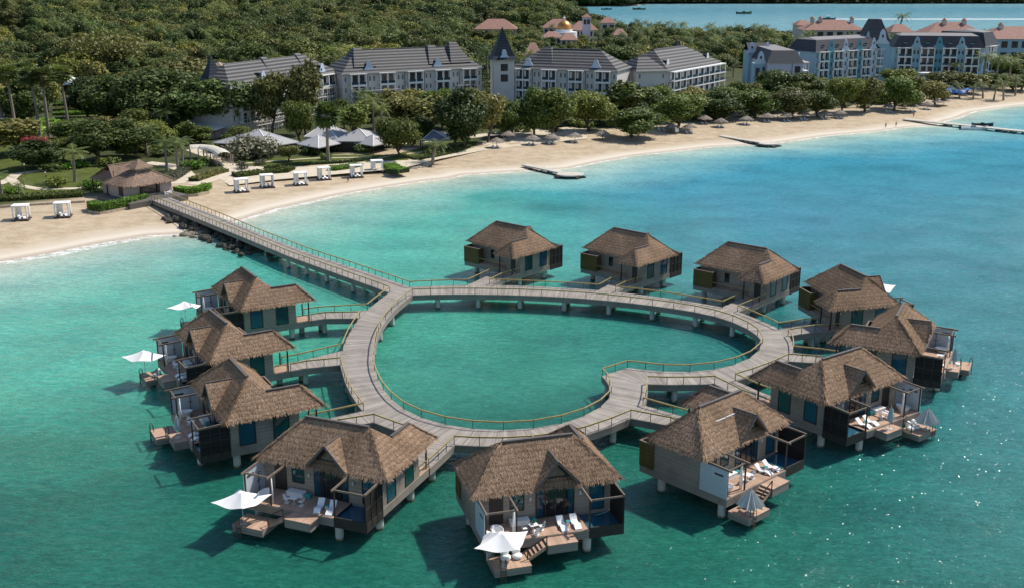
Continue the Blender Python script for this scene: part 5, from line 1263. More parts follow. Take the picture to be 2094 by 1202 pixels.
t = thing('red_flag', 'small red flag on a pole beside a thatched umbrella', 'flag', GS(1384,262)); b = MB(); b.tube([(0,0,0),(0,0,3.2)], .04, 6); b.build('pole', M['white_paint'], t); b = MB(); b.face(((0,0,3.2),(1.4,.1,3.3),(1.4,0,2.5),(0,0,2.4))); b.build('cloth', M['cloth_red'], t)
t = thing('notice_board', 'white board standing on the sand by a thatched umbrella', 'board', GS(1384,275)); b = MB(); b.box(-.6,.6,-.04,.04,.7,1.9); b.build('panel', M['white_paint'], t)
for x in (-.5,.5): b = MB(); b.box(x-.04,x+.04,.045,.1,0,1.9); b.build('leg', M['dark_wood'], t)
# ---- lamp posts by the left path
def mk_lamp():
    r = thing('garden_lamp', 'dark garden lamp post', 'lamp post', group='lamp posts by the left path'); b = MB(); b.tube([(0,0,0),(0,0,2.9)], [.07,.05], 7); b.build('post', M['dark_wood'], r); b = MB(); b.lathe([(.05,2.9),(.2,3.0),(.22,3.3),(0,3.45)], n=8); b.build('lantern', M['silver_fabric'], r); return r
LPp = Proto(mk_lamp())
for px, py, l in ((52,361,'dark lamp post where the left path bends'),(95,379,'dark lamp post in front of the red-flowering tree'),(27,324,'dark lamp post far back on the left lawn')): LPp.put(GS(px, py), 0, l)
# ================================================================ hotels
def m_roofbands(name, a, c, per=.92):
    t = NT(name); sep = t.n('ShaderNodeSeparateXYZ'); co = t.coord('World'); t.l(co, sep.inputs[0])
    f = t.math('FRACT', t.math('MULTIPLY', sep.outputs[2], 1/per)); k = t.ramp(f, [(0, a), (.42, a), (.58, c), (.92, c), (1, a)])
    n = t.noise(co, .5, 5); k = t.mix(.5, k, t.ramp(n, [(.3, (.8,.8,.8)), (.7, (1.15,1.15,1.15))]), 'MULTIPLY')
    tl = t.math('FRACT', t.math('MULTIPLY', sep.outputs[2], 3.1)); M[name] = t.set(k, .7, t.bump(tl, .25, .08), 0, .25)
m_roofbands('roof_grey', (.032,.032,.036), (.15,.147,.145), 1.0); m_roofbands('roof_dark', (.012,.020,.034), (.030,.042,.06)); m_roofbands('roof_slate', (.030,.034,.045), (.070,.073,.088), .6)
plain('roof_flat', (.20,.19,.195), .8, .1, .5)
t = NT('terracotta'); co = t.coord('World'); c = t.ramp(t.noise(co, 1.2, 6, .7), [(.3, (.17,.085,.065)), (.55, (.29,.155,.12)), (.75, (.43,.28,.235))]); M['terracotta'] = t.set(c, .85)
plain('hotel_wall', (.56,.535,.51), .85, .06, .3); plain('hotel_white', (.74,.74,.74), .7, .05, .3); plain('hotel_blue', (.27,.42,.50), .8, .06, .3); plain('hotel_teal', (.10,.30,.37), .8, .06, .3); plain('hotel_lilac', (.52,.51,.60), .8, .05, .3); plain('trim_blue', (.48,.56,.66), .7, .06); plain('hotel_cream', (.50,.47,.41), .85, .06, .3)
plain('gold', (.62,.27,.085), .35, .12, .4, .75); plain('room_dark', (.05,.042,.038), .7, .5, .7); plain('room_warm', (.17,.12,.085), .7, .5, .9); m_glass('hotel_glass', (.03,.06,.075))
class Face:
    """a vertical facade from A to B (ground places), local x along it, y out of it towards the viewer"""
    def __init__(s, A, B):
        s.A = Vector((A[0], A[1], 0)); s.B = Vector((B[0], B[1], 0)); s.L = (s.B-s.A).length; s.rz = math.atan2(s.B.y-s.A.y, s.B.x-s.A.x)
    def loc(s): return (s.A.x, s.A.y, 0)
def block(name, label, A, B, depth, zg, ze, zr, mats, group=None, bays=5, floors=4, hipl=True, hipr=True, wing=.62, dormers=(), roof='roof_grey', mansard=False, arch=True, top_white=True, cat='hotel', bw=.52, blue=False):
    """hotel block: facade runs A->B (left to right as seen from the sea); depth goes inland"""
    F = Face(A, B); t = thing(name, label, cat, F.loc(), F.rz, group); L = F.L
    b = MB(); b.box(0, L, 0, depth, zg, ze); b.build('wall', M[mats[0]], t)
    o_ = .7; e = ze - .1; hx = min(depth/2, L*.35)
    b = MB()
    if mansard:
        i_ = 2.4; zt = zr
        q0 = [(-o_,-o_),(L+o_,-o_),(L+o_,depth+o_),(-o_,depth+o_)]; q1 = [(i_,i_),(L-i_,i_),(L-i_,depth-i_),(i_,depth-i_)]
        for k in range(4): b.face([(*q0[k],e),(*q0[(k+1)%4],e),(*q1[(k+1)%4],zt),(*q1[k],zt)])
        rf = b.build('roof', M[roof], t, recalc=False)
        b = MB(); q2 = [(i_+2,depth/2),(L-i_-2,depth/2)]
        b.face([(*q1[0],zt),(*q1[1],zt),(*q2[1],zt+1.1),(*q2[0],zt+1.1)]); b.face([(*q1[2],zt),(*q1[3],zt),(*q2[0],zt+1.1),(*q2[1],zt+1.1)]); b.face([(*q1[3],zt),(*q1[0],zt),(*q2[0],zt+1.1)]); b.face([(*q1[1],zt),(*q1[2],zt),(*q2[1],zt+1.1)]); b.build('roof_deck', M['roof_flat'], rf, recalc=False)
    else:
        c = depth/2; x0 = hx if hipl else -o_; x1 = L-hx if hipr else L+o_
        b.face([(-o_,-o_,e),(L+o_,-o_,e),(x1,c,zr),(x0,c,zr)]); b.face([(L+o_,depth+o_,e),(-o_,depth+o_,e),(x0,c,zr),(x1,c,zr)]); b.face([(-o_,depth+o_,e),(-o_,-o_,e),(x0,c,zr)]); b.face([(L+o_,-o_,e),(L+o_,depth+o_,e),(x1,c,zr)])
        rf = b.build('roof', M[roof], t, recalc=False)
        b = MB(); b.bar((x0,c,zr+.1),(x1,c,zr+.1),.4,.25); b.build('ridge', M['roof_flat'], rf)
    b = MB(); b.box(-o_,L+o_,-o_-.05,-o_+.2,e-.25,e+.05); b.build('gutter', M['hotel_cream'], t)
    fh = (ze - zg - .3)/floors; pitch = L/bays
    for i in range(bays):
        x0 = pitch*(i+.5) - pitch*bw/2; x1 = x0 + pitch*bw
        if x1-x0 < 2: continue
        # balcony stack: white frame, rooms behind, slabs, glass rails
        b = MB(); r = MB(); g = MB(); y0 = -1.5
        for f in range(floors):
            z0 = zg + fh*f; z1 = z0 + fh
            if f == 0 and not blue: continue
            b.box(x0-.15,x1+.15,y0,-.02,z0-.15,z0+.12)
            for x in (x0,(x0+x1)/2,x1): b.box(x-.16,x+.16,y0+.02,y0+.34,z0+.12,z1-.15)
            if f < floors-1 and arch: b.box(x0+.17,x1-.17,y0+.04,y0+.30,z1-.62,z1-.16)
            for x in (x0-.06,x1-.06): b.box(x,x+.12,y0+.36,-.03,z0+.12,z0+.9)
            r.box(x0+.2,x1-.2,-.06,.02,z0+.15,z1-.5); g.box(x0+.17,(x0+x1)/2-.17,y0+.14,y0+.18,z0+.14,z0+1.1); g.box((x0+x1)/2+.17,x1-.17,y0+.14,y0+.18,z0+.14,z0+1.1)
        zt = zg + fh*floors
        b.box(x0-.3,x1+.3,y0-.1,-.02,zt-.14,zt+.16)
        for k in range(7): xk = x0-.2+(x1-x0+.4)*k/6; b.box(xk-.07,xk+.07,y0-.45,y0-.1,zt-.05,zt+.1)
        bs = b.build('balcony_stack', M['hotel_white'], t); r.build('balcony_door', M['room_dark' if (i*7+int(L))%3 else 'room_warm'], bs); g.build('glass_rail', M['hotel_glass'], bs)
        # furniture-light curtains inside the openings
        cu = MB()
        for f in range(1 if not blue else 0, floors):
            z0 = zg + fh*f
            for xx in (x0+.25, (x0+x1)/2+.1): cu.box(xx,xx+(x1-x0)*.14,-.10,-.065,z0+.2,z0+fh-.6)
        cu.build('curtain_row', M['hotel_white'], bs)
    # paired windows between the bays
    for i in range(bays+1):
        x = pitch*i
        for f in range(floors):
            z0 = zg + fh*f + fh*.28
            for dx in ((-.85,.85) if 0 < i < bays else ((1.1,) if i == 0 else (-1.1,))):
                if pitch*(1-bw) < 3 and abs(dx) < 1: dx *= .6
                b = MB(); w_, h_ = .62, fh*.46; b.box(x+dx-w_/2-.1,x+dx+w_/2+.1,-.06,-.01,z0-.1,z0+h_+.1); wf = b.build('window', M['hotel_white'], t); b = MB(); b.box(x+dx-w_/2,x+dx-.05,-.1,-.055,z0,z0+h_); b.box(x+dx+.05,x+dx+w_/2,-.1,-.055,z0,z0+h_); b.build('pane', M['room_dark'], wf)
        if 0 < i < bays: b = MB(); b.bar((x-1.7*(1 if i%2 else -1),-.1,zg),(x-1.7*(1 if i%2 else -1),-.1,ze),.14); b.build('drainpipe', M['roof_dark'], t)
    for x in dormers:
        x = x*L; zd = e + (zr-e)*.16; yd = -o_ + (depth/2+o_)*.16
        pr = [(-1.9,0),(1.9,0),(1.75,.5),(1.15,1.2),(.95,2.2),(.6,2.5),(.6,2.9),(-.6,2.9),(-.6,2.5),(-.95,2.2),(-1.15,1.2),(-1.75,.5)]
        b = MB(); n = len(pr); f0 = [b.P((x+p,yd-.15,zd+z)) for p,z in pr]; f1 = [b.P((x+p,yd+.12,zd+z)) for p,z in pr]; b.f += [f0[::-1], f1]; b.mi += [0,0]
        for k in range(n): b.f.append([f0[k],f0[(k+1)%n],f1[(k+1)%n],f1[k]]); b.mi.append(0)
        b.box(x-2.1,x+2.1,yd-.3,yd+.15,zd-.2,zd-.01); dm = b.build('dormer', M['trim_blue'], t)
        b = MB(); b.face(((x-.95,yd+.12,zd+2.1),(x+.95,yd+.12,zd+2.1),(x+.95,yd+3.3,zd+2.25),(x-.95,yd+3.3,zd+2.25))); b.face(((x-.95,yd+.12,zd),(x-.95,yd+.12,zd+2.1),(x-.95,yd+3.2,zd+2.2))); b.face(((x+.95,yd+.12,zd),(x+.95,yd+.12,zd+2.1),(x+.95,yd+3.2,zd+2.2))); b.build('dormer_roof', M['roof_dark'], dm, recalc=False)
    return t, F
ZG = 1.6
def at(px, py, z): p = G(px, py, z); return (p.x, p.y)
ZEV = 17.5
HG = 'linked blocks of the grey-roofed beach hotel'
B1_ = block('hotel_block', 'left block of the grey-roofed hotel, wall half hidden by tall trees', at(470,180,ZEV), at(690,148,ZEV), 17, ZG, ZEV, 24.0, ['hotel_wall'], HG, 4, 4, dormers=(.30,.86))
B2_ = block('hotel_block', 'grey-roofed hotel block with four wide white balconies left of the pointed tower', at(700,152,ZEV), at(985,138,ZEV), 19, ZG, ZEV, 25.2, ['hotel_wall'], HG, 5, 4, dormers=(.19,.68))
B3_ = block('hotel_block', 'darker grey-roofed hotel block right of the pointed tower', at(1045,139,ZEV), at(1262,146,ZEV), 19, ZG, ZEV, 24.5, ['hotel_wall'], HG, 4, 4, dormers=(.16,.80))
# turrets stepping up on the left blocks' roofs
for (t_, F_), xs in ((B1_,(.48,.80)),(B2_,(.17,.70,.86)),(B3_,(.28,))):
    for k, f in enumerate(xs):
        x = f*F_.L; zr = 24.0 if t_ is B1_[0] else (25.2 if t_ is B2_[0] else 24.5); h = .9 if k < 2 else 1.9
        b = MB(); b.face([(x-4.6,1.5,zr-5.6),(x+4.6,1.5,zr-5.6),(x+1.5,8.6,zr+h),(x-1.5,8.6,zr+h)]); b.face([(x+4.6,1.5,zr-5.6),(x+4.6,17,zr-5.6),(x+1.5,9.6,zr+h),(x+1.5,8.6,zr+h)]); b.face([(x-4.6,17,zr-5.6),(x-4.6,1.5,zr-5.6),(x-1.5,8.6,zr+h),(x-1.5,9.6,zr+h)]); b.face([(x+4.6,17,zr-5.6),(x-4.6,17,zr-5.6),(x-1.5,9.6,zr+h),(x+1.5,9.6,zr+h)]); b.face([(x-1.5,8.6,zr+h),(x+1.5,8.6,zr+h),(x+1.5,9.6,zr+h),(x-1.5,9.6,zr+h)])
        b.build('roof_turret', M['roof_grey'], t_, recalc=False)
# right block: gallery facade turned towards the right
A4, B4 = at(1364,144,16.5), at(1470,126,16.5)
F4 = Face(A4, B4); t4 = thing('hotel_block', 'right end block of the grey-roofed hotel with long white balcony galleries', 'hotel', F4.loc(), F4.rz, HG); L = F4.L; dp = 24
b = MB(); b.box(0,L,0,dp,ZG,16.5); b.build('wall', M['hotel_wall'], t4)
b = MB(); o_ = .8; q = [(-o_,-o_),(L+o_,-o_),(L+o_,dp+o_),(-o_,dp+o_)]; rd = [(L*.16,dp*.42),(L*.72,dp*.42)]; zr = 23.5
b.face([(*q[0],16.4),(*q[1],16.4),(*rd[1],zr),(*rd[0],zr)]); b.face([(*q[2],16.4),(*q[3],16.4),(*rd[0],zr),(*rd[1],zr)]); b.face([(*q[3],16.4),(*q[0],16.4),(*rd[0],zr)]); b.face([(*q[1],16.4),(*q[2],16.4),(*rd[1],zr)])
rf4 = b.build('roof', M['roof_grey'], t4, recalc=False)
b = MB(); b.bar((*rd[0],zr+.1),(*rd[1],zr+.1),.4,.25); b.build('ridge', M['roof_flat'], rf4)
fh = 3.55
for f in range(1, 5):
    z0 = ZG + fh*(f-1); b = MB(); b.box(1.5,L+2.2,-2.6,-.02,z0+fh-.42,z0+fh); gal = None
    for k in range(10): x = 1.9 + (L-.2)*k/9; b.box(x-.16,x+.16,-2.55,-2.25,z0,z0+fh-.42)
    gal = b.build('gallery', M['hotel_white'], t4); g = MB(); g.box(2.0,L+1.8,-2.42,-2.38,z0+.05,z0+1.05); g.build('glass_rail', M['hotel_glass'], gal)
    r = MB(); r.box(1.9,L-.5,-.08,.02,z0+.3,z0+fh-.5); r.build('room_opening', M['room_dark'], gal)
    c = MB()
    for k in range(9): x = 2.3 + (L-.6)*k/9; c.box(x,x+(L/9)*.42,-.13,-.085,z0+.2,z0+fh-.5)
    c.build('wall_panel', M['hotel_wall' if f % 2 else 'hotel_white'], gal)
for f, sh in ((3,0),(2,1)):
    z0 = ZG + fh*f + .9
    for y in (1.0,):
        b = MB(); b.box(-.08,-.02,y,y+2.6,z0,z0+2.0); wf = b.build('window', M['hotel_white'], t4); b = MB(); b.box(-.13,-.075,y+.15,y+1.25,z0+.12,z0+1.9); b.box(-.13,-.075,y+1.4,y+2.45,z0+.12,z0+1.9); b.build('pane', M['hotel_glass'], wf)
for x, yd in ((L*.10, 2.2), (L*.86, 2.2)):
    zd = 17.6; pr = [(-1.7,0),(1.7,0),(1.5,.5),(.95,1.2),(.8,2.2),(.5,2.8),(-.5,2.8),(-.8,2.2),(-.95,1.2),(-1.5,.5)]
    b = MB(); f0 = [b.P((x+p,yd-.15,zd+z)) for p,z in pr]; f1 = [b.P((x+p,yd+.12,zd+z)) for p,z in pr]; b.f += [f0[::-1], f1]; b.mi += [0,0]
    for k in range(10): b.f.append([f0[k],f0[(k+1)%10],f1[(k+1)%10],f1[k]]); b.mi.append(0)
    dm = b.build('dormer', M['hotel_white'], t4); b = MB(); b.face(((x-.8,yd+.12,zd+2.2),(x+.8,yd+.12,zd+2.2),(x+.8,yd+4,zd+2.3),(x-.8,yd+4,zd+2.3))); b.face(((x-.8,yd+.12,zd),(x-.8,yd+.12,zd+2.2),(x-.8,yd+4,zd+2.3))); b.build('dormer_roof', M['roof_dark'], dm, recalc=False)
# wing linking to the right block (plain end wall facing the sea)
A5, B5 = at(1303,146,16.5), at(1362,144.6,16.5); t5, F5 = block('hotel_block', 'plain grey end wall and hipped roof joining the right gallery block', A5, B5, 20, ZG, 16.5, 21.5, ['hotel_wall'], HG, 1, 4, bw=.01)
# pointed towers
def tower(label, px, py_eave, z_eave, wpx, z_top, zb=ZG, gable=True, rz=0.2, wall='hotel_wall'):
    p = G(px, py_eave, z_eave); m = MPP(p); s_ = wpx*m/2; t = thing('tower', label, 'tower', (p.x, p.y+s_, 0), rz); b = MB(); b.box(-s_*.92,s_*.92,-s_*.92,s_*.92,zb,z_eave); b.build('wall', M[wall], t)
    b = MB(); prof = [(1.18,z_eave-.2),(.93,z_eave+ (z_top-z_eave)*.10),(.5,z_eave+(z_top-z_eave)*.5),(.02,z_top)]
    for (r0,z0),(r1,z1) in zip(prof[:-1],prof[1:]):
        q0 = [(-r0*s_,-r0*s_),(r0*s_,-r0*s_),(r0*s_,r0*s_),(-r0*s_,r0*s_)]; q1 = [(-r1*s_,-r1*s_),(r1*s_,-r1*s_),(r1*s_,r1*s_),(-r1*s_,r1*s_)]
        for k in range(4): b.face([(*q0[k],z0),(*q0[(k+1)%4],z0),(*q1[(k+1)%4],z1),(*q1[k],z1)])
    b.build('spire', M['roof_dark'], t, recalc=False)
    if gable:
        pr = [(-1.9,0),(1.9,0),(1.7,.6),(1.0,1.4),(.9,2.5),(.6,2.8),(.6,3.2),(-.6,3.2),(-.6,2.8),(-.9,2.5),(-1,1.4),(-1.7,.6)]; b = MB(); yd = -s_*.98; zd = z_eave+.3
        f0 = [b.P((p_,yd-.2,zd+z)) for p_,z in pr]; f1 = [b.P((p_,yd+.8,zd+z)) for p_,z in pr]; b.f += [f0[::-1], f1]; b.mi += [0,0]; n = len(pr)
        for k in range(n): b.f.append([f0[k],f0[(k+1)%n],f1[(k+1)%n],f1[k]]); b.mi.append(0)
        b.build('gable', M['trim_blue'], t)
        b = MB(); b.box(-1.4,1.4,-s_*.94,-s_*.93+.02,z_eave-4.5,z_eave-1.8); b.box(-1.4,1.4,-s_*.94,-s_*.93+.02,z_eave-8.6,z_eave-5.8); b.build('doorway', M['room_dark'], t)
    return t
tower('tall dark pointed tower between two grey-roofed hotel blocks', 1027, 122, 21, 46, 33); tower('smaller dark pointed tower at the left end of the grey hotel', 430, 160, 20, 30, 27.5, gable=False, rz=.75); tower('small dark spire peeping over the right grey block', 1384, 108, 18.5, 15, 24.5, gable=False, rz=.6)
# scaffolding along the left blocks
def scaffold(label, F, x0, x1, z1, lv):
    t = thing('scaffolding', label, 'scaffolding', F.loc(), F.rz, 'scaffolding on the grey hotel'); n = max(2, int((x1-x0)/3))
    b = MB()
    for k in range(n+1): x = x0+(x1-x0)*k/n; b.bar((x,-3.2,ZG),(x,-3.2,z1),.12); b.bar((x,-2.3,ZG),(x,-2.3,z1),.12)
    b.build('upright', M['silver_fabric'], t); b = MB()
    for i in range(lv): z = ZG+2.6+(z1-ZG-3)*i/max(1,lv-1); b.bar((x0-.5,-2.75,z),(x1+.5,-2.75,z),.9,.12); b.bar((x0,-3.2,z+1),(x1,-3.2,z+1),.1)
    b.build('walk_board', M['hotel_cream'], t)
scaffold('pale scaffolding on the left hotel block behind the tall trees', B1_[1], 2, B1_[1].L-3, 13, 4); scaffold('pale scaffolding boards along the hotel block left of the tower', B2_[1], 3, B2_[1].L*.36, 11.6, 3); scaffold('pale scaffolding near the right end of the block left of the tower', B2_[1], B2_[1].L*.80, B2_[1].L-1, 11.6, 3)
# ---- blue hotel
HB = 'blue hotel blocks with curved gables'
ZB_ = 19
def curved_gable(t, x, y0, z0, w_, h_, mat, name='gable', th=.35, win=True):
    s_ = w_/2; pr = [(-s_,0),(s_,0),(s_*.95,h_*.12),(s_*.62,h_*.28),(s_*.50,h_*.5),(s_*.42,h_*.75),(s_*.22,h_*.93),(0,h_),(-s_*.22,h_*.93),(-s_*.42,h_*.75),(-s_*.5,h_*.5),(-s_*.62,h_*.28),(-s_*.95,h_*.12)]
    b = MB(); n = len(pr); f0 = [b.P((x+p,y0,z0+z)) for p,z in pr]; f1 = [b.P((x+p,y0+th,z0+z)) for p,z in pr]; b.f += [f0[::-1], f1]; b.mi += [0,0]
    for k in range(n): b.f.append([f0[k],f0[(k+1)%n],f1[(k+1)%n],f1[k]]); b.mi.append(0)
    g = b.build(name, M[mat], t)
    if win: b = MB(); b.box(x-.45,x+.45,y0-.05,y0-.01,z0+h_*.42,z0+h_*.62); b.build('gable_window', M['room_dark'], g)
def blue_block(label, A, B, depth, bays, cols, ze, zr, floors=4, zg=ZG, glaze=.62):
    t, F = block('hotel_block', label, A, B, depth, zg, ze, zr, ['hotel_blue'], HB, bays, floors, roof='roof_slate', mansard=True, bw=glaze, blue=True)
    pitch = F.L/bays
    for i in range(1, bays):
        c_ = cols[i % len(cols)]; x = pitch*i; w_ = pitch*(1-glaze)
        b = MB(); b.box(x-w_*.48,x+w_*.48,-.5,-.02,zg,ze); s_ = b.build('gable_bay', M[c_], t)
        for f in range(floors):
            fh = (ze-zg-.3)/floors; z0 = zg+fh*f+fh*.3
            for dx in (-w_*.22,w_*.22):
                q = MB(); q.box(x+dx-.4,x+dx+.4,-.56,-.505,z0,z0+fh*.42); q.build('window', M['room_dark'], s_)
        curved_gable(t, x, -.62, ze-.1, w_*1.35, 5.4, c_)
    for i in range(bays):
        x = pitch*(i+.5); b = MB(); b.box(x-.9,x+.9,.4,2.2,ze+.7,ze+2.3); d = b.build('dormer', M['hotel_teal'], t); b = MB(); b.box(x-.4,x+.4,.33,.39,ze+.9,ze+1.9); b.build('pane', M['room_dark'], d)
        b = MB(); b.face([(x-1.2,.1,ze+2.3),(x,.1,ze+3.1),(x,3,ze+3.1),(x-1.2,3,ze+2.3)]); b.face([(x+1.2,.1,ze+2.3),(x,.1,ze+3.1),(x,3,ze+3.1),(x+1.2,3,ze+2.3)]); b.build('dormer_roof', M['roof_slate'], d, recalc=False)
    return t, F
BB2 = blue_block('right blue hotel block with three curved gables facing the sea', at(1829,97,18), at(2012,99,18), 20, 4, ['hotel_blue','hotel_blue','hotel_teal','hotel_blue'], 18, 23.5)
BB1 = blue_block('long blue hotel block turned left with tall white balcony stacks', at(1668,108,17.5), at(1812,98,18), 17, 5, ['hotel_teal','hotel_teal','trim_blue','hotel_teal','trim_blue'], 17.8, 23)
# its projecting wing towards the sea: long narrow block seen end-on, lilac end wall
A6, B6 = at(1570,129,15.5), at(1642,129,15.5); F6 = Face(A6, B6)
t6 = thing('hotel_block', 'projecting wing of the blue hotel with lilac end wall and dark roof end', 'hotel', F6.loc(), F6.rz, HB); L = F6.L; dp = 46; zg = ZG; ze = 15.5
b = MB(); b.box(0,L,0,dp,zg,ze); b.build('wall', M['hotel_lilac'], t6)
b = MB(); i_ = 2.6; zt = 20.5; q0 = [(-.5,-.5),(L+.5,-.5),(L+.5,dp),(-.5,dp)]; q1 = [(i_,i_+1.5),(L-i_,i_+1.5),(L-i_,dp-1),(i_,dp-1)]
for k in range(4): b.face([(*q0[k],ze-.1),(*q0[(k+1)%4],ze-.1),(*q1[(k+1)%4],zt),(*q1[k],zt)])
rf6 = b.build('roof', M['roof_slate'], t6, recalc=False); b = MB(); b.face([(*q,zt+.02) for q in q1]); b.build('roof_deck', M['roof_flat'], rf6, recalc=False)
for k in range(5):
    y = 4 + k*8.2
    for f in range(4):
        z0 = zg+3.4*f; b = MB(); b.box(L+.02,L+3.2,y-2.6,y+2.6,z0-.15,z0+.15); b.box(L+2.9,L+3.2,y-2.6,y-2.3,z0+.15,z0+3.2); b.box(L+2.9,L+3.2,y+2.3,y+2.6,z0+.15,z0+3.2); bs = b.build('balcony_stack', M['hotel_white'], t6); r = MB(); r.box(L+.01,L+.06,y-2,y+2,z0+.2,z0+2.8); r.build('balcony_door', M['room_dark'], bs)
    b = MB(); b.box(L-.1,L+3.5,y-2.7,y+2.7,ze-.35,ze+.05); b.build('pergola', M['hotel_cream'], t6)
    b = MB(); pr = [(-1.6,0),(1.6,0),(1.3,1),(.9,2),(.7,3.4),(0,4.2),(-.7,3.4),(-.9,2),(-1.3,1)]; yy = y+4.1
    f0 = [b.P((L+.2,yy+p,ze-.2+z)) for p,z in pr]; f1 = [b.P((L-.2,yy+p,ze-.2+z)) for p,z in pr]; b.f += [f0, f1[::-1]]; b.mi += [0,0]
    for q in range(9): b.f.append([f0[q],f0[(q+1)%9],f1[(q+1)%9],f1[q]]); b.mi.append(0)
    b.build('gable', M['trim_blue'], t6)
b = MB(); b.box(L*.78,L*.94,-.06,-.01,zg+9.6,zg+12.4); wf = b.build('window', M['room_dark'], t6)
b = MB(); b.bar((L*.70,-.1,zg),(L*.70,-.1,ze),.16); b.build('drainpipe', M['roof_dark'], t6)
b = MB(); b.box(-5.2,-.06,2.2,9,zg,ze-.5); sw = b.build('side_wing', M['hotel_blue'], t6); curved_gable(t6, -2.6, 2.05, ze-.8, 5.6, 5.6, 'trim_blue'); b = MB(); b.box(-4.6,-2.9,2.1,2.19,zg+7.6,zg+11.5); b.box(-1.7,-.6,2.1,2.19,zg+8,zg+12); b.build('window', M['room_dark'], sw)
# gabled pavilion at the back and big dark hipped corner tower
p = G(1553,102,19); t7 = thing('roof_pavilion', 'small blue gabled roof house behind the projecting wing', 'roof house', (p.x,p.y,0), .1, HB); b = MB(); b.box(-5,5,0,8,ZG,18.5); b.build('wall', M['hotel_blue'], t7); b = MB(); b.face([(-5.2,-.2,18.4),(5.2,-.2,18.4),(5.2,4,22),(-5.2,4,22)]); b.face([(-5.2,8.2,18.4),(5.2,8.2,18.4),(5.2,4,22),(-5.2,4,22)]); b.build('roof', M['roof_slate'], t7, recalc=False)
curved_gable(t7, -3.6, -.4, 17.5, 5, 5, 'trim_blue'); curved_gable(t7, 3.8, -.4, 17.5, 4, 5, 'trim_blue')
p = G(1793,90,20); m = MPP(p); t8 = thing('corner_tower', 'steep dark hipped corner tower of the blue hotel with two curved gables', 'tower', (p.x,p.y,0), .05, HB); s_ = 50*m/2; b = MB(); b.box(-s_,s_,-1,2*s_,ZG,21); b.build('wall', M['hotel_blue'], t8)
b = MB(); zt = 31.5; q0 = [(-s_-.4,-1.3),(s_+.4,-1.3),(s_+.4,2*s_+.4),(-s_-.4,2*s_+.4)]; q1 = [(-s_*.42,s_*.55),(s_*.42,s_*.55),(s_*.42,s_*1.3),(-s_*.42,s_*1.3)]
for k in range(4): b.face([(*q0[k],21),(*q0[(k+1)%4],21),(*q1[(k+1)%4],zt),(*q1[k],zt)])
b.face([(*q,zt) for q in q1]); b.build('roof', M['roof_slate'], t8, recalc=False); curved_gable(t8, s_*.35, -1.6, 20, s_*1.1, 7, 'trim_blue'); curved_gable(t8, -s_*.85, -1.4, 20, s_*.5, 6, 'hotel_blue', win=False)
# side block right of the blue hotel
t9, F9 = block('hotel_block', 'lilac and blue end block right of the right blue hotel', at(2014,95,18), at(2040,92,18), 26, ZG, 18, 24.5, ['hotel_lilac'], HB, 1, 4, roof='roof_slate', mansard=True, bw=.5, blue=True)
# ---- terracotta-roofed hotels at the back
def tile_house(label, px0, px1, py, ze, zr, dpt, wall='hotel_cream', bays=6, floors=3, cup=(), name='tiled_hotel', group='terracotta roofed buildings behind'):
    A_, B_ = at(px0, py, ze), at(px1, py, ze); F = Face(A_, B_); t = thing(name, label, 'building', F.loc(), F.rz, group); L = F.L; b = MB(); b.box(0,L,0,dpt,ZG,ze); b.build('wall', M[wall], t)
    h = min(dpt/2, L*.3); c = dpt/2; b = MB(); o_ = .9; b.face([(-o_,-o_,ze-.1),(L+o_,-o_,ze-.1),(L-h,c,zr),(h,c,zr)]); b.face([(-o_,dpt+o_,ze-.1),(L+o_,dpt+o_,ze-.1),(L-h,c,zr),(h,c,zr)]); b.face([(-o_,-o_,ze-.1),(-o_,dpt+o_,ze-.1),(h,c,zr)]); b.face([(L+o_,-o_,ze-.1),(L+o_,dpt+o_,ze-.1),(L-h,c,zr)])
    rf = b.build('roof', M['terracotta'], t, recalc=False)
    for f in cup:
        x = f*L; b = MB(); b.box(x-1.1,x+1.1,c-3,c-.8,zr-2.2,zr+.9); cp = b.build('chimney', M['hotel_cream'], rf); b = MB(); b.lathe([(2.0,zr+.9),(.1,zr+2.2)], (x,c-1.9,0), 4); b.build('chimney_cap', M['terracotta'], cp)
    for i in range(bays):
        x = L*(i+.5)/bays
        for k in range(floors):
            z0 = ZG + (ze-ZG)*k/floors + 1; b = MB(); w_ = min(2.2, L/bays*.3); b.box(x-w_,x+w_,-.08,.02,z0,z0+(ze-ZG)/floors*.6); b.build('window', M['room_dark'], t)
    return t
tile_house('terracotta-roofed hotel left of the dark corner tower', 1648, 1768, 62, 18, 24, 22, cup=(.16,.30,.84)); tile_house('small terracotta roof with lantern at the left end of the red hotel', 1632, 1662, 52, 20, 23, 14, bays=2)
tile_house('pale house with terracotta hip roof among palms', 1824, 1866, 66, 17.5, 22, 16, bays=2); tile_house('long terracotta roof behind the right blue hotel', 1896, 2016, 72, 18, 25, 24, cup=(.38,.72)); tile_house('terracotta roof at the right edge of the photo', 2024, 2150, 80, 19, 25, 26, wall='hotel_blue', cup=(.3,))
tile_house('low terracotta roof between the two red hotels', 1866, 1900, 76, 15, 18, 14, bays=2)
tile_house('wide pale terracotta roof left of the golden dome', 972, 1056, 60, 12, 19, 26, wall='hotel_cream', floors=2); tile_house('terracotta roof behind the golden dome', 1112, 1175, 57, 13, 19, 20, floors=2); tile_house('terracotta roof right of the golden dome', 1168, 1222, 62, 12.5, 18.5, 20, floors=2)
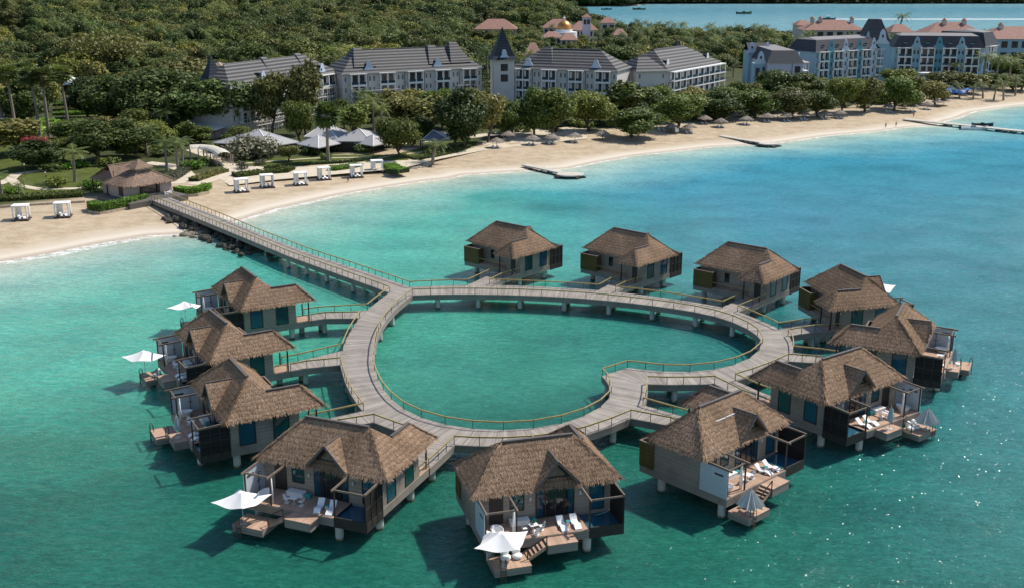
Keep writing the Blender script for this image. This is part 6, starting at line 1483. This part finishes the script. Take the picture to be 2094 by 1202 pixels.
tile_house('terracotta roof in front of the golden dome, left', 1110, 1150, 77, 11.5, 15, 16, floors=2, bays=3); tile_house('terracotta roof in front of the golden dome, right', 1148, 1180, 82, 11, 15, 16, floors=2, bays=3); tile_house('small terracotta house behind the square white tower', 1230, 1258, 47, 15, 19, 12, floors=2, bays=2); tile_house('terracotta roof half hidden right of the white tower', 1256, 1282, 72, 11, 15, 14, floors=1, bays=2); tile_house('red tiled roof edge behind the dark grey block', 1076, 1104, 112, 13, 18.5, 14, floors=2, bays=2)
p = G(1154,62,14); m = MPP(p); r_ = 15.5*m; t = thing('domed_hall', 'golden domed hall with white drum among red roofs', 'domed hall', (p.x,p.y+r_,0)); b = MB(); b.lathe([(r_*1.75,ZG),(r_*1.75,12.5),(r_*1.1,12.5),(r_*1.1,14.2),(0,14.2)], n=28); b.build('drum', M['hotel_white'], t)
b = MB(); b.lathe([(r_,14.2),(r_*.99,14.2+r_*.3),(r_*.86,14.2+r_*.66),(r_*.6,14.2+r_*.95),(r_*.25,14.2+r_*1.12),(.3,14.2+r_*1.16)], n=24); b.build('dome', M['gold'], t, smooth=True); b = MB(); z = 14.2+r_*1.14; b.lathe([(.4,z),(.3,z+.8),(1,z+1.3),(1,z+1.9),(.2,z+2.6),(0,z+3.4)], n=10); b.build('finial', M['hotel_white'], t)
p = G(1200,36,22); m = MPP(p); t = thing('bell_tower', 'square white tower with small red roof behind the golden dome', 'tower', (p.x,p.y,0)); s_ = 8*m; b = MB(); b.box(-s_,s_,0,2*s_,ZG,22); b.build('wall', M['hotel_lilac'], t); b = MB(); q = [(-s_*1.3,-s_*.3),(s_*1.3,-s_*.3),(s_*1.3,2.3*s_),(-s_*1.3,2.3*s_)]
for k in range(4): b.face([(*q[k],22),(*q[(k+1)%4],22),(0,s_,24.6)])
b.build('roof', M['terracotta'], t, recalc=False)
for x in (-.45,.45): b = MB(); b.box(x*s_-1,x*s_+1,-.1,.02,17,20.5); b.build('window', M['room_dark'], t)
BUILDINGS = []
for o in bpy.data.objects:
    if o.parent is None and o.get('category') in ('hotel','building','tower','domed hall','roof house','pavilion','gazebo'): BUILDINGS.append(o)
# ================================================================ trees
def footprints():
    fp = []
    bpy.context.view_layer.update()
    for o in BUILDINGS:
        for c in o.children:
            if c.name.split('.')[0] in ('wall','drum') and c.type == 'MESH':
                bb = [c.matrix_world @ Vector(v) for v in c.bound_box]; fp.append([(bb[i].x, bb[i].y) for i in (0,3,7,4)])
    return fp
FP = footprints()
def in_poly(x, y, q):
    s = 0
    for i in range(len(q)):
        (x0,y0),(x1,y1) = q[i], q[(i+1)%len(q)]; c = (x1-x0)*(y-y0)-(y1-y0)*(x-x0)
        if c == 0: continue
        if s == 0: s = 1 if c > 0 else -1
        elif (c > 0) != (s > 0): return False
    return True
def blocked(x, y, mg=3.0):
    for q in FP:
        cx = sum(p[0] for p in q)/4; cy = sum(p[1] for p in q)/4
        rr = max(math.hypot(p[0]-cx,p[1]-cy) for p in q)
        if (x-cx)**2+(y-cy)**2 > (rr+mg+2)**2: continue
        if in_poly(x, y, [(cx+(p[0]-cx)*(1+mg/rr*1.4), cy+(p[1]-cy)*(1+mg/rr*1.4)) for p in q]): return True
    return False
GB, GT, GP = 'spreading trees along the beach', 'tall slender palms at the left', 'feather palms in the gardens'
for a in [
 ('round',819,322,92,76,'green tree on the lawn left of the blue-roofed gazebo'),('olive2',880,272,84,92,'olive-brown tree behind the blue-roofed gazebo'),('dark',948,303,140,84,'tall dark tree right of the blue-roofed gazebo'),('olive',997,292,112,58,'slim olive-brown tree with a forked bare trunk on the sand'),
 ('round2',1048,280,84,54,'dark rounded tree between the slim olive tree and the clump'),('dark',1092,276,110,64,'dark tree of the beach clump, its left part'),('round2',1130,280,114,76,'broad dark tree in the middle of the beach clump'),('round',1205,268,92,84,'broad round tree right of the lone thatched umbrella'),('slim',1284,254,100,80,'tall loose tree before the end of the dark-roofed block'),('round2',1292,282,70,92,'low spreading tree leaning over the open sand'),
 ('round',1386,264,82,86,'round tree behind the red flag'),('dark',1466,246,68,78,'dark leaning tree before the gallery hotel block'),('round',1545,242,66,80,'bright rounded tree above the second jetty'),('round2',1514,222,62,58,'tree left of the lilac wing, second row'),('dark2',1585,214,80,72,'glossy dark tree before the lilac wing'),('dark2',1640,214,74,68,'glossy dark tree right of the lilac wing end'),
 ('olive2',1622,242,70,62,'olive tree over the middle beach umbrellas, left'),('round',1672,240,62,60,'rounded tree over the middle beach umbrellas, right'),('round',1722,232,84,58,'green tree before the long blue hotel, left of three'),('olive2',1768,230,82,56,'olive tree before the long blue hotel, middle of three'),('round2',1828,226,78,74,'broad tree before the long blue hotel, right of three'),('olive',1912,214,54,46,'tree before the white arch'),('olive2',1975,191,48,56,'spreading tree left of the blue parasols end'),
 ('round',2048,160,52,66,'round tree before the terracotta roof at the right edge'),('dark',2082,158,56,62,'dark tree at the right edge before the terracotta roof'),('round2',2070,186,34,60,'low bushy tree behind the right beach palms'),('round',2022,182,36,44,'low tree right of the blue parasols'),('round',1350,228,60,56,'tree squeezed before the plain grey end wall'),('olive2',1262,232,50,44,'tree before the right end of the dark roofed block')]:
    plant(a[0], a[1], a[2], a[3]*.82, a[4], a[5], group=GB)
for a in [
 ('dark2',440,274,122,150,'huge dark layered tree before the left end of the grey hotel'),('dark2',335,262,128,140,'huge dark layered tree left of the first'),('dark',300,268,120,90,'dark tree behind the left lawns'),('dark',235,258,110,90,'dark tree right of the tall palms'),('olive',556,276,120,58,'slim olive tree against the left hotel wall'),('olive2',626,276,140,66,'yellow-green tall tree before the left hotel block'),('round',614,294,82,56,'bright green tree behind the small canvas roof'),('slim',728,300,86,62,'slender dark-stemmed tree between the canvas roofs'),
 ('round2',205,332,92,92,'dense tree behind the pavilion, left'),('dark',258,322,84,86,'dark tree behind the pavilion roof'),('dark',80,346,66,80,'dark round tree by the lawn path with red blossom on top'),('olive',25,318,78,92,'yellowish round tree at the left edge'),('yellow',36,190,72,90,'yellow-flowering tree at the far left'),('yellow',148,178,72,92,'yellow-flowering tree behind the tall palms'),('bare',238,170,112,130,'big half-bare brownish tree'),
 ('round',300,240,70,90,'green tree behind the huge dark trees'),('olive2',386,208,92,110,'brownish spreading tree behind the dark trees'),('dark',180,242,90,74,'dark tree beside the vegetable rows'),('dark',48,262,110,80,'dark tree among the tall palms'),('round',130,330,50,60,'small green tree left of the pavilion'),('olive2',812,264,74,78,'olive tree before the balconies left of the tower, lower'),('round2',704,262,56,42,'leafy tree behind the slender tree'),('olive',852,258,70,62,'brownish tree behind the blue-roofed gazebo, left'),('round',905,262,74,60,'tree behind the tall dark one by the gazebo'),('dark',760,250,58,50,'dark tree low before the hotel balconies'),('olive2',975,250,64,56,'olive tree at the foot of the pointed tower'),('round',318,306,62,66,'leafy tree right of the pavilion trees, behind the paved path'),('dark',352,280,64,70,'dark tree left of the ribbed white roof'),('round2',286,288,70,72,'bright tree between the dark garden trees'),('olive2',230,300,66,74,'olive tree at the back of the left garden'),('dark2',160,300,60,84,'broad dark tree behind the small garden tree'),('round2',410,296,40,50,'small tree before the arched walkway roof'),('slim',380,300,56,36,'slender tree left of the arched walkway'),('round',15,285,44,60,'bushy tree at the left edge behind the yellowish one'),('bigbush',520,322,46,92,'wide grey-green bush before the widest canvas roof'),('round',490,300,44,50,'small tree left of the widest canvas roof'),('olive',590,330,30,34,'small orange-tinted shrub tree on the lawn'),('dark',860,300,60,44,'small dark tree by the blue-roofed gazebo'),('round2',790,300,52,44,'leafy tree right of the dining canvas roof')]:
    plant(a[0], a[1], a[2], a[3]*(.88 if a[1] < 500 else 1.0), a[4], a[5], group='garden trees')
_r = np.random.default_rng(12); _bx = [1020,1200,1400,1550,1700,1850,1940,2094]; _by = [285,268,255,238,232,220,205,190]
for i in range(19):
    px = 1030 + i*50 + _r.uniform(-10,10); py = np.interp(px, _bx, _by) - _r.uniform(14,26)
    plant(str(_r.choice(['round','round2','olive2','dark','round'])), px, py, _r.uniform(38,52), _r.uniform(46,64), 'rounded tree in the second row behind the beach trees', group='second row of beach trees')
for i in range(34):
    px = 1030 + i*28 + _r.uniform(-8,8); py = np.interp(px, _bx, _by) - _r.uniform(2,12)
    plant(str(_r.choice(['bush','bushdark','bush'])), px, py, _r.uniform(10,17), _r.uniform(22,36), 'low shrub in the shade under the beach trees', group='shrubs under the beach trees')
# red blossom on the tree by the path
p = GS(80,346); r = np.random.default_rng(4); zt = 66*MPP(p); Cn, N = crown_points(r, [(-3+k*1.5, r.normal(0,.6), zt*.93+r.normal(0,.3), 1.1) for k in range(5)], 60, 3, .6); o = link('bougainvillea', quad_mesh('bougainvillea', Cn, N, .2, r, M['flower_red']), None, p); tag(o, 'red bougainvillea blossom spread over a dark round tree', 'blossom')
for a in [('fan',8,266,128,46,'tall fan palm at the very left edge'),('fan',33,272,136,50,'tall fan palm second from the left edge, shaggy skirt'),('fan',83,282,142,50,'tall fan palm left of the closest pair'),('fan',101,284,144,52,'tall fan palm right of the closest pair'),('fan',142,276,140,48,'tall fan palm standing alone before the greenhouse'),('fan',60,250,120,44,'tall fan palm partly behind the closest pair')]: plant(*a, group=GT)
plant('sabal',671,330,122,52,'round-headed fan palm with bare trunk on the gazebo lawn')
for a in [('royal',154,372,72,60,'feather palm left of the pavilion'),('royal',342,350,68,52,'feather palm right behind the pavilion, nearest'),('royal',364,350,64,44,'thin feather palm right behind the pavilion'),('royal',374,338,58,48,'feather palm beside the arched walkway'),('royal',300,318,60,56,'feather palm behind the pavilion lantern'),('royal',345,285,66,60,'dark feather palm before the ribbed white roof'),('royal',4,404,52,50,'feather palm at the left edge of the beach garden'),('coco',884,338,52,58,'young coconut palm by the curved stone seat'),('royal',738,272,92,40,'palm against the hotel left of the tower'),('royal',765,278,82,48,'dark palm before the balconies left of the tower'),('royal',780,282,70,40,'palm beside the dark one before the balconies'),('royal',997,186,92,46,'tall palm in front of the pointed tower'),('coco',1040,196,58,44,'bending palm right of the pointed tower wall'),('royal',1018,180,50,36,'short palm at the foot of the pointed tower'),
 ('royal',2008,178,70,46,'palm before the lilac end block'),('royal',2034,184,74,46,'palm right of the lilac end block'),('coco',1962,202,34,30,'small coconut palm left on the right beach'),('coco',2010,202,36,32,'small coconut palm in the middle of the right beach'),('coco',2052,206,44,34,'small coconut palm nearest the water at right'),('coco',2076,196,40,32,'small coconut palm at the right edge'),('small',40,404,34,34,'small palm in the bed by the left low wall'),('small',50,388,22,26,'tiny palm on the path corner'),('royal',628,66,46,34,'lone tall palm rising from the woods'),('coco',1846,112,50,42,'dark palm before the pale hip-roofed house'),('coco',1822,90,36,30,'palm beside the dark corner tower'),('coco',1838,66,40,34,'palm against the bay above the red roofs'),('royal',2062,178,64,46,'palm before the pool at the right edge'),('coco',2088,186,48,40,'palm leaning at the very right edge'),('coco',1990,204,30,28,'small coconut palm between two others on the right beach'),('coco',2032,205,34,30,'small coconut palm third on the right beach'),('royal',1950,170,44,34,'palm behind the blue parasols')]: plant(*a, group=GP)
for a in [('bush',225,338,18,44,'shrub left of the pavilion roof'),('bush2',150,345,16,50,'pale green shrub on the left lawn'),('bushdark',110,350,16,44,'dark shrub beside the red-flowering tree'),('bush',290,312,20,60,'shrub bank behind the paved path'),('bushdark',330,318,16,50,'dark shrub bank right of the pavilion palms'),('bush2',20,395,14,40,'pale shrub at the left edge of the lawn path'),('bush2',183,388,22,52,'rounded pale green shrub left of the pavilion'),('bush',120,384,24,36,'open shrub on the path edge'),('bushdark',420,338,18,30,'dark shrub by the arched walkway'),('bush2',395,346,22,44,'green shrub bank behind the pavilion path'),('bushgrey',495,345,16,30,'grey-green shrub at the path end'),('bushdark',640,316,20,34,'dark shrub under the round-headed palm'),('bush',668,326,14,24,'shrub at the foot of the round-headed palm'),('bushdark',690,308,18,30,'dark shrub by the small canvas roof'),('bushdark',740,312,18,36,'dark shrub by the dining canvas roof'),('bush',60,300,20,60,'shrub row at the back of the left lawn'),('bushdark',105,306,24,70,'dark shrub row behind the red-flowering tree'),('bush2',130,262,22,80,'yellow-green shrub row before the vegetable rows'),('bush2',60,276,22,70,'yellow-green shrub row under the tall palms'),('bush',200,270,24,70,'shrub row right of the vegetable rows'),('bushdark',560,308,14,60,'dark shrub row under the widest canvas roof'),('bush',445,310,18,40,'shrub right of the arched walkway roof'),('bushdark',470,318,16,40,'dark low shrub left of the gazebo lawn'),('bushgrey',530,338,12,28,'small grey shrub on the gazebo lawn'),('bush',880,320,14,30,'shrub by the blue-roofed gazebo steps')]: plant(*a, group='garden shrubs')
# ---- trees of the belt behind the hotels and gardens, each its own
r = np.random.default_rng(77); NEAR = []
def clear(px, py):
    for (a, b_, c, d) in ((110,200,300,262),(-50,150,80,172)):
        pass
    return True
belt = []
def vis_zone(x, y):
    px, py = PX((x, y, 1.6)); return px, py
cand = 0
while len(belt) < 232 and cand < 30000:
    cand += 1
    y = 300 + 330*r.random()**1.15; x = r.uniform(-.50, .50)*y
    px, py = vis_zone(x, y)
    if inland([(x,y)])[0] < 34 or blocked(x, y, 4): continue
    if px < 480 and (py > 236 or (py > 150 and px < 330 and r.random() < .75)): continue
    if 480 <= px < 1010 and py > 205: continue
    if 1010 <= px < 1500 and py > 176: continue
    if px >= 1500 and py > 132: continue
    if 100 < px < 330 and 205 < py < 268: continue
    W = r.uniform(9.5, 16)
    if any((x-a)**2+(y-b_)**2 < (.36*(W+c))**2 for a, b_, c in belt): continue
    if any((x-a)**2+(y-b_)**2 < (.5*W+.4*c)**2 for a, b_, c in TREES_PLACED): continue
    belt.append((x, y, W))
ZONES = [(-1e9,420,'broadleaf tree in the wood behind the left gardens','trees of the wood behind the left gardens'),(420,1010,'broadleaf tree in the green belt behind the grey-roofed hotel','trees behind the grey-roofed hotel'),(1010,1500,'broadleaf tree among the red roofs behind the grey hotel','trees among the red roofs'),(1500,1e9,'broadleaf tree between the blue hotel and the red-roofed hotel','trees between the hotels at the right')]
for x, y, W in belt:
    px, py = vis_zone(x, y); z = gz(x, y)
    for a, b_, l, g in ZONES:
        if a <= px < b_: break
    q = r.random()
    if 480 < px < 1010 and y < 520 and q < .7: kind = 'olive2' if q < .3 else ('forest4' if q < .55 else 'forest1')
    elif q < .10 and px > 1000: kind = 'coco'
    elif q < .16: kind = 'royal'
    else: kind = r.choice(['forest1','forest2','forest3','forest1','forest4','round2','dark'])
    H0, W0 = TH[kind]; hmax = {True: 14, False: 9.5}[px < 960]
    if kind in ('coco','royal'): s_ = r.uniform(.95,1.25); o = TP[kind].put((x,y,z), r.uniform(0,6.28), 'feather palm in ' + l.split(' in ',1)[-1] if ' in ' in l else 'feather palm ' + l.split('tree ',1)[-1], s_, g.replace('trees','palms'))
    else:
        big = 1.35 if r.random() < .12 else 1.0; sx = W/W0*big; o = TP[kind].put((x,y,z), r.uniform(0,6.28), l, (sx, sx, r.uniform(7.5,hmax)*big/H0), g)
# ---- the far wood: one mass
pts = []; r = np.random.default_rng(78)
for y in np.arange(470, 1840, 9.5):
    st = 9.0 + (y-470)*.004
    for x in np.arange(-.9*y, .66*y, st):
        xx, yy = x + r.normal(0,2.2), y + r.normal(0,2.2)
        px, py = PX((xx, yy, 2)); pts.append((xx, yy))
for y in np.arange(300, 470, 9.0):
    for x in np.arange(-1.0*y, -.505*y, 9.0): pts.append((x + r.normal(0,2.2), y + r.normal(0,2.2)))
for y in np.arange(1842, 2120, 8):
    for x in np.arange(-100, .60*y, 8): pts.append((x + r.normal(0,3), y + r.normal(0,3)))
pts = np.array(pts); dI = inland(pts); pts = pts[((dI > 6) & ((pts[:,1] > 470) | (dI > 40))) | ((pts[:,1] > 1800) & (dI > 0))]
keep = np.ones(len(pts), bool)
for i, (x, y) in enumerate(pts):
    px, py = PX((x, y, 2))
    if px < -40: continue
    if y < 640:
        if blocked(x, y, 5) or (y < 640 and any((x-a)**2+(y-b_)**2 < (.42*(9+c))**2 for a, b_, c in belt)): keep[i] = False; continue
        if px < 480 and py > 150: keep[i] = False
        if 480 <= px < 1010 and py > 170: keep[i] = False
        if 1010 <= px < 1500 and py > 130: keep[i] = False
        if px >= 1500 and py > 106: keep[i] = False
    elif y < 1000 and blocked(x, y, 4): keep[i] = False
    if px < 85 and 70 < py < 100 and r.random() < .9: keep[i] = False
clr = hnoise(pts[:,0], pts[:,1], .040, 5) + .5*hnoise(pts[:,0], pts[:,1], .11, 2); keep &= ~((clr > .92) & (pts[:,1] < 1500) & (pts[:,1] > 560))
pts = pts[keep]; zs = height(pts)
me = bpy.data.meshes.new('far_wood'); me.vertices.add(len(pts)); me.vertices.foreach_set('co', np.column_stack([pts, zs-.2]).astype(np.float32).ravel())
sc_ = (.75 + 1.15*r.random(len(pts))**1.6) * (1 + np.clip((pts[:,1]-700)/2500,0,.3)); sc_ = np.where(pts[:,1] > 1850, sc_*1.0, sc_)
u_ = pts[:,0]/pts[:,1]; sc_ = np.where((pts[:,1] < 1000) & (u_ > -.045) & (u_ < .105), sc_*.62, sc_); sc_ = np.where((pts[:,1] < 1000) & (u_ >= .105), np.clip(sc_, .8, 1.35), sc_); a = me.attributes.new('size','FLOAT','POINT'); a.data.foreach_set('value', sc_.astype(np.float32))
kind = r.choice(6, len(pts), p=[.30,.25,.19,.14,.05,.07]); kind = np.where((pts[:,1] > 1800), 2, kind); kind = np.where((pts[:,0]/pts[:,1] > .0) & (pts[:,1] < 1000) & (r.random(len(pts)) < .28), 5, kind); a = me.attributes.new('kind','INT','POINT'); a.data.foreach_set('value', kind.astype(np.int32))
a = me.attributes.new('turn','FLOAT','POINT'); a.data.foreach_set('value', r.uniform(0,6.28,len(pts)).astype(np.float32))
wood = link('far_wood', me); tag(wood, 'far wooded plain reading as one mass of crowns', 'woodland', None, 'stuff')
ng = bpy.data.node_groups.new('far_wood', 'GeometryNodeTree'); ng.interface.new_socket('Geometry', in_out='INPUT', socket_type='NodeSocketGeometry'); ng.interface.new_socket('Geometry', in_out='OUTPUT', socket_type='NodeSocketGeometry')
N_ = ng.nodes; gi = N_.new('NodeGroupInput'); go = N_.new('NodeGroupOutput'); jn = N_.new('GeometryNodeJoinGeometry')
ak = N_.new('GeometryNodeInputNamedAttribute'); ak.data_type = 'INT'; ak.inputs[0].default_value = 'kind'
as_ = N_.new('GeometryNodeInputNamedAttribute'); as_.data_type = 'FLOAT'; as_.inputs[0].default_value = 'size'
at_ = N_.new('GeometryNodeInputNamedAttribute'); at_.data_type = 'FLOAT'; at_.inputs[0].default_value = 'turn'
cx = N_.new('ShaderNodeCombineXYZ'); ng.links.new(at_.outputs[0], cx.inputs[2])
for i, k in enumerate(('forest1','forest2','forest3','forest4','yellow','royal')):
    crown = [c for c in TP[k].o.children if c.name.startswith('crown')][0]
    oi = N_.new('GeometryNodeObjectInfo'); oi.inputs[0].default_value = crown; oi.transform_space = 'ORIGINAL'; oi.inputs[1].default_value = True
    cmp_ = N_.new('FunctionNodeCompare'); cmp_.data_type = 'INT'; cmp_.operation = 'EQUAL'; ng.links.new(ak.outputs[0], cmp_.inputs[2]); cmp_.inputs[3].default_value = i
    ip = N_.new('GeometryNodeInstanceOnPoints'); ng.links.new(gi.outputs[0], ip.inputs['Points']); ng.links.new(oi.outputs['Geometry'], ip.inputs['Instance']); ng.links.new(cmp_.outputs[0], ip.inputs['Selection']); ng.links.new(cx.outputs[0], ip.inputs['Rotation']); ng.links.new(as_.outputs[0], ip.inputs['Scale'])
    ng.links.new(ip.outputs[0], jn.inputs[0])
ng.links.new(jn.outputs[0], go.inputs[0]); md = wood.modifiers.new('scatter','NODES'); md.node_group = ng
print('belt', len(belt), 'wood', len(pts))
# protos that were never placed leave nothing behind
for P_ in list(TP.values()) + list(PR.values()) + [GZ, PA, BP, LPp]:
    if not P_.used:
        for c in list(P_.o.children): bpy.data.objects.remove(c)
        bpy.data.objects.remove(P_.o)
print("objects", len(bpy.data.objects))
